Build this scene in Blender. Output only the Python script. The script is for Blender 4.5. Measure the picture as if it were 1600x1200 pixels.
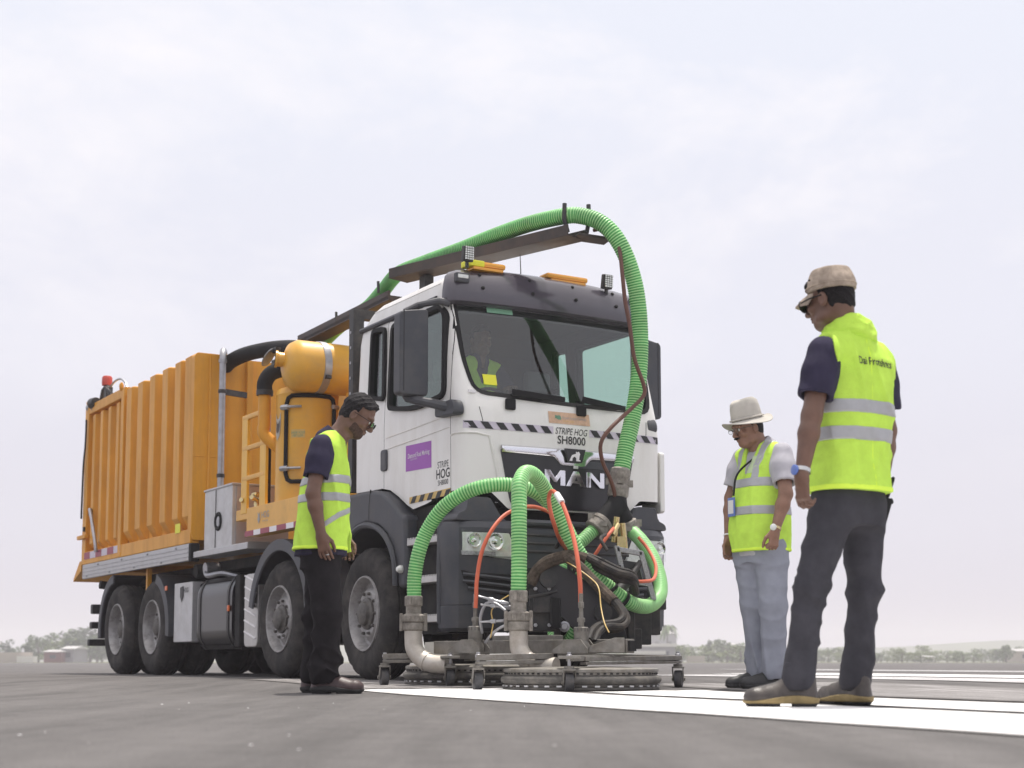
import bpy, bmesh, math, random
import numpy as np
from mathutils import Vector, Matrix
random.seed(7); rng = np.random.default_rng(11)
scn = bpy.context.scene
for o in list(bpy.data.objects): bpy.data.objects.remove(o)
R = math.radians

# ------------------------------------------------------------ camera, sky, sun, exposure
cd = bpy.data.cameras.new('camera'); cam = bpy.data.objects.new('camera', cd); scn.collection.objects.link(cam)
cam.location = (0, 0, .18); cam.rotation_euler = (R(90 + 5.9), 0, 0)
cd.sensor_width = 36; cd.lens = 53.5725; cd.shift_y = .11747; cd.clip_end = 6000; cd.clip_start = .05
cd.dof.use_dof = True; cd.dof.focus_distance = 10.0; cd.dof.aperture_fstop = 3.6
scn.camera = cam
SUN_EL, SUN_AZ = R(77), R(20)          # azimuth measured from +Y (away from the camera) towards +X
w = bpy.data.worlds.new('World'); scn.world = w; w.use_nodes = True
nt = w.node_tree; nt.nodes.clear()
def N(t, **k):
    n = nt.nodes.new(t)
    for a, b in k.items(): setattr(n, a, b)
    return n
sky = N('ShaderNodeTexSky', sky_type='NISHITA'); sky.sun_disc = False
sky.sun_elevation = SUN_EL; sky.sun_rotation = SUN_AZ; sky.dust_density = 8.; sky.air_density = 1.; sky.ozone_density = 1.; sky.altitude = 0
tc = N('ShaderNodeTexCoord'); sep = N('ShaderNodeSeparateXYZ'); nt.links.new(tc.outputs['Generated'], sep.inputs[0])
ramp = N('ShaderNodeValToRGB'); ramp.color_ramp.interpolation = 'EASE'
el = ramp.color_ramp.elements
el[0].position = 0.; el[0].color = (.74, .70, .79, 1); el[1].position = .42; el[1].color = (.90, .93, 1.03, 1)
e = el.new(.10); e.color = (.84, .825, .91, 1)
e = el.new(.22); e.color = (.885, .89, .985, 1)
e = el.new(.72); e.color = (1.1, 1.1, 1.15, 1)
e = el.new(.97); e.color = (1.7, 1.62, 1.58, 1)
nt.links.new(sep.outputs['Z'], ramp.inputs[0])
mp = N('ShaderNodeMapping'); mp.inputs['Scale'].default_value = (1.0, 1.0, 1.9); mp.inputs['Location'].default_value = (.35, .2, .10)
nt.links.new(tc.outputs['Generated'], mp.inputs[0])
cn = N('ShaderNodeTexNoise'); cn.inputs['Scale'].default_value = 4.2; cn.inputs['Detail'].default_value = 9; cn.inputs['Roughness'].default_value = .62; cn.inputs['Distortion'].default_value = .25
nt.links.new(mp.outputs[0], cn.inputs['Vector'])
cr = N('ShaderNodeValToRGB'); cr.color_ramp.elements[0].position = .47; cr.color_ramp.elements[1].position = .72
nt.links.new(cn.outputs['Fac'], cr.inputs[0])
hz = N('ShaderNodeMapRange'); hz.inputs['From Min'].default_value = .10; hz.inputs['From Max'].default_value = .3; nt.links.new(sep.outputs['Z'], hz.inputs['Value'])
cm = N('ShaderNodeMath', operation='MULTIPLY'); nt.links.new(cr.outputs[0], cm.inputs[0]); nt.links.new(hz.outputs[0], cm.inputs[1])
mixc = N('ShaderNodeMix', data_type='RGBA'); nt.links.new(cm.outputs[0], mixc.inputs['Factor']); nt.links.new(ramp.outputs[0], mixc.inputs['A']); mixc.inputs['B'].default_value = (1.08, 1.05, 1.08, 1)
# thick white haze of the tropical noon in front of the clear sky
SKS = .10
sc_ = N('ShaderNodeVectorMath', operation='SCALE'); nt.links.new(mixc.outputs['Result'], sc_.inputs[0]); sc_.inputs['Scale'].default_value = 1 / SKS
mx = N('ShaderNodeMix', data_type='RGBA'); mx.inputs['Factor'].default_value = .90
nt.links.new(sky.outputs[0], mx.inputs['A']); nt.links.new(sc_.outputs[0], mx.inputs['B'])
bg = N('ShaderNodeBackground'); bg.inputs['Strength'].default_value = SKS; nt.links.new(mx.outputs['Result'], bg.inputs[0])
wo = N('ShaderNodeOutputWorld'); nt.links.new(bg.outputs[0], wo.inputs[0])
sl = bpy.data.lights.new('sun', 'SUN'); sl.energy = 4.1; sl.angle = R(1.0); sl.color = (1, .95, .87)
so = bpy.data.objects.new('sun', sl); scn.collection.objects.link(so)
sd = Vector((math.sin(SUN_AZ) * math.cos(SUN_EL), math.cos(SUN_AZ) * math.cos(SUN_EL), math.sin(SUN_EL)))
so.rotation_euler = sd.to_track_quat('Z', 'Y').to_euler(); so.location = sd * 50
vs = scn.view_settings; vs.view_transform = 'Standard'; vs.look = 'None'; vs.exposure = 0.0; vs.gamma = 1; vs.use_curve_mapping = False
scn.cycles.max_bounces = 8; scn.cycles.transparent_max_bounces = 16; scn.cycles.volume_bounces = 1

# ------------------------------------------------------------ materials
MT = {}
def pm(name, col, rough=.5, metal=0., var=.12, scale=6., bump=0., bscale=120., coat=0., dirt=None, dscale=3., damt=.35, spec=.5, emit=None, streak=None):
    m = bpy.data.materials.new(name); m.use_nodes = True; t = m.node_tree; b = t.nodes['Principled BSDF']
    b.inputs['Roughness'].default_value = rough; b.inputs['Metallic'].default_value = metal
    b.inputs['Coat Weight'].default_value = coat; b.inputs['Coat Roughness'].default_value = .08
    b.inputs['Specular IOR Level'].default_value = spec
    co = t.nodes.new('ShaderNodeTexCoord')
    n = t.nodes.new('ShaderNodeTexNoise'); n.inputs['Scale'].default_value = scale; n.inputs['Detail'].default_value = 7; n.inputs['Roughness'].default_value = .6
    t.links.new(co.outputs['Object'], n.inputs['Vector'])
    mr = t.nodes.new('ShaderNodeMapRange'); mr.inputs['From Min'].default_value = .3; mr.inputs['From Max'].default_value = .7
    mr.inputs['To Min'].default_value = 1 - var; mr.inputs['To Max'].default_value = 1 + var; t.links.new(n.outputs['Fac'], mr.inputs['Value'])
    vm = t.nodes.new('ShaderNodeVectorMath'); vm.operation = 'SCALE'; vm.inputs[0].default_value = col; t.links.new(mr.outputs[0], vm.inputs['Scale'])
    out = vm.outputs[0]
    if dirt:
        n2 = t.nodes.new('ShaderNodeTexNoise'); n2.inputs['Scale'].default_value = dscale; n2.inputs['Detail'].default_value = 10; n2.inputs['Roughness'].default_value = .7
        if streak:
            ms = t.nodes.new('ShaderNodeMapping'); ms.inputs['Scale'].default_value = (1, 1, streak); t.links.new(co.outputs['Object'], ms.inputs[0]); t.links.new(ms.outputs[0], n2.inputs['Vector'])
        else: t.links.new(co.outputs['Object'], n2.inputs['Vector'])
        r2 = t.nodes.new('ShaderNodeMapRange'); r2.inputs['From Min'].default_value = .45; r2.inputs['From Max'].default_value = .75; r2.inputs['To Max'].default_value = damt
        t.links.new(n2.outputs['Fac'], r2.inputs['Value'])
        mi = t.nodes.new('ShaderNodeMix'); mi.data_type = 'RGBA'; t.links.new(r2.outputs[0], mi.inputs['Factor']); t.links.new(out, mi.inputs['A']); mi.inputs['B'].default_value = (*dirt, 1)
        out = mi.outputs['Result']
        rr = t.nodes.new('ShaderNodeMapRange'); rr.inputs['To Min'].default_value = rough; rr.inputs['To Max'].default_value = min(1, rough + .45); t.links.new(r2.outputs[0], rr.inputs['Value']); t.links.new(rr.outputs[0], b.inputs['Roughness'])
    t.links.new(out, b.inputs['Base Color'])
    if bump:
        n3 = t.nodes.new('ShaderNodeTexNoise'); n3.inputs['Scale'].default_value = bscale; n3.inputs['Detail'].default_value = 4; t.links.new(co.outputs['Object'], n3.inputs['Vector'])
        bp = t.nodes.new('ShaderNodeBump'); bp.inputs['Strength'].default_value = bump; bp.inputs['Distance'].default_value = .01; t.links.new(n3.outputs['Fac'], bp.inputs['Height']); t.links.new(bp.outputs[0], b.inputs['Normal'])
    if emit: b.inputs['Emission Color'].default_value = (*emit, 1); b.inputs['Emission Strength'].default_value = 1
    MT[name] = m; return m
def glassm(name, tint, refl=1., rough=.02, base=.045):
    m = bpy.data.materials.new(name); m.use_nodes = True; t = m.node_tree; t.nodes.clear()
    o = t.nodes.new('ShaderNodeOutputMaterial'); tr = t.nodes.new('ShaderNodeBsdfTransparent'); tr.inputs[0].default_value = (*tint, 1)
    g = t.nodes.new('ShaderNodeBsdfGlossy'); g.inputs['Roughness'].default_value = rough; g.inputs[0].default_value = (refl, refl, refl, 1)
    lw = t.nodes.new('ShaderNodeLayerWeight'); lw.inputs[0].default_value = .5; f = t.nodes.new('ShaderNodeMath'); f.operation = 'POWER'; f.inputs[1].default_value = 4.; t.links.new(lw.outputs['Facing'], f.inputs[0]); x = t.nodes.new('ShaderNodeMixShader')
    mu = t.nodes.new('ShaderNodeMath'); mu.operation = 'MULTIPLY_ADD'; mu.inputs[1].default_value = .75; mu.inputs[2].default_value = base; t.links.new(f.outputs[0], mu.inputs[0])
    t.links.new(mu.outputs[0], x.inputs[0]); t.links.new(tr.outputs[0], x.inputs[1]); t.links.new(g.outputs[0], x.inputs[2]); t.links.new(x.outputs[0], o.inputs[0])
    MT[name] = m; return m
DUST = (.30, .25, .20)
pm('white_paint', (.80, .785, .755), .30, var=.03, scale=2, coat=.5, dirt=(.46, .41, .34), dscale=4.5, damt=.30, streak=.22)
pm('yellow_paint', (.72, .335, .032), .5, var=.09, scale=2.2, coat=.12, dirt=(.40, .20, .07), dscale=5.0, damt=.55, bump=.05, bscale=9, streak=.16, spec=.3)
pm('deck_yellow', (.76, .40, .045), .42, var=.07, scale=3, coat=.15, dirt=(.42, .28, .14), dscale=4, damt=.4)
pm('ladder_yellow', (.80, .45, .05), .4, var=.06)
pm('dark_plastic', (.050, .053, .064), .5, var=.15, scale=3, dirt=(.17, .155, .14), dscale=4, damt=.35, bump=.05, bscale=400)
pm('visor_plastic', (.072, .064, .080), .2, var=.1, scale=2, coat=.4)
pm('black_rubber', (.018, .018, .019), .7, var=.2, spec=.2)
pm('black_steel', (.028, .028, .030), .5, var=.3, scale=9, dirt=(.13, .11, .09), dscale=9, damt=.5, bump=.1, bscale=60)
pm('gloss_black', (.014, .014, .017), .28, var=.1, coat=.12)
pm('boom_steel', (.055, .043, .038), .5, metal=.2, var=.25, scale=5, dirt=(.12, .08, .06), dscale=5, damt=.5)
pm('chassis', (.02, .02, .021), .75, var=.4, scale=8, dirt=(.09, .08, .07), dscale=5, damt=.5, spec=.2)
pm('tyre_rubber', (.036, .034, .034), .85, var=.2, scale=9, dirt=(.12, .108, .098), dscale=5, damt=.65, bump=.12, bscale=90, spec=.2)
pm('rim_paint', (.36, .35, .35), .45, metal=.4, var=.2, scale=9, dirt=(.10, .088, .078), dscale=8, damt=.75)
pm('hub_dark', (.11, .105, .10), .6, metal=.4, var=.3, scale=25, dirt=(.30, .26, .22), dscale=20, damt=.4)
pm('alu', (.52, .52, .53), .42, metal=.75, var=.12, scale=5, dirt=(.36, .34, .32), dscale=5, damt=.5)
pm('galv', (.40, .40, .42), .4, metal=.7, var=.2, scale=12)
pm('chrome', (.75, .75, .78), .12, metal=1, var=.03)
pm('silver_paint', (.52, .51, .50), .38, metal=.6, var=.08)
pm('machine_steel', (.22, .208, .19), .5, metal=.5, var=.25, scale=14, dirt=(.17, .145, .115), dscale=12, damt=.8, bump=.12, bscale=50)
pm('pipe_steel', (.56, .52, .47), .45, metal=.5, var=.12, scale=9, dirt=(.33, .28, .23), dscale=9, damt=.7)
pm('cast_coupling', (.30, .275, .245), .65, metal=.35, var=.3, scale=22, dirt=(.14, .12, .10), dscale=16, damt=.8, bump=.25, bscale=60)
pm('shroud_rubber', (.085, .081, .075), .8, var=.25, scale=14, dirt=(.27, .24, .21), dscale=9, damt=.7, bump=.15, bscale=40)
pm('caster_rubber', (.075, .075, .08), .6, var=.3, scale=20, dirt=(.2, .18, .16), dscale=14, damt=.6, spec=.2)
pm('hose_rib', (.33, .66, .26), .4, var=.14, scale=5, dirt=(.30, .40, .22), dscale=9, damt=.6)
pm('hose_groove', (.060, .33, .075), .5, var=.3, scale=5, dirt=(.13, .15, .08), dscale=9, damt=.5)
pm('red_hose', (.62, .125, .06), .5, var=.12, dirt=(.3, .12, .08), damt=.3)
pm('brown_hose', (.125, .050, .034), .5, var=.15)
pm('black_hose', (.03, .028, .028), .6, var=.3, scale=20, dirt=(.13, .105, .085), dscale=12, damt=.6, spec=.2)
pm('wrap_sleeve', (.075, .058, .046), .9, var=.45, scale=40, dirt=(.2, .16, .125), dscale=12, damt=.6, bump=.5, bscale=90, spec=.2)
pm('amber', (.80, .36, .03), .25, var=.05, coat=.5)
pm('orange_lens', (.7, .14, .02), .3, var=.05)
pm('red_paint', (.55, .07, .045), .4)
pm('lens_white', (.72, .73, .70), .12, metal=.25, var=.1, scale=30)
pm('reflector', (.80, .80, .80), .10, metal=1, var=.05)
pm('lamp_face', (.34, .34, .35), .35, metal=.4, var=.35, scale=90)
pm('purple_print', (.335, .085, .44), .45, var=.04)
pm('white_print', (.82, .80, .82), .5, var=.02)
pm('black_print', (.02, .02, .022), .5, var=.02)
pm('grey_print', (.34, .33, .33), .5, var=.05)
pm('lilac_tape', (.60, .55, .64), .45, var=.06, scale=20)
pm('gold_tape', (.62, .42, .13), .45, var=.1, scale=20)
pm('red_tape', (.32, .045, .085), .45, var=.08)
pm('peach_plaque', (.58, .38, .26), .6, var=.14, scale=30)
pm('green_print', (.14, .30, .20), .5)
pm('yellow_sticker', (.80, .78, .04), .5, var=.03)
pm('green_sticker', (.23, .45, .31), .4, var=.03)
pm('pale_plastic', (.70, .69, .69), .45, var=.05)
pm('cab_interior', (.050, .051, .056), .8, var=.1, spec=.2)
pm('cab_grey', (.16, .16, .17), .8, var=.1, spec=.2)
glassm('windscreen_glass', (.78, .88, .83), .85, base=.10); glassm('side_glass', (.72, .86, .80), .8, base=.08); glassm('lamp_glass', (.92, .94, .92), 1.)
pm('skin', (.155, .080, .054), .50, var=.16, scale=18, bump=.06, bscale=160)
pm('skin_tan', (.235, .122, .080), .50, var=.16, scale=18, bump=.06, bscale=160)
pm('hair', (.014, .012, .013), .6, var=.3, scale=60, bump=.8, bscale=160, spec=.12)
pm('grey_hair', (.024, .022, .024), .6, var=.7, scale=90, bump=.9, bscale=170, spec=.12)
pm('stubble', (.080, .049, .038), .6, var=.5, scale=120, bump=.6, bscale=220, spec=.15); pm('pocket_film', (.50, .62, .36), .3, var=.1)
pm('eye', (.6, .58, .55), .2)
pm('navy_cloth', (.036, .032, .060), .85, var=.2, scale=12, bump=.25, bscale=420, spec=.12)
pm('grey_cloth', (.44, .43, .47), .85, var=.08, scale=16, bump=.25, bscale=420, spec=.12)
pm('black_cloth', (.017, .015, .017), .85, var=.3, scale=10, bump=.3, bscale=320, spec=.12)
pm('charcoal_cloth', (.052, .051, .060), .85, var=.2, scale=10, bump=.3, bscale=320, spec=.12)
pm('bluegrey_cloth', (.285, .300, .355), .85, var=.1, scale=10, bump=.3, bscale=320, spec=.12)
pm('lime_vest', (.57, .86, .11), .75, var=.08, scale=14, bump=.5, bscale=230, emit=None, spec=.12)
pm('lime_trim', (.72, .98, .10), .7, var=.05, scale=9, spec=.12)
pm('reflective', (.40, .405, .42), .45, metal=.25, var=.06, scale=30)
pm('hat_cloth', (.50, .475, .43), .9, var=.08, scale=20, bump=.3, bscale=300, spec=.12)
pm('camo_cloth', (.42, .345, .28), .9, var=.3, scale=26, dirt=(.17, .13, .10), dscale=16, damt=.7, bump=.3, bscale=300, spec=.12)
pm('brown_leather', (.060, .034, .034), .45, var=.3, scale=22, bump=.15, bscale=160)
pm('grey_leather', (.058, .048, .043), .40, var=.35, scale=18, bump=.15, bscale=160)
pm('black_shoe', (.020, .020, .022), .55, var=.3, scale=22, bump=.15, bscale=160)
pm('tan_sole', (.27, .20, .085), .7, var=.25, scale=18)
pm('black_sole', (.022, .022, .022), .7, var=.2)
pm('sunglass_lens', (.03, .08, .03), .08, coat=1)
pm('watch_steel', (.62, .61, .60), .25, metal=.9)
pm('gold', (.6, .48, .25), .25, metal=.9)
pm('blue_card', (.12, .19, .5), .4, var=.1)
def plate_mat(name, col, metal, scale):
    m = pm(name, col, .42, metal, var=.08, scale=6, dirt=(.40, .37, .34), dscale=4, damt=.45); t = m.node_tree; b = t.nodes['Principled BSDF']
    co = t.nodes.new('ShaderNodeTexCoord')
    heights = []
    for ax in ((0, 1, 1), (0, 1, -1)):
        dp = t.nodes.new('ShaderNodeVectorMath'); dp.operation = 'DOT_PRODUCT'; dp.inputs[1].default_value = (.6, ax[1], ax[2]); t.links.new(co.outputs['Object'], dp.inputs[0])
        s1 = t.nodes.new('ShaderNodeMath'); s1.operation = 'MULTIPLY'; s1.inputs[1].default_value = scale; t.links.new(dp.outputs['Value'], s1.inputs[0])
        s2 = t.nodes.new('ShaderNodeMath'); s2.operation = 'SINE'; t.links.new(s1.outputs[0], s2.inputs[0]); heights.append(s2)
    mu = t.nodes.new('ShaderNodeMath'); mu.operation = 'MULTIPLY'; t.links.new(heights[0].outputs[0], mu.inputs[0]); t.links.new(heights[1].outputs[0], mu.inputs[1])
    ab = t.nodes.new('ShaderNodeMath'); ab.operation = 'ABSOLUTE'; t.links.new(mu.outputs[0], ab.inputs[0])
    bp = t.nodes.new('ShaderNodeBump'); bp.inputs['Strength'].default_value = .5; bp.inputs['Distance'].default_value = .004; t.links.new(ab.outputs[0], bp.inputs['Height']); t.links.new(bp.outputs[0], b.inputs['Normal'])
    return m
plate_mat('diamond_plate', (.60, .60, .61), .6, 130); plate_mat('diamond_plate_warm', (.50, .42, .39), .5, 130)

# ------------------------------------------------------------ object helpers
def link(name, me, parent=None, loc=(0, 0, 0), rot=(0, 0, 0)):
    o = bpy.data.objects.new(name, me); scn.collection.objects.link(o); o.location = loc; o.rotation_euler = rot
    if parent: o.parent = parent
    return o
def thing(name, label, cat, loc=(0, 0, 0), rotz=0, group=None):
    o = link(name, None, None, loc, (0, 0, rotz)); o.empty_display_size = .2; tag(o, label, cat, group); return o
def tag(o, label, cat, group=None):
    o['label'] = label; o['category'] = cat
    if group: o['group'] = group
    return o
def finish(me, angle=35):
    me.polygons.foreach_set('use_smooth', np.ones(len(me.polygons), bool))
    me.set_sharp_from_angle(angle=R(angle)); me.update()
class MB:
    def __init__(s): s.v = []; s.f = []; s.m = []; s.mi = 0
    def add(s, vs, fs, mi=None):
        b = len(s.v); s.v += [tuple(map(float, p)) for p in vs]; s.f += [[b + i for i in f] for f in fs]; s.m += [s.mi if mi is None else mi] * len(fs); return s
    def box(s, c, d, rot=None, mi=None):
        x, y, z = [q / 2 for q in d]
        vs = [Vector(p) for p in ((-x, -y, -z), (x, -y, -z), (x, y, -z), (-x, y, -z), (-x, -y, z), (x, -y, z), (x, y, z), (-x, y, z))]
        if rot is not None: vs = [rot @ p for p in vs]
        return s.add([p + Vector(c) for p in vs], [[3, 2, 1, 0], [4, 5, 6, 7], [0, 1, 5, 4], [1, 2, 6, 5], [2, 3, 7, 6], [3, 0, 4, 7]], mi)
    def box2(s, lo, hi, mi=None): return s.box([(a + b) / 2 for a, b in zip(lo, hi)], [abs(b - a) for a, b in zip(lo, hi)], None, mi)
    def bar(s, a, b, wd, th, up=(0, 0, 1), mi=None):
        a, b = Vector(a), Vector(b); d = b - a; L = d.length; d.normalize(); u = Vector(up); sd_ = d.cross(u).normalized(); u = sd_.cross(d)
        m = Matrix((d, sd_, u)).transposed(); return s.box((a + b) / 2, (L, wd, th), m, mi)
    def tube(s, path, r, n=12, caps=True, mi=None):
        P = [Vector(p) for p in path]; k = len(P); rs = [r] * k if not hasattr(r, '__len__') else r
        t0 = (P[1] - P[0]).normalized(); ref = Vector((0, 0, 1)) if abs(t0.z) < .9 else Vector((1, 0, 0)); u = t0.cross(ref).normalized()
        vs = []; pt = t0
        for i in range(k):
            t = (P[min(i + 1, k - 1)] - P[max(i - 1, 0)])
            t = t.normalized() if t.length > 1e-9 else pt
            q = pt.rotation_difference(t); u = q @ u; u = (u - t * u.dot(t)).normalized(); v = t.cross(u); pt = t
            vs += [P[i] + (u * math.cos(a) + v * math.sin(a)) * rs[i] for a in [2 * math.pi * j / n for j in range(n)]]
        fs = [[i * n + j, i * n + (j + 1) % n, (i + 1) * n + (j + 1) % n, (i + 1) * n + j] for i in range(k - 1) for j in range(n)]
        if caps: fs += [list(range(n))[::-1], [(k - 1) * n + j for j in range(n)]]
        return s.add(vs, fs, mi)
    def cyl(s, a, b, r, r2=None, n=20, mi=None): return s.tube([a, b], [r, r if r2 is None else r2], n, True, mi)
    def lathe(s, prof, c=(0, 0, 0), axis=(0, 0, 1), n=32, mi=None, close=False, mod=None, cap=True):
        ax = Vector(axis).normalized(); ref = Vector((0, 0, 1)) if abs(ax.z) < .9 else Vector((1, 0, 0)); u = ax.cross(ref).normalized(); v = ax.cross(u)
        c = Vector(c); vs = []; k = len(prof)
        for i, (r, h) in enumerate(prof):
            for j in range(n):
                a = 2 * math.pi * j / n; rr = r if mod is None else mod(i, j, r)
                vs.append(c + ax * h + (u * math.cos(a) + v * math.sin(a)) * rr)
        fs = []
        for i in range(k if close else k - 1):
            i2 = (i + 1) % k
            for j in range(n): fs.append([i * n + j, i2 * n + j, i2 * n + (j + 1) % n, i * n + (j + 1) % n])
        if not close and cap:
            if prof[0][0] > 1e-6: fs.append(list(range(n)))
            if prof[-1][0] > 1e-6: fs.append([(k - 1) * n + j for j in range(n)][::-1])
        return s.add(vs, fs, mi)
    def prism(s, poly, o, u, v, w_, mi=None):
        """2-D polygon in axes u,v from origin o, extruded by vector w_"""
        o, u, v, w_ = map(Vector, (o, u, v, w_)); n = len(poly)
        a = [o + u * p[0] + v * p[1] for p in poly]; b = [p + w_ for p in a]
        return s.add(a + b, [list(range(n))[::-1], [n + i for i in range(n)]] + [[i, (i + 1) % n, n + (i + 1) % n, n + i] for i in range(n)], mi)
    def sphere(s, c, r, n=14, m=8, sc=(1, 1, 1), mi=None):
        vs = []; fs = []
        for i in range(m + 1):
            t = math.pi * i / m
            for j in range(n):
                p = 2 * math.pi * j / n; vs.append((c[0] + r * sc[0] * math.sin(t) * math.cos(p), c[1] + r * sc[1] * math.sin(t) * math.sin(p), c[2] + r * sc[2] * math.cos(t)))
        for i in range(m):
            for j in range(n): fs.append([i * n + j, (i + 1) * n + j, (i + 1) * n + (j + 1) % n, i * n + (j + 1) % n])
        return s.add(vs, fs, mi)
    def build(s, name, mat, parent=None, bevel=0., seg=2, angle=35, loc=(0, 0, 0), rot=(0, 0, 0), kind=None):
        me = bpy.data.meshes.new(name); me.from_pydata(s.v, [], s.f)
        for m in (mat if isinstance(mat, (list, tuple)) else [mat]): me.materials.append(MT[m])
        me.polygons.foreach_set('material_index', np.array(s.m, dtype=np.int32))
        bm = bmesh.new(); bm.from_mesh(me)
        bmesh.ops.remove_doubles(bm, verts=bm.verts, dist=1e-6)
        bmesh.ops.recalc_face_normals(bm, faces=bm.faces)
        if bevel:
            es = [e for e in bm.edges if len(e.link_faces) == 2 and e.calc_face_angle(0) > R(28)]
            bmesh.ops.bevel(bm, geom=es, offset=bevel, segments=seg, affect='EDGES', profile=.5, clamp_overlap=True)
        bm.to_mesh(me); bm.free(); finish(me, angle)
        o = link(name, me, parent, loc, rot)
        if bevel: wn = o.modifiers.new('normals', 'WEIGHTED_NORMAL'); wn.keep_sharp = True; wn.weight = 80
        if kind: o['kind'] = kind
        return o
def spline(pts, step=.03):
    """centripetal-ish Catmull-Rom through pts, resampled evenly"""
    P = np.array(pts, float); P = np.vstack([2 * P[0] - P[1], P, 2 * P[-1] - P[-2]]); out = []
    for i in range(1, len(P) - 2):
        for t in np.linspace(0, 1, 24, endpoint=False):
            a, b, c, d = P[i - 1:i + 3]; out.append(.5 * (2 * b + (c - a) * t + (2 * a - 5 * b + 4 * c - d) * t * t + (3 * b - a - 3 * c + d) * t ** 3))
    out.append(P[-2]); out = np.array(out); L = np.r_[0, np.cumsum(np.linalg.norm(np.diff(out, axis=0), axis=1))]
    n = max(3, int(L[-1] / step) + 1); q = np.linspace(0, L[-1], n)
    return np.stack([np.interp(q, L, out[:, k]) for k in range(3)], 1)
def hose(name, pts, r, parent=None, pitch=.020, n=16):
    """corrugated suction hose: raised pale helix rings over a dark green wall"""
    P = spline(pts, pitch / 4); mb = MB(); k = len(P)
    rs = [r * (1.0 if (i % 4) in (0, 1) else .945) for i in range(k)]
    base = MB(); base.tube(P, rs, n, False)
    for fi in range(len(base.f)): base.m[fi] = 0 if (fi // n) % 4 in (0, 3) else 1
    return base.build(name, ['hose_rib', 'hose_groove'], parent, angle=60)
_tc = {}
def text2d(s, size, bold=0.):
    key = (s, bold)
    if key not in _tc:
        c = bpy.data.curves.new('t', 'FONT'); c.body = s; c.size = 1; c.align_x = 'CENTER'; c.align_y = 'CENTER'; c.offset = bold; c.resolution_u = 3
        o = bpy.data.objects.new('t', c); scn.collection.objects.link(o); dg = bpy.context.evaluated_depsgraph_get()
        me = bpy.data.meshes.new_from_object(o.evaluated_get(dg)); bm = bmesh.new(); bm.from_mesh(me); bmesh.ops.triangulate(bm, faces=bm.faces)
        bmesh.ops.subdivide_edges(bm, edges=[e for e in bm.edges if e.calc_length() > .5], cuts=1)
        _tc[key] = ([(v.co.x, v.co.y) for v in bm.verts], [[v.index for v in f.verts] for f in bm.faces]); bm.free()
        bpy.data.objects.remove(o); bpy.data.curves.remove(c)
    vs, fs = _tc[key]; return [(a * size, b * size) for a, b in vs], fs
def lettering(name, s, size, fn, mat, parent, bold=0., sx=1., shear=0.):
    """flat print: fn maps (u,v) in metres to a point just off the surface"""
    vs, fs = text2d(s, size, bold); mb = MB(); mb.add([fn(a * sx + b * shear, b) for a, b in vs], fs); return mb.build(name, mat, parent)
def apply_bool(o, cutters, op='DIFFERENCE'):
    for c in cutters:
        m = o.modifiers.new('b', 'BOOLEAN'); m.operation = op; m.solver = 'MANIFOLD'; m.object = c
    dg = bpy.context.evaluated_depsgraph_get(); me = bpy.data.meshes.new_from_object(o.evaluated_get(dg)); o.modifiers.clear(); o.data = me; return o
# ------------------------------------------------------------ ground, markings, far land
def gz(y):
    t = min(1, max(0, (y - 8) / 4)); return .035 * t * t * (3 - 2 * t)
def ground_mat():
    m = bpy.data.materials.new('asphalt'); m.use_nodes = True; t = m.node_tree; b = t.nodes['Principled BSDF']; L = t.links.new
    co = t.nodes.new('ShaderNodeTexCoord')
    def noise(s, d=8, r=.6, vec=None):
        n = t.nodes.new('ShaderNodeTexNoise'); n.inputs['Scale'].default_value = s; n.inputs['Detail'].default_value = d; n.inputs['Roughness'].default_value = r
        L(vec or co.outputs['Object'], n.inputs['Vector']); return n.outputs['Fac']
    def mrange(v, a, b_, c, d):
        r = t.nodes.new('ShaderNodeMapRange'); r.inputs['From Min'].default_value = a; r.inputs['From Max'].default_value = b_; r.inputs['To Min'].default_value = c; r.inputs['To Max'].default_value = d; L(v, r.inputs['Value']); return r.outputs[0]
    def mul(a, b_):
        x = t.nodes.new('ShaderNodeMath'); x.operation = 'MULTIPLY'; L(a, x.inputs[0]); L(b_, x.inputs[1]); return x.outputs[0]
    mp_ = t.nodes.new('ShaderNodeMapping'); mp_.inputs['Rotation'].default_value = (0, 0, R(-22)); mp_.inputs['Scale'].default_value = (2.2, .16, 1); L(co.outputs['Object'], mp_.inputs[0])
    a = mrange(noise(.35, 4), .3, .7, .86, 1.14); c = mrange(noise(7, 8, .75), .3, .7, .84, 1.18); g = mrange(noise(110, 5, .9), .3, .7, .38, 1.62); st = mrange(noise(1.6, 8, .65, mp_.outputs[0]), .32, .68, .72, 1.25)
    f = mul(mul(a, c), mul(g, st))
    vm = t.nodes.new('ShaderNodeVectorMath'); vm.operation = 'SCALE'; vm.inputs[0].default_value = (.116, .109, .107); L(f, vm.inputs['Scale']); L(vm.outputs[0], b.inputs['Base Color'])
    b.inputs['Roughness'].default_value = .88; b.inputs['Specular IOR Level'].default_value = .3
    bp = t.nodes.new('ShaderNodeBump'); bp.inputs['Strength'].default_value = .5; bp.inputs['Distance'].default_value = .006; L(noise(150, 4, .75), bp.inputs['Height']); L(bp.outputs[0], b.inputs['Normal'])
    MT['asphalt'] = m
ground_mat()
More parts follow.
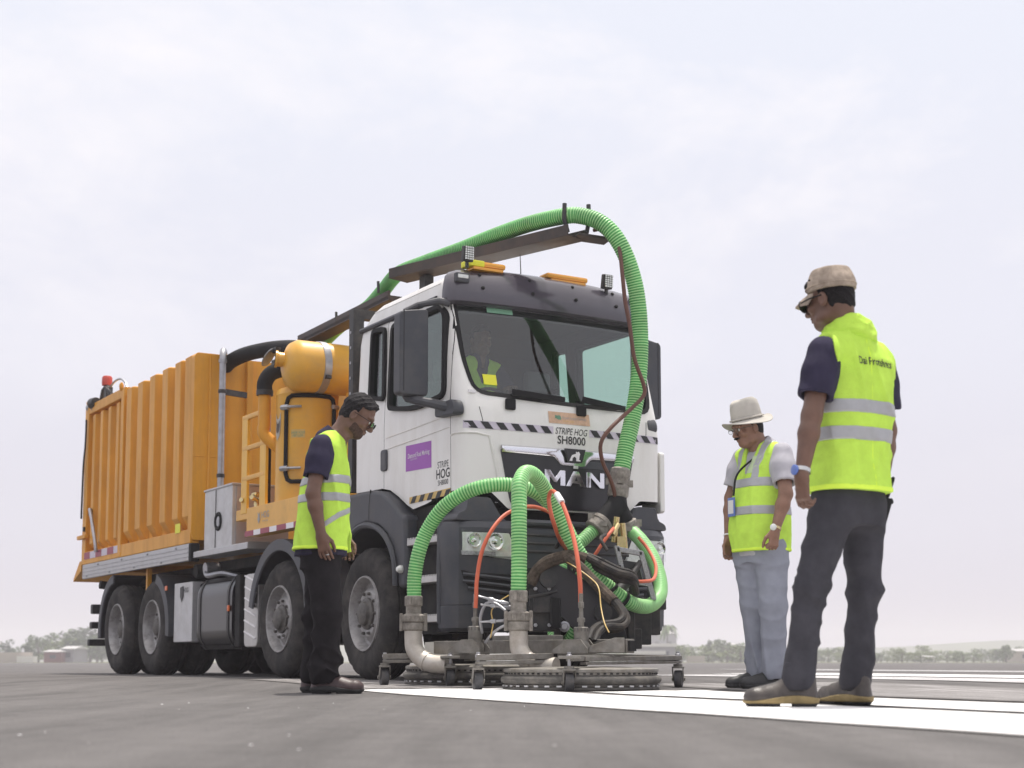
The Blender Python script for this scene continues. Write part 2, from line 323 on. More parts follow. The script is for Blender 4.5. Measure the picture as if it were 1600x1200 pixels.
def paint_mat(name, col, lo, hi, wear=(.13, .12, .115)):
    """white road paint worn through in streaks along the marking (object X runs along it)"""
    m = bpy.data.materials.new(name); m.use_nodes = True; t = m.node_tree; b = t.nodes['Principled BSDF']; L = t.links.new
    co = t.nodes.new('ShaderNodeTexCoord'); mp_ = t.nodes.new('ShaderNodeMapping'); mp_.inputs['Scale'].default_value = (.5, 9, 1); L(co.outputs['Object'], mp_.inputs[0])
    n = t.nodes.new('ShaderNodeTexNoise'); n.inputs['Scale'].default_value = 2.; n.inputs['Detail'].default_value = 12; n.inputs['Roughness'].default_value = .78; L(mp_.outputs[0], n.inputs['Vector'])
    n2 = t.nodes.new('ShaderNodeTexNoise'); n2.inputs['Scale'].default_value = 160; n2.inputs['Detail'].default_value = 3; L(co.outputs['Object'], n2.inputs['Vector'])
    ad = t.nodes.new('ShaderNodeMath'); ad.operation = 'MULTIPLY_ADD'; L(n2.outputs['Fac'], ad.inputs[0]); ad.inputs[1].default_value = .35; ge = t.nodes.new('ShaderNodeSeparateXYZ'); L(co.outputs['Generated'], ge.inputs[0]); e1 = t.nodes.new('ShaderNodeMath'); e1.operation = 'SUBTRACT'; L(ge.outputs['Y'], e1.inputs[0]); e1.inputs[1].default_value = .5
    e2 = t.nodes.new('ShaderNodeMath'); e2.operation = 'ABSOLUTE'; L(e1.outputs[0], e2.inputs[0]); e3 = t.nodes.new('ShaderNodeMapRange'); e3.inputs['From Min'].default_value = .40; e3.inputs['From Max'].default_value = .5; e3.inputs['To Max'].default_value = .38; L(e2.outputs[0], e3.inputs['Value'])
    e4 = t.nodes.new('ShaderNodeMath'); e4.operation = 'ADD'; L(e3.outputs[0], e4.inputs[0]); L(n.outputs['Fac'], e4.inputs[1]); L(e4.outputs[0], ad.inputs[2])
    r = t.nodes.new('ShaderNodeMapRange'); r.inputs['From Min'].default_value = lo; r.inputs['From Max'].default_value = hi; L(ad.outputs[0], r.inputs['Value'])
    mi = t.nodes.new('ShaderNodeMix'); mi.data_type = 'RGBA'; L(r.outputs[0], mi.inputs['Factor']); mi.inputs['A'].default_value = (*col, 1); mi.inputs['B'].default_value = (*wear, 1); L(mi.outputs['Result'], b.inputs['Base Color']); b.inputs['Roughness'].default_value = .8
    MT[name] = m
paint_mat('road_paint', (.76, .75, .75), .74, 1.02); paint_mat('old_paint', (.62, .61, .62), .60, .80); paint_mat('faint_paint', (.42, .40, .40), .52, .72)
mb = MB()
ys = [-60, -20, 0, 2, 4, 6, 7, 8] + [8 + .25 * i for i in range(1, 17)] + [13, 15, 20, 30, 60, 120, 250, 500, 900, 1200]
xs = [-1250, -400, -100, -40, -20, -10, -5, -2.5, 0, 2.5, 5, 10, 20, 40, 100, 400, 1250]
mb.add([(x, y, gz(y)) for y in ys for x in xs], [[j * len(xs) + i, j * len(xs) + i + 1, (j + 1) * len(xs) + i + 1, (j + 1) * len(xs) + i] for j in range(len(ys) - 1) for i in range(len(xs) - 1)])
mb.build('runway', 'asphalt')['kind'] = 'structure'
AN = R(21.5)     # markings run away from the camera and to the left
dv = np.array([-math.sin(AN), math.cos(AN)]); nv = np.array([math.cos(AN), math.sin(AN)])
def stripe(name, o0, o1, s0, s1, mat, lift, ragged=0.):
    mb = MB(); vs = []; fs = []; k = max(2, int((s1 - s0) / .25))
    for i in range(k + 1):
        s = s0 + (s1 - s0) * i / k
        for j in range(9):
            o = o0 + (o1 - o0) * j / 8; q = s
            if i == k: q += ragged * (rng.random() - .5)
            if j in (0, 8): o += (rng.random() - .5) * .03
            p = dv * q + nv * o; vs.append((s, o, gz(p[1]) + lift))
    fs = [[i * 9 + j, (i + 1) * 9 + j, (i + 1) * 9 + j + 1, i * 9 + j + 1] for i in range(k) for j in range(8)]
    mb.add(vs, fs); o = mb.build(name, mat, rot=(0, 0, math.pi / 2 + AN)); o.scale = (1, -1, 1); o['kind'] = 'structure'; return o
stripe('painted_stripe', 2.50, 3.52, -6, 9.0, 'road_paint', .004, .5)
stripe('painted_stripe', 3.66, 4.42, -6, 8.1, 'road_paint', .004, .4)
stripe('worn_stripe', 2.52, 3.5, 9.15, 12.5, 'faint_paint', .004, .5)
stripe('worn_stripe', 4.62, 6.5, -6, 9.5, 'faint_paint', .004, .6)
stripe('painted_stripe', 7.3, 8.7, -9, 15.0, 'old_paint', .004, .6)
stripe('painted_stripe', 9.1, 10.9, -9, 16.6, 'road_paint', .004, .6)
stripe('painted_stripe', 14.2, 16.0, -12, 26, 'old_paint', .004, .6)
# crumbs of ground-off paint lying on the asphalt
mb = MB()
for i in range(22):
    x = random.uniform(-1.6, 1.6); y = random.uniform(2.4, 8.5)
    r = random.uniform(.0015, .004) * (1 if i > 5 else 2.2); a = random.random() * 6
    mb.add([(x + r * math.cos(a + k * 1.26) * random.uniform(.6, 1.2), y + r * math.sin(a + k * 1.26) * random.uniform(.6, 1.2), gz(y) + .002) for k in range(5)] + [(x, y, gz(y) + .0035)], [[k, (k + 1) % 5, 5] for k in range(5)])
mb.build('paint_crumbs', 'white_print')['kind'] = 'stuff'
pm('field_grass', (.12, .13, .05), .95, var=.3, scale=.05)
mb = MB(); mb.add([(-1240, 165, .05), (1240, 165, .05), (1240, 1190, .05), (-1240, 1190, .05)], [[0, 1, 2, 3]]); mb.build('grass_field', 'field_grass')['kind'] = 'structure'
# ------------------------------------------------------------ the truck (local: +x to its left, -y forward, z up)
TR = R(30.5); TO = (-1.184, 12.1, .035)
truck = thing('truck', 'white eight wheeled cab truck with yellow corrugated tank and green hose over the roof', 'truck', TO, TR)
XC = .99
def lerp(x, t): return float(np.interp(x, [a for a, b in t], [b for a, b in t]))
HWT = [(1.2, .90), (2.0, .905), (2.75, .875), (2.9, .87), (2.99, .855), (3.03, .83), (3.055, .78), (3.075, .68), (3.085, .55)]
YFT = [(1.2, -1.47), (1.27, -1.50), (1.9, -1.505), (2.05, -1.475), (2.75, -1.29), (2.9, -1.245), (2.99, -1.21), (3.03, -1.17), (3.055, -1.10), (3.075, -1.0), (3.085, -.9)]
YRT = [(1.2, .38), (2.75, .38), (2.84, .35), (2.9, .29), (2.97, .19), (3.03, .05), (3.055, -.06), (3.075, -.2), (3.085, -.32)]
def HW(z): return lerp(z, HWT)
def cab_ring(z, ins=0.):
    hw = HW(z) - ins; yf = lerp(z, YFT) + ins; yr = lerp(z, YRT) - ins; rc = min(.13, hw * .6); rr = .06; B = .06; pts = []
    for i in range(6): a = math.pi / 2 * i / 5; pts.append((XC - hw + rr - rr * math.sin(a), yr - rr + rr * math.cos(a)))
    for i in range(1, 12): t = i / 12; pts.append((XC - hw, yr - rr + (yf + B + rc - yr + rr) * t))
    for i in range(11):
        a = math.pi / 2 * i / 10; x = XC - hw + rc - rc * math.cos(a); y = yf + B + rc - rc * math.sin(a)
        k = math.sin(a) ** 2; xb = (x - XC) / hw; y = y * (1 - k) + k * (yf + B * xb * xb); pts.append((x, y))
    n0 = len(pts); xa = XC - hw + rc
    for i in range(1, 16): x = xa + (2 * hw - 2 * rc) * i / 16; pts.append((x, yf + B * ((x - XC) / hw) ** 2))
    half = pts[:n0]; pts += [(2 * XC - x, y) for x, y in half[::-1]]
    return pts
def front_y(x, z, off=0.):
    r = [p for p in cab_ring(z) if p[1] < -.4 or True]; r = [p for p in r if p[1] < lerp(z, YFT) + .62]; r.sort()
    xs_ = [p[0] for p in r]; ys_ = [p[1] for p in r]
    return float(np.interp(x, xs_, ys_)) - off
def cab_solid(ins, mat_i, zs, name):
    mb = MB(); mb.mi = mat_i; rings = [[(x, y, z) for x, y in cab_ring(z, ins)] for z in zs]; n = len(rings[0])
    mb.add([p for r in rings for p in r], [[i * n + j, i * n + (j + 1) % n, (i + 1) * n + (j + 1) % n, (i + 1) * n + j] for i in range(len(rings) - 1) for j in range(n)] + [list(range(n))[::-1], [(len(rings) - 1) * n + j for j in range(n)]])
    return mb.build(name, ['white_paint', 'cab_interior'])
def rpoly(pts, r, n=5):
    """round the corners of a polygon"""
    out = []; k = len(pts)
    for i in range(k):
        p, a, b = np.array(pts[i], float), np.array(pts[i - 1], float), np.array(pts[(i + 1) % k], float); ri = r[i] if hasattr(r, '__len__') else r
        u = (a - p) / np.linalg.norm(a - p); v = (b - p) / np.linalg.norm(b - p)
        for t in np.linspace(0, 1, n): out.append(tuple((1 - t) ** 2 * (p + u * ri) + 2 * t * (1 - t) * p + t * t * (p + v * ri)))
    return out
def offset_poly(poly, d):
    P = np.array(poly); c = []; n = len(P)
    A = sum(P[i][0] * P[(i + 1) % n][1] - P[(i + 1) % n][0] * P[i][1] for i in range(n)); s = 1 if A > 0 else -1
    for i in range(n):
        e1 = P[i] - P[i - 1]; e2 = P[(i + 1) % n] - P[i]; n1 = np.array([e1[1], -e1[0]]) * s; n2 = np.array([e2[1], -e2[0]]) * s
        q = n1 / (np.linalg.norm(n1) + 1e-9) + n2 / (np.linalg.norm(n2) + 1e-9); q /= np.linalg.norm(q) + 1e-9; c.append(tuple(P[i] + q * d))
    return c
ZS = [1.22, 1.27, 1.5, 1.75, 1.9, 2.0, 2.05, 2.2, 2.4, 2.6, 2.75, 2.84, 2.88, 2.9, 2.93, 2.96, 2.99, 3.01, 3.03, 3.045, 3.055, 3.066, 3.075, 3.085]
outer = cab_solid(0, 0, ZS, 'cab'); inner = cab_solid(.045, 1, [1.27 + (2.93 - 1.27) * i / 12 for i in range(13)], 'inner')
# polygons in (y,z) on the sides, (x,z) on the front
DOOR_W = rpoly([(-.29, 2.13), (-.29, 2.80), (-1.10, 2.80), (-1.185, 2.72), (-1.22, 2.10), (-.75, 2.06)], [.05, .06, .05, .05, .07, .2])
SMALL_W = rpoly([(.085, 2.27), (.085, 2.83), (-.15, 2.81), (-.19, 2.22)], .055)
WS = rpoly([(.22, 2.105), (.165, 2.35), (.155, 2.87), (2 * XC - .155, 2.87), (2 * XC - .165, 2.35), (2 * XC - .20, 2.07), (XC, 2.065)], [.10, .1, .02, .02, .1, .10, .3])
ARCH = [(.6, 1.1), (.6, 1.525), (-.16, 1.51), (-.30, 1.485), (-.45, 1.42), (-.60, 1.34), (-.70, 1.30), (-.9, 1.32), (-1.31, 1.385), (-1.33, 1.1)]
def cutter(poly, ax, a, b):
    mb = MB()
    if ax == 'x': mb.prism(poly, (a, 0, 0), (0, 1, 0), (0, 0, 1), (b - a, 0, 0))
    else: mb.prism(poly, (0, a, 0), (1, 0, 0), (0, 0, 1), (0, b - a, 0))
    return mb.build('cutter', ['cab_interior', 'cab_interior'])
cs = [inner]
for a, b in ((-.3, .6), (1.4, 2.4)):
    cs += [cutter(DOOR_W, 'x', a, b), cutter(SMALL_W, 'x', a, b), cutter(ARCH, 'x', a, b)]
cs.append(cutter(WS, 'y', -1.9, -1.10))
FW = rpoly([(-.1, 1.1), (-.1, 1.385), (.33, 1.375), (.47, 1.255), (1.51, 1.255), (1.65, 1.375), (2.1, 1.385), (2.1, 1.1)], .02)
cs.append(cutter(FW, 'y', -1.8, -1.0))
apply_bool(outer, cs)
doors = []
DOOR = rpoly([(-.19, 1.22), (-.19, 2.85), (-1.15, 2.85), (-1.25, 2.70), (-1.30, 1.95), (-1.305, 1.22)], [.01, .03, .1, .2, .2, .01])
DOORB = offset_poly(DOOR, .006)
for a, b in ((-.3, .2), (1.78, 2.4)):
    d = outer.copy(); d.data = outer.data.copy(); scn.collection.objects.link(d); c = cutter(DOOR, 'x', a, b); apply_bool(d, [c], 'INTERSECT'); bpy.data.objects.remove(c); d.name = 'door'; d.data.flip_normals(); doors.append(d)
dc = [cutter(DOORB, 'x', a, b) for a, b in ((-.3, .2), (1.78, 2.4))]
# seams between the front flap, corner panels and the door surround
seams = MB()
for sx in (0, 1):
    fx = lambda x: x if not sx else 2 * XC - x
    for (x0, z0, x1, z1) in ((.235, 2.06, .265, 1.885),):
        seams.bar((fx(x0), -1.475, z0), (fx(x1), -1.475, z1), .006, .06, (0, 1, 0))
so_ = seams.build('cutter', ['cab_interior', 'cab_interior'])
apply_bool(outer, dc + [so_])
for c in cs + dc + [so_]: bpy.data.objects.remove(c)
outer.name = 'cab'; outer.parent = truck; finish(outer.data, 28)
for d in doors: d.parent = truck; finish(d.data, 28)
door = doors[0]
# interior floor and back wall come from the hollow shell; add dashboard, wheel, seats, curtains
mb = MB(); mb.prism(rpoly([(-1.40, 1.4), (-1.36, 2.03), (-1.2, 2.07), (-.98, 1.98), (-.9, 1.75), (-.95, 1.4)], .04), (.16, 0, 0), (0, 1, 0), (0, 0, 1), (1.66, 0, 0)); mb.build('dashboard', 'cab_interior', truck)
mb = MB(); P = [(.60 + .2 * math.cos(a), -1.08 + .09 * math.sin(a) - .0, 2.06 + .17 * math.sin(a)) for a in np.linspace(0, 2 * math.pi, 25)]; mb.tube(P, .014, 8, False); mb.bar((.41, -1.08, 2.06), (.79, -1.08, 2.06), .03, .02); mb.cyl((.60, -1.15, 1.95), (.60, -1.08, 2.06), .03); mb.build('steering_wheel', 'black_rubber', truck)
for x in (.60, 1.45):
    mb = MB(); mb.box((x, -.48, 1.70), (.48, .48, .16)); mb.box((x, -.32, 2.05), (.46, .14, .66), Matrix.Rotation(-.14, 3, 'X')); mb.box((x, -.28, 2.47), (.24, .10, .18)); mb.build('seat', 'cab_grey', truck, bevel=.04)
# glass
def side_glass(poly, x, name, parent, w_=.03):
    lean = (lambda z: (XC - HW(z) - .095)) if x < XC else (lambda z: -(XC - HW(z) - .095))
    x = x - .012 if x < XC else x + .012
    mb = MB(); mb.prism(offset_poly(poly, .004), (x, 0, 0), (0, 1, 0), (0, 0, 1), (.006, 0, 0)); mb.v = [(p[0] + lean(p[2]), p[1], p[2]) for p in mb.v]; g = mb.build(name, 'side_glass', parent)
    fr = MB(); a = offset_poly(poly, .014); b = offset_poly(poly, -.022); n = len(a); vs = []
    for xx in ((x - .034, x + .02) if x < XC else (x - .02, x + .034)): vs += [(xx, *p) for p in a] + [(xx, *p) for p in b]
    f = []
    for i in range(n):
        j = (i + 1) % n; f += [[i, j, n + j, n + i], [2 * n + i, 3 * n + i, 3 * n + j, 2 * n + j], [i, 2 * n + i, 2 * n + j, j], [n + i, n + j, 3 * n + j, 3 * n + i]]
    fr.add([(p[0] + lean(p[2]), p[1], p[2]) for p in vs], f); fr.build('window_frame', 'black_rubber', g if parent is not truck and g.parent is truck else parent)
    return g
side_glass(DOOR_W, .112, 'window', door); side_glass(SMALL_W, .115, 'window', outer)
side_glass(DOOR_W, 1.862, 'window', doors[1]); side_glass(SMALL_W, 1.859, 'window', outer)
def front_patch(poly, off, name, mat, parent, nz=22, grow=.0):
    """a sheet following the curved front inside the polygon outline"""
    P = offset_poly(poly, grow); zs = np.linspace(min(p[1] for p in P) + 1e-4, max(p[1] for p in P) - 1e-4, nz); vs = []; fs = []; M = 25
    for z in zs:
        xsn = []
        for i in range(len(P)):
            a, b = P[i - 1], P[i]
            if (a[1] - z) * (b[1] - z) <= 0 and a[1] != b[1]: xsn.append(a[0] + (b[0] - a[0]) * (z - a[1]) / (b[1] - a[1]))
        x0, x1 = min(xsn), max(xsn); vs += [(x, front_y(x, z, off), z) for x in np.linspace(x0, x1, M)]
    fs = [[i * M + j, i * M + j + 1, (i + 1) * M + j + 1, (i + 1) * M + j] for i in range(len(zs) - 1) for j in range(M - 1)]
    mb = MB(); mb.add(vs, fs); return mb.build(name, mat, parent)
ws = front_patch(WS, -.018, 'windscreen', 'windscreen_glass', truck, grow=.006)
a = offset_poly(WS, .012); b_ = offset_poly(WS, -.022); fr = MB(); n = len(a)
fr.add([(x, front_y(x, z, .004), z) for x, z in a] + [(x, front_y(x, z, .000), z) for x, z in b_], [[i, (i + 1) % n, n + (i + 1) % n, n + i] for i in range(n)]); fr.build('windscreen_seal', 'black_rubber', ws)
front_patch([(.16, 2.735), (.16, 2.84), (1.82, 2.84), (1.82, 2.735)], -.03, 'shade_band', 'gloss_black', ws, 4)
front_patch([(.42, 2.755), (.42, 2.84), (.635, 2.84), (.635, 2.755)], -.012, 'windscreen_sticker', 'green_sticker', ws, 4)
front_patch([(.315, 2.175), (.31, 2.255), (.42, 2.255), (.42, 2.175)], -.012, 'windscreen_sticker', 'yellow_sticker', ws, 4)
mb = MB(); mb.box((.20, front_y(.20, 2.1, .004), 2.11), (.06, .012, .022)); mb.build('tape_scrap', 'white_print', ws)
front_patch([(.78, 1.99), (.78, 2.052), (1.0, 2.058), (1.2, 2.052), (1.2, 1.99)], -.03, 'tray', 'cab_interior', ws, 3)
for sx in (0, 1):
    for (x0, x1, z0, z1) in ((.48, .93, 2.075, 2.115), (1.12, 1.56, 2.075, 2.075)) if not sx else ():
        pass
def wiper(x0, z0, x1, z1, x2):
    mb = MB(); mb.box((x0, front_y(x0, 2.04, .02), 2.03), (.085, .03, .085)); wobj = mb.build('wiper', 'black_rubber', truck, bevel=.012)
    mb = MB(); mb.bar((x0, front_y(x0, z0, .045), z0), (x1, front_y(x1, z1, .04), z1), .022, .014); mb.build('wiper_arm', 'black_rubber', wobj)
    mb = MB(); mb.bar((x0 + .02, front_y(x0 + .02, z0, .024), z0 + .03), (x2, front_y(x2, z1, .022), z1 + .01), .012, .034); mb.build('wiper_blade', 'black_rubber', wobj)
wiper(.49, 2.10, .82, 2.095, .96); wiper(1.10, 2.095, 1.45, 2.075, 1.52)
# sun visor with its bolts and lamps
def vis_path():
    r = cab_ring(2.90); r = [p for p in r if p[1] < -1.125]; return r
VP = vis_path(); prof = [(-.01, 2.792), (.055, 2.797), (.088, 2.812), (.092, 2.845), (.084, 2.90), (.064, 2.96), (.030, 3.04), (-.03, 3.095), (-.11, 3.125), (-.22, 3.135), (-.22, 3.08), (-.02, 2.98)]
mb = MB(); vs = []; k = len(prof); nV = len(VP)
for i, p in enumerate(VP):
    q0, q1 = VP[max(0, i - 1)], VP[min(nV - 1, i + 1)]; t = np.array([q1[0] - q0[0], q1[1] - q0[1]]); t /= np.linalg.norm(t); nn = np.array([t[1], -t[0]])
    edge = min(i, nV - 1 - i); s = min(1, .55 + edge * .15)
    vs += [(p[0] + nn[0] * d * (s if d > 0 else 1), p[1] + nn[1] * d * (s if d > 0 else 1), z if z < 2.95 else 2.95 + (z - 2.95) * (1 - .28 * abs((p[0] - XC) / .9) ** 3)) for d, z in prof]
fs = [[i * k + j, i * k + (j + 1) % k, (i + 1) * k + (j + 1) % k, (i + 1) * k + j] for i in range(nV - 1) for j in range(k)] + [list(range(k)), [(nV - 1) * k + j for j in range(k)][::-1]]
mb.add(vs, fs); visor = mb.build('sun_visor', 'visor_plastic', truck, angle=50)
for x in (.36, .78, 1.17, 1.56):
    for z, d in ((3.035, .022), (2.925, .078)):
        mb = MB(); y = front_y(x, 2.90) - d; mb.lathe([(.014, .0), (.014, .010), (.008, .016), (0, .017)], (x, y, z), (0, -1, .45), 10); mb.build('bolt', 'black_rubber', visor)
for x in (.20, 1.78):
    mb = MB(); y = front_y(x, 2.90) - .05; mb.box((x, y - .012, 2.99), (.115, .05, .075)); lm = mb.build('marker_lamp', 'dark_plastic', visor, bevel=.012)
    mb = MB(); mb.box((x, y - .034, 2.998), (.09, .014, .03)); mb.build('marker_lens', 'lens_white', visor, bevel=.006)
# roof lamps and beacons
for x0, x1, y0, tall in ((.28, .60, -1.16, 1), (.98, 1.36, -1.14, 0)):
    mb = MB(); mb.box(((x0 + x1) / 2, y0, 3.128), (x1 - x0, .14, .045)); bl = mb.build('amber_light_bar', 'amber', truck, bevel=.018)
    mb = MB(); mb.box(((x0 + x1) / 2, y0, 3.09), (x1 - x0 - .06, .16, .022)); mb.build('lamp_base', 'amber', bl, bevel=.005)
    if tall: mb = MB(); mb.box((x0 + .06, y0 - .012, 3.127), (.14, .13, .048)); mb.build('lens_section', 'yellow_sticker', bl, bevel=.01)
for x, y, z in ((.225, -1.30, 3.165), (1.50, -1.26, 3.125)):
    mb = MB(); mb.box((x, y, z), (.085, .05, .115), Matrix.Rotation(.18, 3, 'X')); f = mb.build('work_lamp', 'black_steel', truck, bevel=.008)
    mb = MB()
    for i in range(4):
        for j in range(6): mb.box((x - .028 + i * .0187, y - .03, z - .042 + j * .017), (.013, .01, .012), None)
    mb.build('led_grid', 'lens_white', f, kind='stuff'); mb = MB(); mb.box((x, y + .01, z - .07), (.02, .02, .06)); mb.build('bracket', 'black_steel', f)
mb = MB(); mb.tube([(.86, -1.0, 3.08), (.865, -1.0, 3.18), (.862, -.99, 3.38)], [.006, .004, .0025], 6); mb.build('antenna', 'black_rubber', truck)
# dark rain gutter along the roof side, roof seam
for s in (0, 1):
    fx = lambda x: x if not s else 2 * XC - x
    mb = MB(); mb.tube([(fx(XC - HW(2.86) - .004), y, 2.872 + .0 * y) for y in np.linspace(.33, -1.02, 12)], .022, 8); mb.build('rain_gutter', 'dark_plastic', truck)
    mb = MB(); mb.tube([(fx(XC - HW(2.985) + .003), y, 2.985) for y in np.linspace(.10, -1.04, 12)], .007, 6); mb.build('roof_rib', 'white_paint', truck)
# front print and badges
def fr(u0, z0, off=.004): return lambda u, v: (u0 + u, front_y(u0 + u, z0 + v, off), z0 + v)
tape = front_patch([(.12, 1.832), (.12, 1.888), (.845, 1.888), (.845, 1.832)], .003, 'hazard_tape', 'lilac_tape', truck, 3)
tape2 = front_patch([(1.165, 1.832), (1.165, 1.888), (1.845, 1.888), (1.845, 1.832)], .003, 'hazard_tape', 'lilac_tape', truck, 3)
for par, x0, x1 in ((tape, .12, .84), (tape2, 1.17, 1.83)):
    x = x0
    while x < x1 - .05:
        mb = MB(); vs = []
        for i in range(4):
            for zz, sh in ((1.885, 0), (1.834, .042)):
                xx = min(x1 + .02, x + sh + .062 * i / 3); vs.append((xx, front_y(xx, zz, .0055), zz))
        mb.add(vs, [[2 * i, 2 * i + 1, 2 * i + 3, 2 * i + 2] for i in range(3)]); mb.build('tape_block', 'black_print', par); x += .122
lettering('front_lettering', 'STRIPE HOG', .072, fr(1.005, 1.857), 'black_print', truck, .0, .72, .18)
lettering('front_lettering', 'SH8000', .086, fr(1.005, 1.790), 'black_print', truck, .012, .92)
pq = front_patch([(.81, 1.915), (.81, 2.005), (1.175, 2.005), (1.175, 1.915)], .004, 'plaque', 'peach_plaque', truck, 4)
mb = MB()
for cx_, cz_, r_, a0 in ((.885, 1.965, .026, 0), (.895, 1.955, .02, .8)):
    mb.add([(cx_ + r_ * math.cos(a) * (1 + .3 * math.cos(3 * a)), front_y(cx_, cz_, .006), cz_ + r_ * math.sin(a) * (.8 + .4 * math.cos(2 * a + a0))) for a in np.linspace(0, 2 * math.pi, 16, endpoint=False)], [list(range(16))])
mb.build('leaf_emblem', 'green_print', pq); lettering('plaque_lettering', 'Airport Aviation Services', .034, fr(1.035, 1.963, .006), 'grey_print', pq, 0, .62)
lettering('plaque_lettering', 'Sri Lanka Limited', .020, fr(.98, 1.937, .006), 'gold_tape', pq, 0, .7)
GP = rpoly([(.405, 1.69), (.415, 1.64), (.485, 1.30), (.52, 1.265), (1.46, 1.265), (1.495, 1.30), (1.565, 1.64), (1.575, 1.69)], [.01, .02, .04, .04, .04, .04, .02, .01], 4)
gp = front_patch(GP, .012, 'grille_panel', 'gloss_black', truck, 18)
mb = MB(); n = len(GP); mb.add([(x, front_y(x, z, .012), z) for x, z in GP] + [(x, front_y(x, z, -.02), z) for x, z in offset_poly(GP, .004)], [[i, (i + 1) % n, n + (i + 1) % n, n + i] for i in range(n)]); mb.build('panel_edge', 'dark_plastic', gp)
for sh, off in ((rpoly([(.405, 1.73), (.40, 1.665), (.82, 1.66), (.875, 1.60), (1.135, 1.60), (1.19, 1.66), (1.58, 1.665), (1.575, 1.73)], .012, 3), .02),):
    # chrome strip in three convex pieces under one top edge
    mb = MB(); top = []; bot = []
    for x in np.linspace(.405, 1.575, 49):
        zb = lerp(x, [(.40, 1.663), (.84, 1.655), (.90, 1.595), (1.11, 1.595), (1.17, 1.655), (1.58, 1.663)]); zt = 1.728 - .004 * abs(x - XC)
        top.append((x, zt)); bot.append((x, zb))
    vs = []
    for (x, zt), (x2, zb) in zip(top, bot):
        zm = .5 * (zt + zb); vs += [(x, front_y(x, zt, .002), zt), (x, front_y(x, zt, .022), zt - .012), (x, front_y(x, zm, .030), zm), (x, front_y(x, zb, .024), zb + .006), (x, front_y(x, zb, .004), zb)]
    mb.add(vs, [[i * 5 + j, i * 5 + j + 1, (i + 1) * 5 + j + 1, (i + 1) * 5 + j] for i in range(48) for j in range(4)]); ch = mb.build('chrome_strip', 'chrome', truck)
mb = MB(); mb.prism([(-.092, .056), (-.060, -.048), (.060, -.048), (.092, .056)], (1.005, front_y(1.0, 1.66, .058), 1.668), (1, 0, 0), (0, 0, 1), (0, .02, 0)); bd = mb.build('badge', 'gloss_black', ch, bevel=.004)
LION = [(-.055, -.036), (-.03, -.036), (-.028, -.016), (-.008, -.002), (.010, -.012), (.010, -.036), (.050, -.036), (.050, -.028), (.036, -.026), (.040, .000), (.046, .018), (.034, .036), (.020, .030), (.008, .034), (.010, .020), (-.004, .016), (-.030, .008), (-.044, -.014)]
mb = MB(); mb.prism(LION, (1.0, front_y(1.0, 1.66, .064), 1.668), (.9, 0, 0), (0, 0, 1), (0, .006, 0)); mb.build('lion_emblem', 'white_print', ch)
LET = {'M': [(0, 0), (.24, 0), (.24, .58), (.43, .2), (.57, .2), (.76, .58), (.76, 0), (1, 0), (1, 1), (.74, 1), (.5, .52), (.26, 1), (0, 1)],
       'A': [(0, 0), (.24, 0), (.31, .2), (.69, .2), (.76, 0), (1, 0), (.64, 1), (.36, 1)], 'N': [(0, 0), (.24, 0), (.24, .62), (.74, 0), (1, 0), (1, 1), (.76, 1), (.76, .38), (.26, 1), (0, 1)]}
for ch_, x0, x1 in (('M', .755, .935), ('A', .94, 1.115), ('N', 1.125, 1.285)):
    mb = MB(); mb.prism([(p[0] * (x1 - x0), p[1] * .118) for p in LET[ch_]], (x0, front_y((x0 + x1) / 2, 1.5, .032), 1.443), (1, 0, 0), (0, 0, 1), (0, .024, 0)); mb.build('letter', 'chrome', gp, bevel=.003, seg=1)
    if ch_ == 'A': mb = MB(); mb.prism([(.43 * .175, .36 * .118), (.57 * .175, .36 * .118), (.5 * .175, .64 * .118)], (x0, front_y(1.03, 1.5, .034), 1.443), (1, 0, 0), (0, 0, 1), (0, .004, 0)); mb.build('letter_counter', 'gloss_black', gp)
mb = MB(); mb.box((1.03, front_y(1.03, 1.59, .02), 1.592), (.042, .012, .024)); mb.build('camera_badge', 'lens_white', gp, bevel=.003)
mb = MB(); mb.box((1.2, front_y(1.2, 1.62, .014), 1.615), (.36, .008, .055)); mb.build('grab_recess', 'dark_plastic', gp, bevel=.015)
# door print: on the right-hand side the text runs towards the nose
def sd_(y0, z0, x=.0865): return lambda u, v: (x - .0, y0 - u, z0 + v)
sgn = MB(); sgn.prism([(-.575, 1.60), (-.575, 1.80), (-1.0, 1.79), (-1.0, 1.588)], (.0875, 0, 0), (0, 1, 0), (0, 0, 1), (-.002, 0, 0)); sg = sgn.build('purple_sign', 'purple_print', door)
lettering('sign_lettering', 'Diamond Road Marking', .052, sd_(-.79, 1.712, .0845), 'white_print', door, .004, .72); lettering('sign_lettering', 'Contractors', .026, sd_(-.71, 1.685, .0845), 'lilac_tape', door, 0, .9)
lettering('door_lettering', 'STRIPE', .070, sd_(-1.185, 1.589), 'black_print', door, .0, .86); lettering('door_lettering', 'HOG', .098, sd_(-1.185, 1.519), 'black_print', door, .016, .98); lettering('door_lettering', 'SH8000', .056, sd_(-1.185, 1.456), 'black_print', door, 0, .92)
lettering('door_lettering', 'TGS 41.440', .060, sd_(-.40, 1.978), 'grey_print', door, .004, .95)
gt = MB(); gt.prism([(-.63, 1.332), (-.63, 1.372), (-1.30, 1.412), (-1.30, 1.392), (-.72, 1.332)], (.088, 0, 0), (0, 1, 0), (0, 0, 1), (-.002, 0, 0)); g_ = MB()
g_.prism([(-.64, 1.345), (-.64, 1.395), (-1.30, 1.405), (-1.30, 1.355)], (.088, 0, 0), (0, 1, 0), (0, 0, 1), (-.002, 0, 0)); gt = g_.build('hazard_tape', 'gold_tape', door)
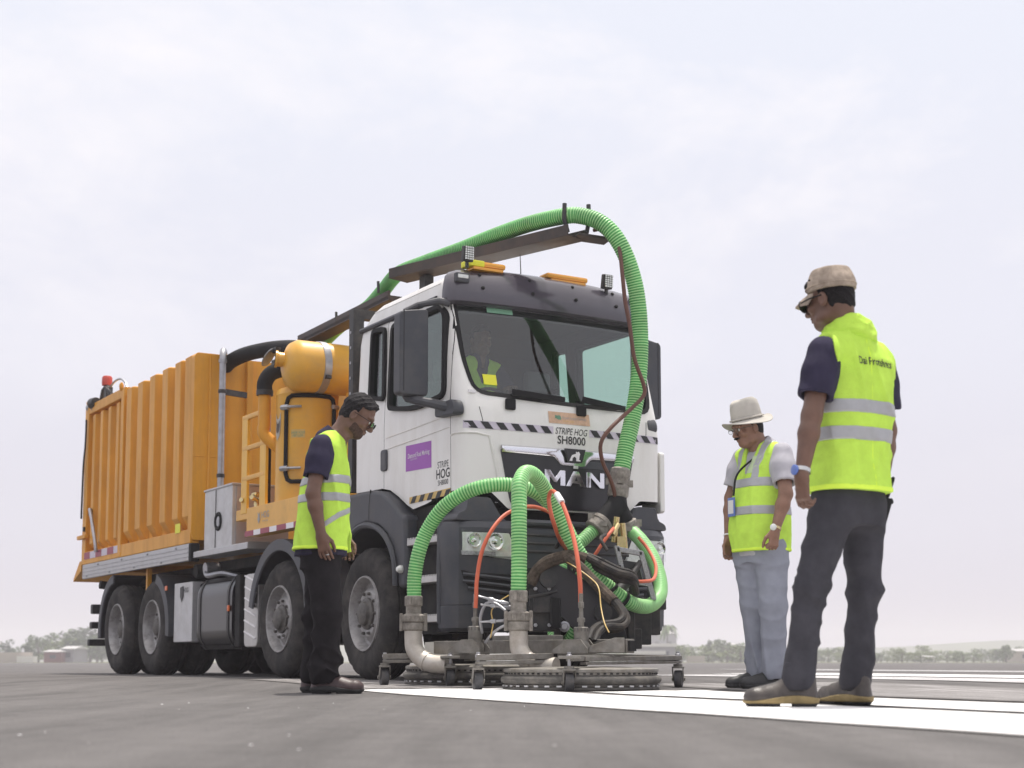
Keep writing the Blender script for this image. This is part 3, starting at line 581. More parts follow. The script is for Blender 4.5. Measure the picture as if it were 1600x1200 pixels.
for i in range(5):
    y = -.66 - .135 * i; mb = MB(); mb.prism([(y, 1.346), (y - .04, 1.396), (y - .11, 1.398), (y - .07, 1.347)], (.0855, 0, 0), (0, 1, 0), (0, 0, 1), (-.001, 0, 0)); mb.build('tape_block', 'black_print', door)
mb = MB(); mb.prism(rpoly([(-.15, 1.645), (-.15, 1.815), (-.255, 1.815), (-.255, 1.645)], .03), (.092, 0, 0), (0, 1, 0), (0, 0, 1), (-.022, 0, 0)); h = mb.build('door_handle', 'dark_plastic', door, bevel=.006)
mb = MB(); mb.prism(rpoly([(-.185, 1.675), (-.185, 1.79), (-.24, 1.79), (-.24, 1.675)], .02), (.0705, 0, 0), (0, 1, 0), (0, 0, 1), (-.002, 0, 0)); mb.build('handle_recess', 'gloss_black', door)
for z in (1.915, 1.825):
    mb = MB(); mb.tube([(.088, -.22, z - .01), (.086, -.8, z + .01), (.088, -1.29, z + .03)], .006, 6); mb.build('body_crease', 'white_paint', door)
# mirrors
def mirror(s):
    fx = lambda x: x if s == 0 else 2 * XC - .12 - x
    mb = MB(); mb.prism(rpoly([(-.25, 2.095), (-.25, 2.715), (-.015, 2.755), (-.015, 2.095)], .035), (0, -1.14, 0), (1, 0, 0), (0, 0, 1), (0, .11, 0))
    if s: mb.v = [(fx(x), y, z) for x, y, z in mb.v]
    m = mb.build('mirror', 'dark_plastic', truck, bevel=.022, seg=3)
    mb = MB(); mb.box((fx(-.132), -1.028, 2.42), (.19, .006, .5)); mb.build('mirror_glass', 'reflector', m)
    mb = MB(); mb.box((fx(-.218), -1.085, 2.42), (.008, .114, .60)); mb.build('mirror_seam', 'gloss_black', m)
    mb = MB(); mb.tube([(fx(.13), -1.20, 2.80), (fx(.06), -1.17, 2.815), (fx(-.06), -1.05, 2.795), (fx(-.16), -1.03, 2.74)], [.030, .028, .022, .02], 10); mb.build('mirror_arm', 'dark_plastic', m)
    mb = MB(); mb.tube([(fx(.08), -1.36, 1.98), (fx(-.03), -1.26, 2.02), (fx(-.14), -1.05, 2.08), (fx(-.17), -1.02, 2.14)], [.040, .036, .030, .025], 10); mb.build('mirror_arm', 'dark_plastic', m)
    mb = MB(); mb.prism(rpoly([(-1.16, 1.935), (-1.16, 2.03), (-1.42, 2.04), (-1.46, 1.99), (-1.46, 1.925)], .03), (fx(.115), 0, 0), (0, 1, 0), (0, 0, 1), (-.09 if not s else .09, 0, 0)); mb.build('mirror_base', 'dark_plastic', m, bevel=.015)
mirror(0); mirror(1)
# white wind flap on the far corner and corner recess near side
mb = MB(); mb.prism(rpoly([(-1.42, 1.30), (-1.42, 1.78), (-1.16, 1.78), (-1.16, 1.30)], .03), (1.885, 0, 0), (0, 1, 0), (0, 0, 1), (.045, 0, 0)); mb.build('wind_flap', 'white_paint', truck, bevel=.012)
def ringpt(s, z, off):
    r = cab_ring(z)[6:40]; return r
mb = MB()
cr_ = [p for p in cab_ring(1.6) if p[0] < .36 and -1.47 < p[1] < -1.29]
path = [(p[0] - .000, p[1] - .002, 1.80) for p in cr_]
if len(path) > 2:
    ex_ = path[-1]; path = [(path[0][0], path[0][1], 1.79)] + [(p[0], p[1], 1.80) for p in path[1:-1]] + [(ex_[0], ex_[1], 1.785), (ex_[0] + .03, front_y(ex_[0] + .03, 1.7, .001), 1.66), (ex_[0] + .09, front_y(ex_[0] + .09, 1.4, .001), 1.40)]
    mb.tube(path, .010, 6); mb.build('corner_crease', 'white_paint', truck)
# ------------------------------------------------------------ front bumper, steps, mudguards
XB = .945
BY = [(.0, -1.30), (.01, -1.40), (.05, -1.50), (.14, -1.555), (.4, -1.585), (XB, -1.60)]
BYf = BY + [(2 * XB - x, y) for x, y in BY[-2::-1]]
def by(x, off=0.): return lerp(x, BYf) - off
def bump_sheet(poly, off, name, mat, parent, depth=.0, nz=8, M=13):
    zs = np.linspace(min(p[1] for p in poly) + 1e-4, max(p[1] for p in poly) - 1e-4, nz); vs = []
    for z in zs:
        xsn = []
        for i in range(len(poly)):
            a, b = poly[i - 1], poly[i]
            if (a[1] - z) * (b[1] - z) <= 0 and a[1] != b[1]: xsn.append(a[0] + (b[0] - a[0]) * (z - a[1]) / (b[1] - a[1]))
        vs += [(x, by(x, off), z) for x in np.linspace(min(xsn), max(xsn), M)]
    mb = MB(); mb.add(vs, [[i * M + j, i * M + j + 1, (i + 1) * M + j + 1, (i + 1) * M + j] for i in range(nz - 1) for j in range(M - 1)]); return mb.build(name, mat, parent)
mb = MB(); xs_ = [p[0] for p in BYf]; zsB = [(.36, .05), (.385, .012), (.54, 0), (.545, .006), (.55, 0), (.80, 0), (.86, -.008), (1.10, -.012), (1.145, .012), (1.165, .09)]
ring = [(x, y) for x, y in BYf]; vs = []
for z, ins in zsB:
    vs += [(XB + (x - XB) * (1 - ins * .5), y + ins, z) for x, y in ring] + [(2 * XB, -1.285, z), (0, -1.285, z)]
n = len(ring) + 2; fs = [[i * n + j, i * n + (j + 1) % n, (i + 1) * n + (j + 1) % n, (i + 1) * n + j] for i in range(len(zsB) - 1) for j in range(n)] + [list(range(n))[::-1], [(len(zsB) - 1) * n + j for j in range(n)]]
mb.add(vs, fs); bumper = mb.build('bumper', 'dark_plastic', truck, angle=28)
for s in (0, 1):
    fx = lambda x: x if not s else 2 * XB - x
    pts = rpoly([(.02, 1.15), (.035, 1.20), (.10, 1.225), (.12, 1.325), (.30, 1.325), (.38, 1.205), (.45, 1.15)], .02, 3)
    mb = MB(); mb.prism([(fx(a), b) for a, b in pts], (0, -1.52, 0), (1, 0, 0), (0, 0, 1), (0, .4, 0)); mb.build('bumper_corner', 'dark_plastic', bumper, bevel=.02)
    HL = [(.045, .885), (.035, 1.095), (.40, 1.08), (.485, .872)]; HLi = offset_poly(HL, -.016)
    flip = (lambda P: [(fx(a), b) for a, b in P][::-1] if s else P)
    hl = bump_sheet(flip(offset_poly(HL, .014)), .012, 'headlight', 'gloss_black', truck)
    bump_sheet(flip(HL), .016, 'headlight_bowl', 'lens_white', hl)
    for x, z, r in ((.135, 1.005, .050), (.295, 1.000, .060)):
        mb = MB(); mb.lathe([(r * .55, .012), (r * .8, .020), (r, .034), (r * 1.06, .034), (r * 1.06, .016)], (fx(x), by(fx(x), .0), z), (0, -1, 0), 20); mb.lathe([(r * .36, .012), (r * .3, .032), (0, .04)], (fx(x), by(fx(x), .0), z), (0, -1, 0), 14); mb.build('reflector_ring', 'reflector', hl)
    bump_sheet(flip([(.06, .90), (.055, .935), (.46, .925), (.47, .888)]), .022, 'indicator', 'lamp_face', hl)
    bump_sheet(flip([(.30, .894), (.30, .93), (.455, .925), (.465, .889)]), .024, 'indicator', 'lens_white', hl)
    bump_sheet(flip(HLi), .045, 'headlight_lens', 'lamp_glass', hl)
    rec = bump_sheet(flip([(.06, .795), (.085, .70), (.12, .665), (.47, .60), (.47, .77)]), .010, 'vent', 'black_rubber', bumper)
    for z in (.765, .715, .665):
        mb = MB(); x0 = .07 if z > .7 else .10; mb.tube([(fx(x), by(fx(x), .016), z - (x - x0) * .09) for x in np.linspace(x0, .46, 6)], .014, 6); mb.build('vent_slat', 'dark_plastic', bumper)
bump_sheet([(.52, .86), (.52, 1.125), (1.46, 1.125), (1.46, .86)], .006, 'grille_opening', 'black_rubber', bumper)
for z in (1.06, 1.0, .94):
    mb = MB(); mb.tube([(x, by(x, .01), z) for x in np.linspace(.53, 1.45, 8)], .013, 6); mb.build('grille_bar', 'black_steel', bumper)
mb = MB(); mb.tube([(x, by(x, .02), 1.15) for x in np.linspace(.45, 1.53, 8)], .022, 8); mb.build('grille_lip', 'dark_plastic', bumper)
bump_sheet([(.52, .58), (.52, .82), (1.46, .82), (1.46, .58)], .005, 'lower_grille', 'chassis', bumper)
# entry steps behind the bumper corner
for s in (0, 1):
    fx = lambda x: x if not s else 2 * XC - x
    mb = MB(); mb.box((fx(.19), -1.0, .78), (.18, .55, .86)); mb.build('step_well', 'chassis', truck)
    for z, y0, y1 in ((1.035, -.76, -1.25), (.745, -.80, -1.27), (.455, -.86, -1.27)):
        mb = MB(); mb.box((fx(.085), (y0 + y1) / 2, z), (.16, y1 - y0, .05)); st = mb.build('step', 'silver_paint', truck, bevel=.008)
        mb = MB(); k = 11
        for i in range(k): y = y0 + (y1 - y0) * (i + .5) / k; mb.box((fx(.02), y, z + .027), (.03, .022, .014))
        mb.build('step_teeth', 'silver_paint', st, kind='stuff')
        mb = MB(); mb.box((fx(.08), -1.275, z + .09), (.12, .05, .28)); mb.build('step_bracket', 'dark_plastic', truck, bevel=.012)
    mb = MB(); mb.tube([(fx(.02), -1.29, .42), (fx(.012), -1.295, .8), (fx(.02), -1.29, 1.14), (fx(.06), -1.28, 1.2)], .03, 8); mb.build('step_pillar', 'dark_plastic', truck)
    # front mudguard
    poly = [(.47, 1.02), (.46, 1.46), (.40, 1.50), (-.10, 1.50), (-.30, 1.47), (-.47, 1.39), (-.62, 1.28), (-.73, 1.24), (-.755, 1.0), (-.755, .70), (-.62, .70), (-.60, .85), (-.54, .99), (-.42, 1.12), (-.26, 1.20), (-.05, 1.235), (.15, 1.21), (.32, 1.12)]
    mb = MB(); mb.prism(poly, (fx(.0), 0, 0), (0, 1, 0), (0, 0, 1), (.60 if not s else -.60, 0, 0)); mg = mb.build('mudguard', 'dark_plastic', truck, bevel=.045, seg=4, angle=50)
    mb = MB(); mb.tube(spline([(fx(-.012), .30, 1.10), (fx(-.012), .12, 1.195), (fx(-.012), -.06, 1.222), (fx(-.012), -.27, 1.185), (fx(-.012), -.43, 1.105), (fx(-.012), -.55, .98), (fx(-.012), -.60, .85), (fx(-.012), -.61, .72)], .05), .024, 8); mb.build('arch_lip', 'dark_plastic', mg)
    mb = MB(); mb.tube([(fx(.004), y, z) for y, z in ((-.12, 1.50), (-.10, 1.37), (-.10, 1.26))], .006, 6); mb.build('panel_seam', 'black_rubber', mg)
    mb = MB(); mb.lathe([(.032, 0), (.032, .02), (.018, .04), (0, .044)], (fx(-.0), -.69, .84), (-1 if not s else 1, 0, 0), 14); mb.build('side_marker', 'lens_white', mg)
# axle 2 mudguard arcs and tandem guards
def arc_guard(yc, zc, r, a0, a1, x0, x1, name='mudguard', lamp=None, th=.03):
    A = np.linspace(R(a0), R(a1), 22); mb = MB(); vs = []
    for a in A:
        for rr, x in ((r, x0), (r, x1), (r - th, x1), (r - th, x0 + .02), (r - .11, x0 + .01), (r - .10, x0 - .004)): vs.append((x, yc - rr * math.cos(a), zc + rr * math.sin(a)))
    k = 6; fs = [[i * k + j, i * k + (j + 1) % k, (i + 1) * k + (j + 1) % k, (i + 1) * k + j] for i in range(len(A) - 1) for j in range(k)] + [list(range(k)), [(len(A) - 1) * k + j for j in range(k)][::-1]]
    mb.add(vs, fs); return mb.build(name, 'dark_plastic', truck, angle=40)
for (x0, x1) in ((-.015, .42), (1.98 + .015, 1.56)):
    g = arc_guard(1.76, .50, .74, -4, 168, x0, x1)
    mb = MB(); mb.box((x0, 1.07, .80), (.012, .05, .045)); mb.build('side_marker', 'orange_lens', g, bevel=.006)
    mb = MB(); mb.box((x0 + (.012 if x0 < .5 else -.012), 1.115, .62), (.03, .10, .42), Matrix.Rotation(-.16, 3, 'X')); mb.build('guard_flap', 'dark_plastic', g, bevel=.03)
    g = arc_guard(5.5, .50, .62, -8, 75, x0 + (.01 if x0 < .5 else -.01), x1 + (.10 if x0 < .5 else -.10)); mb = MB(); mb.box((x0 + (.006 if x0 < .5 else -.006), 4.975, .93), (.012, .07, .05)); mb.build('side_marker', 'orange_lens', g, bevel=.006)
    g = arc_guard(6.98, .50, .68, 95, 186, x0 + (.02 if x0 < .5 else -.02), x1 + (.10 if x0 < .5 else -.10))
    mb = MB(); mb.cyl((XC, 7.55, 1.0), (x0, 7.55, 1.08), .05); mb.build('guard_stay', 'chassis', g)
# ------------------------------------------------------------ chassis
mb = MB()
for x in (.62, 1.36): mb.box((x, 3.6, .96), (.09, 9.4, .26))
for y in (-.9, .9, 2.6, 4.6, 6.2, 8.2): mb.box((XC, y, .94), (.70, .10, .18))
mb.build('chassis_frame', 'chassis', truck)
mb = MB(); mb.box((XC, -.55, 1.0), (.8, 1.1, .62)); mb.box((XC, .55, .80), (.55, .9, .5)); mb.cyl((XC, 1.1, .75), (XC, 5.4, .62), .06); mb.build('engine_block', 'chassis', truck, bevel=.05)
mb = MB(); mb.box((XC, -.93, 1.21), (1.74, .86, .20)); mb.build('cab_floor', 'chassis', truck)
for y in (0, 1.79): mb = MB(); mb.cyl((.25, y, .50), (1.73, y, .50), .07); mb.build('axle', 'chassis', truck)
for y in (5.525, 6.89): mb = MB(); mb.cyl((.3, y, .50), (1.68, y, .50), .10); mb.sphere((XC, y, .5), .25); mb.build('axle', 'chassis', truck)
mb = MB(); mb.box((XC, 6.2, 1.12), (1.2, 4.6, .12)); mb.box((XC, 3.3, 1.12), (1.5, 1.9, .1)); mb.build('subframe', 'chassis', truck)
for y in (4.35, 4.05):
    mb = MB(); mb.cyl((.28, y, 1.10), (.10, y, 1.09), .07); mb.build('valve_coupling', 'galv' if y < 4.2 else 'chassis', truck)
mb = MB(); mb.tube(spline([(.14, 4.1, 1.08), (.10, 3.95, 1.02), (.2, 3.8, 1.04), (.3, 3.6, 1.0)], .04), .03, 8); mb.build('air_pipe', 'galv', truck)
mb = MB(); mb.box((.10, 5.95, 1.08), (.05, .05, .30)); mb.build('orange_stay', 'yellow_paint', truck)
# ------------------------------------------------------------ wheels
def wheel_proto(dual):
    W_ = .29; rt = .525
    tp = [(.300, .012), (.33, .002), (.40, -.008), (.455, -.004), (.490, .012), (.508, .030), (.520, .052)]
    n = 96
    grooves = []
    for i, x in enumerate((.085, .145, .205)): grooves += [(rt, x - .012), (rt - .014, x - .010), (rt - .014, x + .004), (rt, x + .006)]
    prof = tp + grooves + [(.520, W_ - .05), (.508, W_ - .03), (.49, W_ - .012), (.455, W_ + .004), (.40, W_ + .006), (.33, W_), (.30, W_ - .01)]
    def mod(i, j, r):
        if i in (4, 5) and (j % 4) < 2: return r - .011
        if i == 6 and (j % 4) < 2: return r - .007
        return r
    t = MB(); t.lathe([(r, h) for r, h in prof], (0, 0, 0), (1, 0, 0), n, mod=mod, close=True)
    w_ = MB()
    if not dual: w_.lathe([(.302, .012), (.297, -.002), (.288, -.002), (.280, .012), (.268, .055), (.258, .085), (.238, .092), (.215, .075), (.185, .040), (.178, .034), (.150, .034), (.1, .05), (0, .05)], (0, 0, 0), (1, 0, 0), 48, cap=False)
    else: w_.lathe([(.302, .012), (.297, -.002), (.288, -.002), (.280, .015), (.268, .04), (.260, .105), (.240, .120), (.20, .100), (.17, .095), (0, .095)], (0, 0, 0), (1, 0, 0), 48, cap=False)
    h = MB(); d = 0 if not dual else .066
    h.lathe([(.128, .05 + d), (.126, .022 + d), (.105, .014 + d), (.098, .012 + d), (.092, -.012 + d), (.070, -.024 + d), (.0, -.025 + d)], (0, 0, 0), (1, 0, 0), 24); nb_ = MB()
    nut = []
    for i in range(10):
        a = 2 * math.pi * i / 10; nb_.cyl((.034 + d, .163 * math.cos(a), .163 * math.sin(a)), (.012 + d, .163 * math.cos(a), .163 * math.sin(a)), .015, .012, 6)
    return w_, t, h, nb_
PW = {}
for dual in (0, 1):
    w_, t, h, nb_ = wheel_proto(dual)
    PW[dual] = [w_.build('wheel', 'rim_paint', truck), t.build('tyre', 'tyre_rubber', angle=50), h.build('hub', 'hub_dark'), nb_.build('wheel_nuts', 'hub_dark', kind='stuff')]
    for o in PW[dual][1:]: o.parent = PW[dual][0]
    if dual:
        t2 = PW[dual][1].copy(); scn.collection.objects.link(t2); t2.parent = PW[dual][0]; t2.location = (.34, 0, 0); PW[dual].append(t2)
first = {0: True, 1: True}
for y, dual in ((0, 0), (1.79, 0), (5.525, 1), (6.89, 1)):
    for s in (0, 1):
        if first[dual]: root = PW[dual][0]; first[dual] = False
        else:
            root = PW[dual][0].copy(); scn.collection.objects.link(root)
            for c in PW[dual][1:]:
                q = c.copy(); scn.collection.objects.link(q); q.parent = root
        root.location = (.005 if not s else 2 * XC - .005, y, .525); root.rotation_euler = (R(37 * (y + s)), 0, 0 if not s else math.pi)
        if y == 0: root.rotation_euler.z += R(-2)
# ------------------------------------------------------------ tanks and boxes under the body
mb = MB(); mb.prism(rpoly([(.02, .34), (.02, .90), (.10, .97), (.60, .97), (.60, .28), (.10, .28)], [.12, .12, .05, .03, .03, .05], 6), (0, 3.02, 0), (1, 0, 0), (0, 0, 1), (0, 1.02, 0)); ft = mb.build('fuel_tank', 'gloss_black', truck, bevel=.012)
for y in (3.10, 3.92):
    mb = MB(); mb.prism(offset_poly(rpoly([(.02, .34), (.02, .90), (.10, .97), (.60, .97), (.60, .28), (.10, .28)], [.12, .12, .05, .03, .03, .05], 6), .008), (0, y, 0), (1, 0, 0), (0, 0, 1), (0, .05, 0)); mb.build('tank_strap', 'black_steel', ft)
mb = MB(); mb.box((.006, 3.08, .66), (.02, .05, .06)); mb.build('side_marker', 'orange_lens', ft, bevel=.01)
mb = MB(); mb.box((.29, 2.94, .63), (.5, .14, .70)); mb.build('tank_bracket', 'chassis', truck, bevel=.02)
mb = MB(); mb.box((.23, 4.49, .66), (.42, .58, .62)); sb = mb.build('side_box', 'diamond_plate', truck, bevel=.008)
mb = MB(); mb.prism([(-.05, .06), (.05, .075), (.05, -.03), (.0, -.09), (-.05, -.03)], (.016, 4.52, .86), (0, -1, 0), (0, 0, 1), (-.004, 0, 0)); mb.build('shield_logo', 'black_print', sb); lettering('box_lettering', 'HOG', .07, lambda u, v: (.012, 4.38 - u, .885 + v), 'black_print', sb, .012)
mb = MB(); mb.prism(rpoly([(2.37, .28), (2.37, .97), (2.72, .97), (2.72, .28)], .07), (.03, 0, 0), (0, 1, 0), (0, 0, 1), (.12, 0, 0)); bp_ = mb.build('battery_cover', 'pale_plastic', truck, bevel=.015)
bp_.data.materials[0] = MT['silver_paint']
for i in range(6):
    z = .40 + .105 * i; mb = MB(); mb.bar((.024, 2.69, z + .03), (.024, 2.40, z - .04), .012, .012, (1, 0, 0)); mb.build('cover_rib', 'white_print', bp_)
for y in (5.0,): 
    mb = MB(); mb.box((1.7, 3.4, .62), (.5, 1.4, .6)); mb.build('air_tank', 'gloss_black', truck, bevel=.08, seg=4)
# rear under-run bars and lamps
for z, h, l in ((.80, .12, .20), (.60, .085, .26), (.385, .085, .42)):
    mb = MB(); mb.box((XC, 7.95 + l / 2 + .06, z), (1.9, .10 + l * .0, h)); mb.box((.30, 7.9, z), (.09, .5, h * .7)); mb.box((1.68, 7.9, z), (.09, .5, h * .7)); mb.build('rear_bar' if z < .7 else 'rear_lamp_bar', 'black_steel', truck, bevel=.015)
# ------------------------------------------------------------ yellow debris tank
tank = MB(); Y0, Y1, ZB, ZT = 4.24, 8.50, 1.40, 3.36
tank.prism(rpoly([(.105, ZB), (.105, ZT - .05), (.14, ZT - .02), (1.86, ZT - .02), (1.88, ZT - .05), (1.88, ZB)], .02), (0, Y0 + .06, 0), (1, 0, 0), (0, 0, 1), (0, Y1 - Y0 - .06, 0)); tk = tank.build('debris_tank', 'yellow_paint', truck, bevel=.015)
tk.data.transform(Matrix(((1, 0, 0, 0), (0, 1, 0, 0), (0, .0, 1, 0), (0, 0, 0, 1))))
def rib(y0, y1, x, xb, zt, zb, slope, name='rib'):
    w_ = y1 - y0; s = .035; vs = []
    for z, xx, dy in ((zt, x, s), (zb + slope, x, s), (zb, xb - .004, s)):
        vs += [(xb, y0, z), (xx, y0 + dy, z), (xx, y1 - dy * .6, z), (xb, y1, z)]
    vs += [(xb + .06, y0, zt + .012), (x + .03, y0 + s, zt + .012), (x + .03, y1 - s * .6, zt + .012), (xb + .06, y1, zt + .012)]
    q = lambda a, b: [[a * 4 + i, a * 4 + i + 1, b * 4 + i + 1, b * 4 + i] for i in range(3)]
    mb = MB(); mb.add(vs, q(0, 1) + q(1, 2) + q(3, 0) + [[12, 13, 14, 15]]); return mb.build(name, 'yellow_paint', tk, bevel=.012)
edges = [4.30, 4.64, 5.08, 5.54, 6.0, 6.44]
for s in (0, 1):
    before = set(tk.children)
    for i, y in enumerate(edges):
        rib(y, y + .25, .0, .106, ZT, ZB + .10, .16)
    for y in (6.98, 7.33, 7.68, 8.03): rib(y, y + .17, .012, .106, ZT - .10, ZB + .12, .10)
    # frame of the rear section
    mb = MB(); mb.box((.05, 7.62, ZT - .01), (.10, 1.72, .12)); mb.box((.05, 7.62, ZB + .05), (.10, 1.72, .16)); mb.box((.045, 6.83, (ZT + ZB) / 2), (.10, .12, ZT - ZB + .04)); mb.box((.045, 8.40, (ZT + ZB) / 2), (.10, .17, ZT - ZB + .06)); mb.build('rear_frame', 'yellow_paint', tk, bevel=.012)
    mb = MB(); mb.box((.05, 5.5, ZB + .045), (.10, 2.5, .15)); mb.build('sill', 'yellow_paint', tk, bevel=.012)
    rt_ = MB(); rt_.box((-.002, 7.55, 1.475), (.004, 1.55, .085)); tp_ = rt_.build('reflective_tape', 'lilac_tape', tk)
    for k in range(3): mb = MB(); mb.box((-.005, 8.22 - .52 * k, 1.475), (.003, .26, .085)); mb.build('tape_block', 'red_tape', tk)
    if s == 0:
        pass
    new = [o for o in tk.children if o not in before]
    if s == 1:
        for o in new: o.data.transform(Matrix(((-1, 0, 0, 1.985), (0, 1, 0, 0), (0, 0, 1, 0), (0, 0, 0, 1)))); o.data.flip_normals()
# front wall of the tank: flat centre panel, chamfered edges and stiffeners
mb = MB()
mb.prism(rpoly([(.02, ZB), (.0, ZB + .1), (.0, ZT - .02), (.03, ZT + .02), (.34, ZT + .02), (.345, ZB)], .02), (0, Y0 - .02, 0), (1, 0, 0), (0, 0, 1), (0, .12, 0)); mb.build('front_panel', 'yellow_paint', tk, bevel=.02)
mb = MB(); mb.prism([(.345, ZB), (.345, ZT), (1.9, ZT), (1.9, ZB)], (0, Y0 + .04, 0), (1, 0, 0), (0, 0, 1), (0, .08, 0)); mb.build('front_wall', 'yellow_paint', tk)
mb = MB(); mb.tube([(.17, Y0 - .024, ZB), (.17, Y0 - .024, ZT)], .012, 6); mb.tube([(.0, Y0 - .022, 2.28), (.34, Y0 - .022, 2.28)], .004, 6); mb.build('panel_fold', 'yellow_paint', tk)
for x in (.62, 1.1): mb = MB(); mb.box((x, Y0 + .02, 2.4), (.07, .07, 1.9)); mb.build('stiffener', 'yellow_paint', tk, bevel=.01)
# rear door edge, lip, lever, latch
mb = MB(); mb.box((XC - .0, 8.53, (ZT + ZB) / 2 + .06), (1.94, .06, ZT - ZB + .14)); mb.build('tailgate', 'yellow_paint', tk, bevel=.012)
mb = MB(); mb.prism([(8.48, 1.42), (8.50, 1.30), (8.86, 1.175), (8.86, 1.205), (8.58, 1.42)], (.0, 0, 0), (0, 1, 0), (0, 0, 1), (1.98, 0, 0)); mb.build('rear_lip', 'yellow_paint', tk)
mb = MB(); mb.tube(spline([(-.03, 8.06, 2.05), (-.035, 7.95, 1.93), (-.035, 7.80, 1.70), (-.035, 7.72, 1.56), (-.03, 7.72, 1.49)], .05), .022, 8); mb.build('lever', 'galv', tk)
mb = MB(); mb.box((-.02, 8.40, 1.72), (.05, .38, .05)); mb.build('latch_bar', 'yellow_paint', tk, bevel=.008)
mb = MB(); mb.box((-.012, 8.36, 1.82), (.03, .06, .06)); mb.box((-.012, 8.10, 2.02), (.03, .06, .09)); mb.build('latch', 'black_steel', tk, bevel=.006)
mb = MB(); mb.tube(spline([(-.03, 8.34, ZT - .14), (-.035, 8.32, ZT - .30), (-.03, 8.36, ZT - .5), (-.03, 8.42, ZT - .75), (-.03, 8.45, ZT - 1.4)], .06), .012, 6); mb.build('door_cable', 'black_hose', tk)
for y in (4.56, 4.9): mb = MB(); mb.box((-.006 if y < 4.7 else .05, y + .08, 1.50 + .05 * (y < 4.7)), (.004, .16 if y < 4.7 else .06, .10 if y < 4.7 else .05)); mb.build('warning_sticker', 'yellow_sticker', tk)
# alloy skirt rail below the tank
for x, s in ((-.03, 1), (2.01, -1)):
    mb = MB()
    mb.prism([(0, 1.185), (0, 1.36), (.03 * s, 1.365), (.03 * s, 1.18)], (x, 4.20, 0), (1, 0, 0), (0, 0, 1), (0, 4.12, 0)); rl = mb.build('skirt_rail', 'alu', truck, bevel=.006)
    for z in (1.225, 1.27, 1.315): mb = MB(); mb.box((x - .002 * s, 6.26, z), (.008, 4.1, .008)); mb.build('rail_groove', 'galv', rl)
    mb = MB(); mb.box((x + .05 * s, 4.17, 1.27), (.10, .08, .19)); mb.build('rail_end', 'black_rubber', rl, bevel=.015)
    mb = MB()
    for k in range(8): mb.sphere((x - .002 * s, 4.6 + k * .5, 1.335 - .12 * (k % 2)), .014, 8, 6)
    mb.build('rivets', 'galv', rl, kind='stuff')
# water-jet valves, beacon and floodlight at the rear top
mb = MB(); mb.cyl((.02, 8.25, ZT + .06), (.02, 8.08, ZT + .06), .075, .06); mb.build('flood_lamp', 'black_steel', truck, bevel=.01)
mb = MB(); mb.box((.05, 8.14, ZT + .07), (.12, .05, .10)); mb.build('lamp_bracket', 'white_print', truck)
mb = MB(); mb.lathe([(.062, 0), (.066, .03), (.064, .10), (.05, .12), (0, .122)], (.06, 7.75, ZT + .22), (0, 0, 1), 16); mb.build('red_beacon', 'red_paint', truck)
mb = MB(); mb.tube([(.04, 7.95, ZT), (.05, 7.88, ZT + .18), (.06, 7.75, ZT + .22), (.05, 7.62, ZT + .16), (.05, 7.55, ZT + .02)], .028, 8); mb.bar((.02, 7.70, ZT + .2), (.05, 7.35, ZT + .03), .02, .02); mb.box((.08, 7.76, ZT + .1), (.08, .12, .20)); mb.build('beacon_mount', 'black_steel', truck)
mb = MB(); mb.tube(spline([(.06, 7.65, ZT + .17), (.06, 7.4, ZT + .22), (.06, 7.15, ZT + .21), (.06, 6.95, ZT + .13), (.06, 6.85, ZT + .03)], .06), .014, 6); mb.build('beacon_cable', 'galv', truck)
mb = MB(); mb.tube(spline([(.04, 8.46, ZT + .08), (.02, 8.38, ZT + .04), (.03, 8.30, ZT + .02), (.02, 8.2, ZT - .02)], .05), .03, 8); mb.sphere((.02, 8.40, ZT + .03), .05, 8, 6); mb.sphere((.03, 8.22, ZT + .0), .04, 8, 6); mb.build('valve_handle', 'galv', truck)
mb = MB(); mb.sphere((.0, 6.90, ZT + .07), .03, 8, 6, (1, 1, 1.8)); mb.build('lifting_lug', 'yellow_paint', truck)
# ------------------------------------------------------------ equipment between tank and cab
mb = MB(); mb.box((.30, 3.44, 1.56), (.58, .80, .60)); tb = mb.build('tool_box', 'diamond_plate', truck, bevel=.008)
mb = MB(); mb.box((.32, 3.028, 1.56), (.54, .012, .58)); mb.build('box_front', 'diamond_plate_warm', tb)
mb = MB(); mb.box((.30, 3.44, 1.868), (.60, .82, .02)); mb.build('box_lid', 'alu', tb, bevel=.004)
mb = MB(); mb.box((.006, 3.50, 1.56), (.004, .008, .58)); mb.build('lid_seam', 'black_rubber', tb)
mb = MB(); mb.lathe([(.052, 0), (.060, .012), (.088, .016), (.095, .008), (.095, 0)], (.010, 3.42, 1.53), (-1, 0, 0), 24); mb.build('paddle_ring', 'black_rubber', tb)
mb = MB(); mb.lathe([(.05, .0), (.05, .006), (0, .007)], (.010, 3.42, 1.53), (-1, 0, 0), 20); mb.bar((.0, 3.42, 1.53), (.0, 3.36, 1.53), .03, .012, (1, 0, 0)); mb.build('paddle_latch', 'galv', tb)
mb = MB(); mb.prism([(-.01, 1.205), (-.01, 1.265), (.02, 1.275), (.24, 1.275), (.24, 1.205)], (0, 2.56, 0), (1, 0, 0), (0, 0, 1), (0, 1.55, 0)); mb.build('running_board', 'alu', truck, bevel=.006)
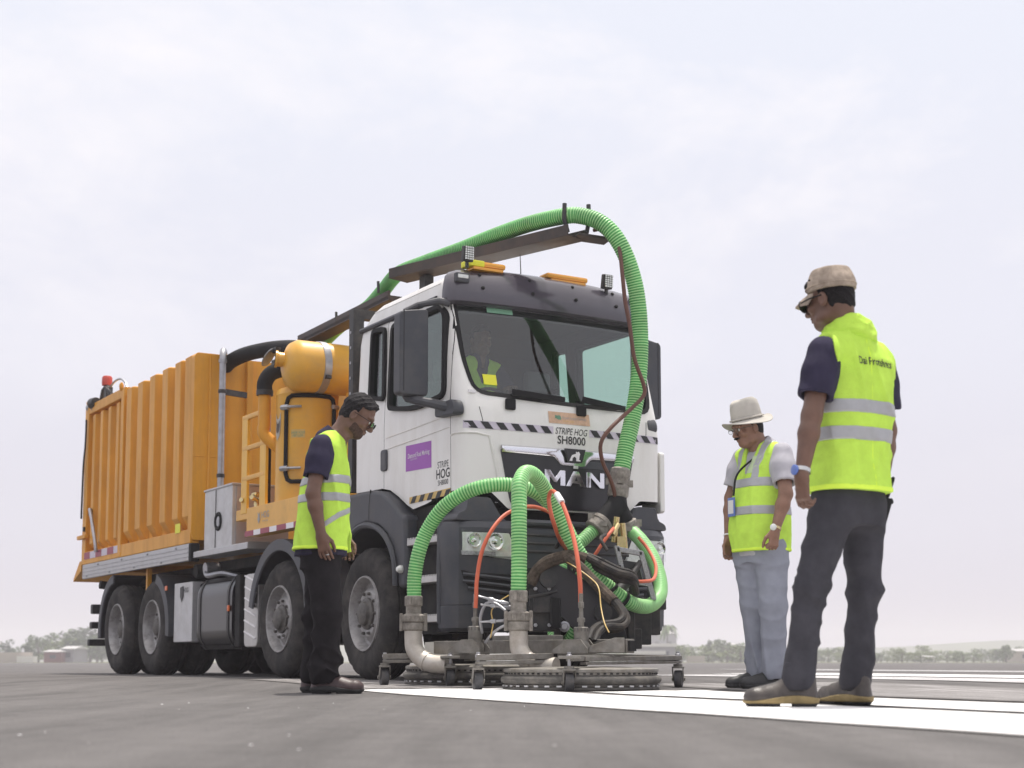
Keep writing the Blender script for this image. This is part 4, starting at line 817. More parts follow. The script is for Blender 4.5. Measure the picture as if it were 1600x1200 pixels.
# deck beam with its print and reflective strip
mb = MB(); mb.box((.07, 1.70, 1.455), (.14, 1.84, .27)); mb.box((.9, 1.75, 1.54), (1.6, 1.8, .08)); db = mb.build('deck_beam', 'deck_yellow', truck, bevel=.008)
mb = MB(); mb.box((.06, 2.77, 1.54), (.10, .32, .10)); mb.build('beam_stub', 'deck_yellow', db, bevel=.006)
mb = MB(); mb.box((-.002, 1.7, 1.345), (.004, 1.80, .05)); tq = mb.build('reflective_tape', 'white_print', db)
for k in range(5): mb = MB(); mb.box((-.005, 2.53 - .40 * k, 1.345), (.003, .22, .05)); mb.build('tape_block', 'red_tape', db)
lettering('beam_lettering', 'HOG', .085, lambda u, v: (-.003, 2.13 - u, 1.49 + v), 'grey_print', db, .004); lettering('beam_lettering', 'TECHNOLOGIES', .020, lambda u, v: (-.003, 2.13 - u, 1.435 + v), 'grey_print', db)
mb = MB(); mb.prism([(-.03, .05), (-.02, .0), (-.035, -.02), (0, -.06), (.035, -.02), (.02, 0), (.03, .05), (.01, .03), (-.01, .03)], (-.003, 2.29, 1.48), (0, -1, 0), (0, 0, 1), (-.001, 0, 0)); mb.build('hog_emblem', 'grey_print', db)
for y in (2.78, 2.50):
    mb = MB(); mb.lathe([(.03, 0), (.03, .05), (.02, .06), (.02, .1), (.045, .12), (.045, .14), (0, .15)], (.06, y, 1.59), (0, .3, 1), 12); mb.cyl((.06, y, 1.66), (-.02, y - .06, 1.68), .022); mb.build('hose_tap', 'gold', truck)
# ladder
ld = MB(); ld.box((.02, 2.72, 2.02), (.03, .15, .95)); lad = ld.build('ladder', 'ladder_yellow', truck, bevel=.006)
mb = MB(); mb.box((.02, 2.24, 2.06), (.03, .15, 1.00)); mb.build('ladder_rail', 'ladder_yellow', lad, bevel=.006)
for z in (2.47, 2.17, 1.88): mb = MB(); mb.box((.02, 2.48, z), (.035, .60, .05)); mb.build('rung', 'deck_yellow', lad, bevel=.012)
mb = MB(); mb.cyl((.16, 2.50, 1.60), (.16, 2.50, 2.48), .022); mb.build('level_gauge', 'galv', truck)
mb = MB(); mb.cyl((.16, 2.50, 1.62), (.16, 2.50, 2.22), .030); mb.build('gauge_sleeve', 'black_rubber', truck)
# vertical vessel
VX, VY, VR = .31, 1.92, .285
mb = MB(); mb.lathe([(0, 1.59), (VR, 1.59), (VR, 2.56), (VR + .006, 2.575), (VR, 2.60), (VR * .96, 2.63), (VR * .7, 2.655), (0, 2.665)], (VX, VY, 0), (0, 0, 1), 48); ves = mb.build('separator_vessel', 'deck_yellow', truck)
def vp(a, z, off=.0): return (VX + (VR + off) * math.sin(a), VY - (VR + off) * math.cos(a), z)
a0, a1, zt, zb = R(-62), R(32), 2.545, 1.76      # angle 0 looks forward, towards -y
pth = [vp(a0, z, .012) for z in np.linspace(zb + .08, zt - .08, 6)] + [vp(a0 + R(4), zt - .02, .012)] + [vp(a, zt, .012) for a in np.linspace(a0 + R(12), a1 - R(12), 9)] + [vp(a1 - R(4), zt - .02, .012)] + [vp(a1, z, .012) for z in np.linspace(zt - .08, zb + .08, 6)] + [vp(a1 - R(4), zb + .02, .012)] + [vp(a, zb, .012) for a in np.linspace(a1 - R(12), a0 + R(12), 9)] + [vp(a0 + R(4), zb + .02, .012), vp(a0, zb + .08, .012)]
mb = MB(); mb.tube(pth, .020, 8, False); mb.build('hatch_seal', 'black_rubber', ves)
for z in (2.44, 1.88):
    mb = MB(); mb.tube([vp(a, z, .022) for a in np.linspace(a0 - R(9), a0 + R(6), 4)], .026, 6); mb.tube([vp(a, z, .035) for a in np.linspace(a0 + R(2), a0 + R(30), 5)], .012, 6); mb.build('hatch_clamp', 'galv', ves)
mb = MB(); mb.tube([vp(a, 2.46, .024) for a in np.linspace(a1 - R(6), a1 + R(9), 4)], .022, 6); mb.build('hatch_clamp', 'galv', ves)
mb = MB(); P4 = [(a, z) for z in (2.16, 2.235) for a in np.linspace(R(-52), R(-26), 6)]; mb.add([vp(a, z, .004) for a, z in P4], [[i, i + 1, 7 + i, 6 + i] for i in range(5)]); st = mb.build('warning_sticker', 'yellow_sticker', ves); st.data.materials[0] = MT['gold_tape']
lettering('sticker_lettering', 'DANGER VACUUM', .03, lambda u, v: vp(R(-39) + u / VR, 2.205 + v, .006), 'green_print', ves, 0, .5)
lettering('sticker_lettering', 'KEEP CLEAR', .03, lambda u, v: vp(R(-39) + u / VR, 2.178 + v, .006), 'green_print', ves, 0, .6)
# mascot-free emblem plate on the vessel: plain wing-topped shield
ss = [(-.05, .13), (-.02, .07), (.02, .07), (.05, .13), (.045, .0), (.03, -.09), (-.02, -.13), (-.055, -.06), (-.045, .03)]
mb = MB(); mb.add([vp(R(-88) + u / VR, 2.28 + v, .004) for u, v in ss], [list(range(9))]); em = mb.build('shield_emblem', 'hat_cloth', ves)
mb = MB(); mb.add([vp(R(-88) + (u * .7 + .0) / VR, 2.275 + v * .45, .006) for u, v in ss], [list(range(9))]); mb.build('shield_core', 'grey_leather', ves)
# side standpipe with black elbow into the vessel
px_, py_ = -.015, 2.16
mb = MB(); mb.tube([(px_, py_, 2.30), (px_, py_, 2.64)], .058, 16); mb.tube(spline([(px_, py_, 2.32), (px_ + .0, py_, 2.24), (px_ + .10, py_ - .06, 2.13), (px_ + .2, py_ - .12, 2.05)], .03), [.058 + .0 * i for i in range(len(spline([(px_, py_, 2.32), (px_, py_, 2.24), (px_ + .10, py_ - .06, 2.13), (px_ + .2, py_ - .12, 2.05)], .03)))], 16); mb.build('standpipe', 'yellow_paint', truck)
Pb = spline([(px_, py_, 2.62), (px_, py_, 2.72), (px_ + .05, py_ - .02, 2.81), (px_ + .15, py_ - .08, 2.85), (px_ + .26, py_ - .16, 2.86)], .03); mb = MB(); mb.tube(Pb, .072, 16); mb.build('rubber_elbow', 'black_rubber', truck)
mb = MB(); mb.cyl((px_, py_, 2.60), (px_, py_, 2.65), .078); mb.build('pipe_clip', 'black_steel', truck)
# lying filter drum with strap and flap inlet
CY, CZ_, CR = 1.62, 2.80, .232
mb = MB(); mb.lathe([(0, -.085), (.10, -.08), (CR * .86, -.03), (CR, .03), (CR, 1.35), (CR * .85, 1.42), (0, 1.44)], (.04, CY, CZ_), (1, 0, 0), 48); dr = mb.build('filter_drum', 'deck_yellow', truck); dr.data.materials[0] = MT['deck_yellow']
for x in (.29,):
    mb = MB(); mb.lathe([(CR + .003, -.035), (CR + .008, -.032), (CR + .008, .032), (CR + .003, .035)], (x, CY, CZ_), (1, 0, 0), 48); mb.build('drum_strap', 'galv', dr); mb = MB(); mb.box((x, CY - CR * .93, CZ_ - .12), (.05, .05, .03)); mb.build('strap_buckle', 'black_steel', dr)
mb = MB(); mb.lathe([(.066, 0), (.066, .06), (.078, .065), (.078, .085), (.062, .085), (.062, .02)], (-.02, CY + .05, CZ_ + .05), (-1, .35, .1), 20); mb.build('inlet_neck', 'deck_yellow', dr)
mb = MB(); mb.lathe([(0, 0), (.07, 0), (.07, .004), (0, .005)], (-.098, CY + .078, CZ_ + .058), (-1, .35, .1), 20); mb.build('inlet_mouth', 'black_rubber', dr)
mb = MB(); mb.lathe([(0, -.004), (.09, -.004), (.095, .004), (0, .010)], (-.125, CY + .175, CZ_ + .085), (-1, .9, .9), 20); mb.build('rain_flap', 'galv', dr); mb = MB(); mb.box((-.075, CY + .11, CZ_ + .145), (.05, .08, .05)); mb.build('flap_hinge', 'black_steel', dr)
# silver riser, elbow and black transfer hose over the tank front wall
gx, gy = .20, 3.92
mb = MB(); mb.tube(spline([(gx, gy, 1.88), (gx, gy, 2.4), (gx, gy, 3.0), (gx, gy, 3.26), (gx + .02, gy + .05, 3.36), (gx + .08, gy + .2, 3.40), (gx + .16, gy + .40, 3.40)], .06), .034, 14); rs_ = mb.build('riser_pipe', 'galv', truck)
for z in (2.05, 2.93, 3.25): mb = MB(); mb.lathe([(.034, -.02), (.042, -.018), (.042, .018), (.034, .02)], (gx, gy, z), (0, 0, 1), 16); mb.build('pipe_clamp', 'black_steel' if z < 3 else 'galv', rs_)
mb = MB(); mb.bar((gx, gy, 2.93), (gx + .30, gy + .1, 2.93), .03, .06); mb.build('pipe_stay', 'black_steel', rs_)
mb = MB(); mb.tube(spline([(.36, 4.38, 3.25), (.38, 4.15, 3.31), (.44, 3.8, 3.335), (.55, 3.3, 3.31), (.63, 2.8, 3.22), (.66, 2.4, 3.05), (.66, 2.1, 2.9)], .06), .078, 18); mb.build('transfer_hose', 'black_rubber', truck)
mb = MB(); mb.box((.62, 2.75, 2.6), (.10, .10, 1.5)); mb.box((.55, 2.9, 3.05), (.4, .08, .10)); mb.build('rack_post', 'black_steel', truck)
mb = MB(); mb.box((1.2, 2.0, 2.2), (.8, 1.1, 1.3)); mb.build('pump_housing', 'deck_yellow', truck, bevel=.05)
mb = MB(); mb.box((.62, 1.25, 1.95), (.35, .25, 1.2)); mb.build('pump_cover', 'yellow_paint', truck, bevel=.02)
# post behind the cab
mb = MB(); mb.box((.16, .52, 2.32), (.10, .09, 1.55)); po = mb.build('rear_post', 'black_steel', truck, bevel=.006)
mb = MB()
for k in range(6): mb.cyl((.108, .52, 2.25 + k * .13), (.104, .52, 2.25 + k * .13), .012)
mb.build('bolt_holes', 'galv', po, kind='stuff'); mb = MB(); mb.box((1.0, .56, 3.07), (1.75, .08, .08)); mb.box((1.82, .52, 2.32), (.10, .09, 1.55)); mb.build('rear_hoop', 'black_steel', po)
# boom: rear arm, front channel, cradle plate and hose hooks
mb = MB(); mb.bar((.50, 2.45, 3.20), (.50, .45, 3.225), .16, .045); mb.bar((.43, 2.45, 3.225), (.43, .45, 3.25), .02, .08); mb.build('boom_rear_arm', 'boom_steel', truck, bevel=.004)
A, B = Vector((.40, .23, 3.325)), Vector((.985, -1.62, 3.325)); dB = (B - A).normalized(); nB = dB.cross(Vector((0, 0, 1)))
mb = MB(); mb.bar(A, B, .20, .012); mb.bar(A + nB * -.10 + Vector((0, 0, .035)), B + nB * -.10 + Vector((0, 0, .035)), .012, .085); mb.bar(A + nB * .10 + Vector((0, 0, .035)), B + nB * .10 + Vector((0, 0, .035)), .012, .085); boom = mb.build('boom_channel', 'boom_steel', truck, bevel=.003)
mb = MB(); mb.box((.52, -.06, 3.19), (.08, .10, .24)); mb.build('boom_pedestal', 'black_steel', boom)
mb = MB(); mb.bar((.985, -1.60, 3.335), (1.24, -1.66, 3.32), .16, .02); mb.build('cradle_plate', 'boom_steel', boom, bevel=.004); MT['boom_steel']
for dx in (-.085, .085): mb = MB(); mb.tube([(.99 + dx * .8, -1.62 - dx * .3, 3.36), (.985 + dx * 1.05, -1.62 - dx * .4, 3.46), (.985 + dx, -1.62 - dx * .4, 3.58)], .017, 8); mb.build('hose_hook', 'black_steel', boom)
for p in ((.455, .55, 3.36), (.51, 1.55, 3.3)): mb = MB(); mb.tube([(p[0] - .08, p[1], p[2] - .08), (p[0] - .085, p[1], p[2] + .02)], .012, 6); mb.build('hose_hook', 'black_steel', boom)
MAINHOSE = [(.7, 3.2, 3.0), (.66, 2.6, 3.15), (0.62, 2.065, 3.245), (0.58, 1.571, 3.285), (0.55, 1.135, 3.295), (0.52, 0.771, 3.36), (0.5, 0.43, 3.435), (0.55, 0.016, 3.447), (0.62, -0.467, 3.451), (0.72, -0.862, 3.485), (0.82, -1.232, 3.504), (0.93, -1.519, 3.503), (1.009, -1.62, 3.494), (1.102, -1.74, 3.433), (1.191, -1.82, 3.318), (1.278, -1.86, 3.139), (1.358, -1.86, 2.905), (1.404, -1.84, 2.597), (1.402, -1.82, 2.26), (1.361, -1.8, 1.969), (1.295, -1.8, 1.723), (1.247, -1.8, 1.52)]
def tworld(p): return tuple(Matrix.Translation(TO) @ Matrix.Rotation(TR, 4, 'Z') @ Vector(p))
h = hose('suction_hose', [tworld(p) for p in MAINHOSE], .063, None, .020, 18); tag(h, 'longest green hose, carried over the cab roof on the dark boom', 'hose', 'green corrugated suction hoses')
BROWN = [(1.14, -1.62, 3.40), (1.19, -1.78, 3.387), (1.197, -1.87, 3.223), (1.189, -1.925, 2.992), (1.207, -1.93, 2.805), (1.24, -1.94, 2.616), (1.273, -1.95, 2.372), (1.345, -1.96, 2.185), (1.35, -1.955, 2.099), (1.233, -1.95, 1.985), (1.062, -1.95, 1.838), (0.992, -1.92, 1.724), (1.016, -1.9, 1.597), (1.09, -1.88, 1.487), (1.137, -1.86, 1.412), (1.18, -1.83, 1.33)]
mb = MB(); mb.tube(spline([tworld(p) for p in BROWN], .03), .015, 8); tag(mb.build('pressure_hose', 'brown_hose'), 'thin brown hose looping beside the tall green hose in front of the windscreen', 'hose')
# Y-piece: rubber body, three steel collars
Y = [(1.247, -1.8, 1.538), (1.217, -1.8, 1.36), (1.205, -1.8, 1.279), (1.074, -1.8, 1.15), (1.006, -1.8, 1.091), (1.284, -1.8, 1.174), (1.324, -1.8, 1.09)]
Yw = [Vector(tworld(p)) for p in Y]; yo = Yw[2]
yc = thing('hose_splitter', 'black rubber splitter with steel collars joining the tall hose to two lower green hoses', 'hose fitting', yo)
def coup(parent, a, b, r, name='collar', mat='cast_coupling', lug=True, rel=None):
    a, b = Vector(a) - rel, Vector(b) - rel; L = (b - a).length; mb = MB()
    mb.lathe([(r * .85, 0), (r, L * .06), (r, L * .3), (r * .92, L * .34), (r * .92, L * .58), (r * 1.04, L * .62), (r * 1.04, L * .92), (r * .9, L)], a, b - a, 24)
    if lug:
        m = (a + b) / 2; t = (b - a).normalized(); q = t.cross(Vector((0, 1, .2))).normalized()
        for sg in (-1, 1): mb.box(m + q * r * sg * 1.05 + Vector((0, -.012, 0)), (.045, .03, .05))
        f = t.cross(q); f = f if f.y < 0 else -f; mb.box(m + f * r * 1.02, (.05, .03, .035))
    return mb.build(name, mat, parent)
mb = MB(); rel = yo
mb.tube([Yw[1] - rel, Yw[2] - rel + Vector((0, 0, -.02))], [.066, .085], 18); mb.tube([Yw[2] - rel + Vector((.02, 0, .03)), Yw[3] - rel], [.082, .070], 18); mb.tube([Yw[2] - rel + Vector((-.02, 0, .03)), Yw[5] - rel], [.082, .068], 18); mb.sphere((0, 0, 0), .085); mb.build('rubber_wye', 'black_rubber', yc, angle=60)
coup(yc, Yw[0] + Vector((0, 0, .03)), Yw[1] + Vector((0, 0, -.01)), .075, rel=rel); coup(yc, Yw[3] + Vector((.02, 0, .02)), Yw[4], .085, rel=rel); coup(yc, Yw[5], Yw[6], .082, rel=rel)
# ------------------------------------------------------------ lower suction hoses, pressure hoses
HA = [(-0.658, 10.25, 0.60), (-0.655, 10.25, 0.754), (-0.626, 10.25, 0.918), (-0.57, 10.25, 1.065), (-0.465, 10.2, 1.208), (-0.322, 10.15, 1.302), (-0.163, 10.12, 1.35), (0.0, 10.15, 1.358), (0.151, 10.2, 1.321), (0.27, 10.3, 1.235), (0.373, 10.4, 1.091), (0.451, 10.5, 0.901), (0.468, 10.55, 0.682), (0.455, 10.52, 0.47), (.415, 10.55, .35), (.345, 10.63, .305), (.30, 10.72, .37), (.296, 10.78, .52), (0.338, 10.85, 0.782), (0.427, 10.93, 0.965), (0.533, 11.0, 1.074), (0.606, 11.06, 1.145)]
HB = [(0.04, 9.55, 0.60), (0.044, 9.55, 0.755), (0.044, 9.57, 0.958), (0.045, 9.6, 1.164), (0.049, 9.65, 1.304), (0.087, 9.75, 1.391), (0.158, 9.85, 1.374), (0.244, 9.95, 1.254), (0.358, 10.0, 1.035), (0.486, 10.05, 0.827), (0.636, 10.1, 0.674), (0.791, 10.2, 0.572), (0.925, 10.4, 0.557), (1.023, 10.6, 0.631), (1.043, 10.75, 0.759), (1.009, 10.9, 0.919), (0.94, 11.05, 1.055), (0.878, 11.2, 1.143)]
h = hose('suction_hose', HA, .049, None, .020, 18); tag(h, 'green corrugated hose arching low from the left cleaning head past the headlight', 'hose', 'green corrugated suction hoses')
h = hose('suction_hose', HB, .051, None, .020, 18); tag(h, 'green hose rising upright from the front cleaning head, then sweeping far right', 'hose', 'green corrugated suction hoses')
def ph(pts, r, mat, label, cat='hose', name='pressure_hose', group=None):
    mb = MB(); mb.tube(spline(pts, .025), r, 8); o = mb.build(name, mat); tag(o, label, cat, group); return o
RG = 'red pressure hoses'
ph([(-.232, 9.72, .52), (-.228, 9.72, .60), (-0.224, 9.73, 0.703), (-0.197, 9.76, 0.87), (-0.14, 9.8, 1.01), (-0.054, 9.9, 1.127), (0.051, 10.0, 1.188), (0.162, 10.08, 1.202), (0.28, 10.22, 1.16), (0.347, 10.4, 1.061), (.40, 10.7, .9)], .013, 'red_hose', 'thin red hose arching across the near headlight behind the upright green hose', group=RG)
r2 = ph([(0.42, 9.35, 0.53), (.42, 9.35, .60), (0.416, 9.35, 0.684), (0.403, 9.4, 0.825), (0.38, 9.5, 0.972), (0.34, 9.6, 1.123), (0.303, 9.7, 1.223), (0.261, 9.8, 1.28), (0.240, 9.86, 1.245), (0.246, 9.84, 1.17), (0.27, 9.86, 1.08), (.33, 10.2, .98), (.42, 10.6, .92)], .014, 'red_hose', 'thin red hose with a white sleeve curling up in front of the grille', group=RG)
mb = MB(); mb.cyl((.318, 9.655, 1.19), (.288, 9.735, 1.25), .021); o = mb.build('hose_sleeve', 'white_print', r2)
ph([(.72, 10.7, 1.12), (0.686, 10.5, 1.078), (0.628, 10.45, 0.998), (0.57, 10.45, 0.91), (.52, 10.5, .84)], .012, 'red_hose', 'short red hose slanting down under the black hose splitter', group=RG)
ph([(.40, 10.3, 1.02), (0.451, 10.2, 0.925), (0.531, 10.12, 0.831), (0.658, 10.12, 0.754), (0.785, 10.12, 0.716), (0.88, 10.14, 0.712), (.96, 10.3, .74), (1.0, 10.6, .85), (.963, 10.75, .97), (.90, 10.8, 1.06)], .012, 'red_hose', 'red hose sagging level behind the crossing green hose', group=RG)
ph([(-.02, 9.68, .60), (-.08, 9.66, .56), (-.13, 9.68, .50), (-.12, 9.66, .42), (-.135, 9.6, .33)], .004, 'gold_tape', 'thin yellow wire hanging beside the front pipe coupling', 'cable', 'signal_cable')
ph([(.30, 10.02, .87), (.40, 9.9, .80), (.50, 9.8, .72), (.55, 9.7, .65), (.56, 9.6, .52), (.575, 9.5, .42), (.60, 9.45, .36)], .004, 'gold_tape', 'thin yellow wire running down the black hydraulic arm', 'cable', 'signal_cable')
# ------------------------------------------------------------ cleaning heads on casters
def caster(root, x, y, zt, rot, rel):
    c = Vector((x, y, 0)) - Vector(rel); g = gz(y) - rel[2]; rr = .055; ax = Vector((math.cos(rot), math.sin(rot), 0)); fw_ = Vector((-ax.y, ax.x, 0))
    mb = MB(); mb.lathe([(rr * .96, -.024), (rr, -.016), (rr, .016), (rr * .96, .024), (rr * .6, .026)], (c.x + fw_.x * .02, c.y + fw_.y * .02, g + rr), ax, 24); w_ = mb.build('caster_wheel', 'caster_rubber', root)
    mb = MB(); o = Vector((c.x, c.y, 0))
    for s in (-1, 1):
        a = o + ax * (.034 * s); hub_ = a + fw_ * .02 + Vector((0, 0, g + rr)); topc = a - fw_ * .012 + Vector((0, 0, g + .125)); mb.bar(hub_ - Vector((0, 0, .015)), topc, .034, .005, ax)
        mb.cyl(hub_, hub_ + ax * (.010 * s), .012)
    mb.box((c.x, c.y, g + .128), (.075, .065, .012)); mb.cyl((c.x, c.y, g + .13), (c.x, c.y, g + .15), .03); mb.build('caster_fork', 'machine_steel', root, bevel=.002)
    mb = MB(); mb.cyl((c.x, c.y, g + .15), (c.x, c.y, g + zt), .010); mb.lathe([(.018, 0), (.018, .014), (.012, .018), (.012, .03), (0, .031)], (c.x, c.y, g + zt - .02), (0, 0, 1), 8); mb.build('caster_stem', 'galv', root)
def head(label, cx_, cy_, r, casters, bars, elbow, coupz, swiv, cr):
    g = gz(cy_ - r); rel = Vector((cx_, cy_, g)); root = thing('cleaning_head', label, 'cleaning head', rel, 0, 'round cleaning heads on casters')
    mb = MB(); nn = 72
    prof = [(r * .95, .003), (r * .985, .005), (r * .995, .014), (r * .985, .022), (r * .965, .026), (r * .985, .030), (r * .99, .036), (r * .97, .040), (r * 1.0, .048), (r * 1.018, .058), (r * 1.022, .068), (r * 1.014, .080), (r * .99, .090), (r * .965, .094)]
    mb.lathe(prof, (0, 0, 0), (0, 0, 1), nn); mb.build('brush_skirt', 'shroud_rubber', root)
    mb = MB(); mb.lathe([(r * .955, .094), (r * .965, .096), (r * .965, .112), (r * .985, .114), (r * .985, .130), (r * .96, .136), (.2, .146), (0, .146)], (0, 0, 0), (0, 0, 1), nn, mod=lambda i, j, q: q); mb.build('deck_plate', 'machine_steel', root)
    mb = MB()
    for k in range(72):
        a = 2 * math.pi * k / 72; mb.box(((r * .966) * math.cos(a), (r * .966) * math.sin(a), .104), (.008, .016, .009), Matrix.Rotation(a, 3, 'Z'))
    mb.build('rim_slots', 'black_rubber', root, kind='stuff')
    mb = MB()
    for k in range(40): a = 2 * math.pi * k / 40; mb.box(((r * .99) * math.cos(a), (r * .99) * math.sin(a), .030), (.008, .03, .010), Matrix.Rotation(a, 3, 'Z'))
    mb.build('skirt_studs', 'alu', root, kind='stuff')
    for (x, y, zt, rot) in casters: caster(root, x, y, zt, rot, rel)
    for (p, q, wd, th) in bars: mb = MB(); mb.bar(Vector(p) - rel, Vector(q) - rel, wd, th); mb.build('frame_bar', 'machine_steel', root, bevel=.004)
    E_ = [Vector(p) - rel for p in elbow]; mb = MB(); mb.tube(spline(E_, .02), cr, 20); el_ = mb.build('elbow_pipe', 'pipe_steel', root)
    e0 = E_[0]; mb = MB()
    mid = (Vector(elbow[1]) + Vector(elbow[2])) / 2 - rel
    S = spline(E_, .02); k = int(len(S) * .62); t = Vector(S[k + 1] - S[k - 1]).normalized(); mb.lathe([(cr, -.008), (cr + .005, -.006), (cr + .005, .006), (cr, .008)], S[k], t, 20); mb.build('weld_ring', 'pipe_steel', root)
    zc0, zc1 = coupz; x0, y0 = e0.x, e0.y; H_ = zc1 - zc0
    mb = MB(); mb.lathe([(cr * 1.02, 0), (cr * 1.22, .01), (cr * 1.22, H_ * .22), (cr * 1.1, H_ * .24), (cr * 1.3, H_ * .27), (cr * 1.3, H_ * .44), (cr * 1.1, H_ * .47), (cr * .86, H_ * .5), (cr * .86, H_ * .70), (cr * 1.0, H_ * .72), (cr * 1.0, H_ * .97), (cr * .9, H_)], (x0, y0, zc0 - rel.z), (0, 0, 1), 28); cp = mb.build('pipe_coupling', 'cast_coupling', root)
    mb = MB()
    for k in range(14):
        a = 2 * math.pi * k / 14; q = cr * 1.3; mb.box((x0 + q * math.cos(a), y0 + q * math.sin(a), zc0 - rel.z + H_ * .355), (.012, .012, H_ * .17), Matrix.Rotation(a, 3, 'Z'))
    for a in (3.3, 6.1): mb.box((x0 + cr * 1.38 * math.cos(a), y0 + cr * 1.38 * math.sin(a), zc0 - rel.z + H_ * .25), (.02, .03, H_ * .5), Matrix.Rotation(a, 3, 'Z'))
    for dx in (-.018, .018): mb.box((x0 + dx, y0 - cr * 1.0, zc0 - rel.z + H_ * .86), (.016, .03, .05))
    mb.build('coupling_lugs', 'cast_coupling', root, bevel=.003, kind='stuff')
    x, y, z0, z1 = swiv; x -= rel.x; y -= rel.y; z0 -= rel.z; z1 -= rel.z
    mb = MB(); mb.lathe([(.055, z0 - .06), (.055, z0 - .02), (.042, z0), (.042, z0 + .01), (.045, z0 + .02), (.045, z1), (.040, z1 + .006), (.018, z1 + .008), (.018, z1 + .035), (.024, z1 + .037), (.024, z1 + .06), (.014, z1 + .064), (.012, z1 + .12), (.018, z1 + .124), (.018, z1 + .155), (.013, z1 + .16), (.013, z1 + .21), (0, z1 + .212)], (x, y, 0), (0, 0, 1), 20); mb.build('swivel', 'machine_steel', root)
    mb = MB()
    for k in range(12): a = 2 * math.pi * k / 12; mb.box((x + .045 * math.cos(a), y + .045 * math.sin(a), z1 - .012), (.006, .008, .02), Matrix.Rotation(a, 3, 'Z'))
    mb.build('swivel_bolts', 'hub_dark', root, kind='stuff')
    for sg in (-1, 1):
        mb = MB(); mb.prism([(-.16, 0), (-.16, .02), (-.05, .085), (.05, .085), (.10, .03), (.10, 0)], (x + .03 * sg - .02, y + sg * .065, z0 - .07), (.8, -.6, 0), (0, 0, 1), (.006, .008, 0)); mb.build('gusset', 'machine_steel', root, bevel=.002)
    return root
head('front round cleaning head with rubber skirt under the upright green hose', .425, 9.46, .485,
     [(-.205, 9.30, .22, .25), (.335, 8.98, .22, .15), (1.068, 9.86, .22, -.25)],
     [((-.22, 9.30, .205), (.25, 9.42, .215), .05, .035), ((-.22, 9.30, .172), (.25, 9.42, .18), .045, .022), ((.335, 8.98, .20), (.60, 9.30, .205), .05, .035), ((.42, 9.06, .196), (1.075, 9.86, .205), .05, .028), ((.42, 9.06, .17), (1.075, 9.86, .178), .045, .018), ((1.06, 9.86, .20), (.3, 10.0, .22), .05, .04), ((.27, 8.99, .205), (.40, 8.99, .205), .14, .018)],
     [(.04, 9.55, .39), (.042, 9.55, .32), (.05, 9.54, .25), (.10, 9.50, .185), (.18, 9.45, .158), (.27, 9.40, .150)], (.37, .625), (.422, 9.33, .30, .385), .058)
head('far left round cleaning head with rubber skirt standing beside the front wheel', -.27, 10.62, .475,
     [(-.855, 10.30, .21, .3), (-.405, 10.08, .21, .2), (.15, 10.95, .21, .1)],
     [((-.87, 10.30, .215), (-.55, 10.33, .22), .05, .035), ((-.87, 10.30, .183), (-.5, 10.33, .185), .045, .024), ((-.405, 10.08, .215), (-.2, 10.3, .215), .06, .035), ((-.47, 10.08, .21), (-.34, 10.08, .21), .14, .018), ((-.3, 10.2, .2), (.15, 10.95, .21), .05, .03)],
     [(-.661, 10.25, .40), (-.660, 10.25, .33), (-.650, 10.24, .26), (-.60, 10.21, .20), (-.53, 10.17, .168), (-.42, 10.12, .160)], (.385, .62), (-.234, 9.74, .305, .40), .060)
mb = MB(); mb.prism([(-.09, 0), (-.085, .10), (.07, .11), (.09, 0)], (-.52, 10.6, .215), (1, 0, 0), (0, .5, 1), (0, .02, 0)); tag(mb.build('mud_flap_plate', 'hat_cloth'), 'pale scuffed plate lying on the left cleaning head behind its elbow pipe', 'plate')
# ------------------------------------------------------------ hydraulic attachment on the truck's nose
rel = Vector((.45, 10.6, gz(10.6)))
ar = thing('hydraulic_arm', 'black hydraulic arm and hose cluster carrying the cleaning heads in front of the bumper', 'hydraulic arm', rel)
def ab(fn, name, mat, bevel=.006): mb = MB(); fn(mb); mb.v = [tuple(Vector(p) - rel) for p in mb.v]; return mb.build(name, mat, ar, bevel=bevel)
ab(lambda m: m.bar((.72, 9.28, .275), (-.50, 10.30, .275), .085, .085), 'tool_bar', 'machine_steel', .006)
ab(lambda m: m.bar((.735, 9.268, .275), (.72, 9.281, .275), .062, .062), 'bar_mouth', 'black_rubber', 0)
ab(lambda m: m.prism([(.46, .235), (.47, .275), (.62, .325), (.68, .325), (.68, .235)], (0, 9.24, 0), (1, 0, 0), (0, 0, 1), (0, .03, 0)), 'bar_gusset', 'machine_steel', .003)
ab(lambda m: m.box((.10, 9.92, .30), (.5, .12, .10), Matrix.Rotation(-.7, 3, 'Z')), 'tool_bar_sleeve', 'machine_steel')
ARM = rpoly([(.15, .80), (.30, .83), (.70, .58), (.78, .44), (.70, .34), (.45, .36), (.20, .60), (.14, .70)], .06, 4)
ab(lambda m: m.prism(ARM, (0, 10.08, 0), (1, 0, 0), (0, .0, 1), (0, .05, 0)), 'arm_plate', 'gloss_black', .006)
ab(lambda m: m.prism(ARM, (0, 10.26, 0), (1, 0, 0), (0, .0, 1), (0, .05, 0)), 'arm_plate', 'black_steel', .006)
ab(lambda m: m.lathe([(.038, 0), (.038, .02), (.03, .024), (.022, .024), (.020, .035), (0, .037)], (.242, 10.08, .724), (0, -1, 0), 18), 'pivot_pin', 'galv', 0)
ab(lambda m: m.cyl((.60, 10.02, .50), (.60, 10.35, .50), .06), 'pivot_tube', 'black_steel', 0); ab(lambda m: m.cyl((.242, 10.02, .724), (.242, 10.35, .724), .06), 'pivot_tube', 'black_steel', 0)
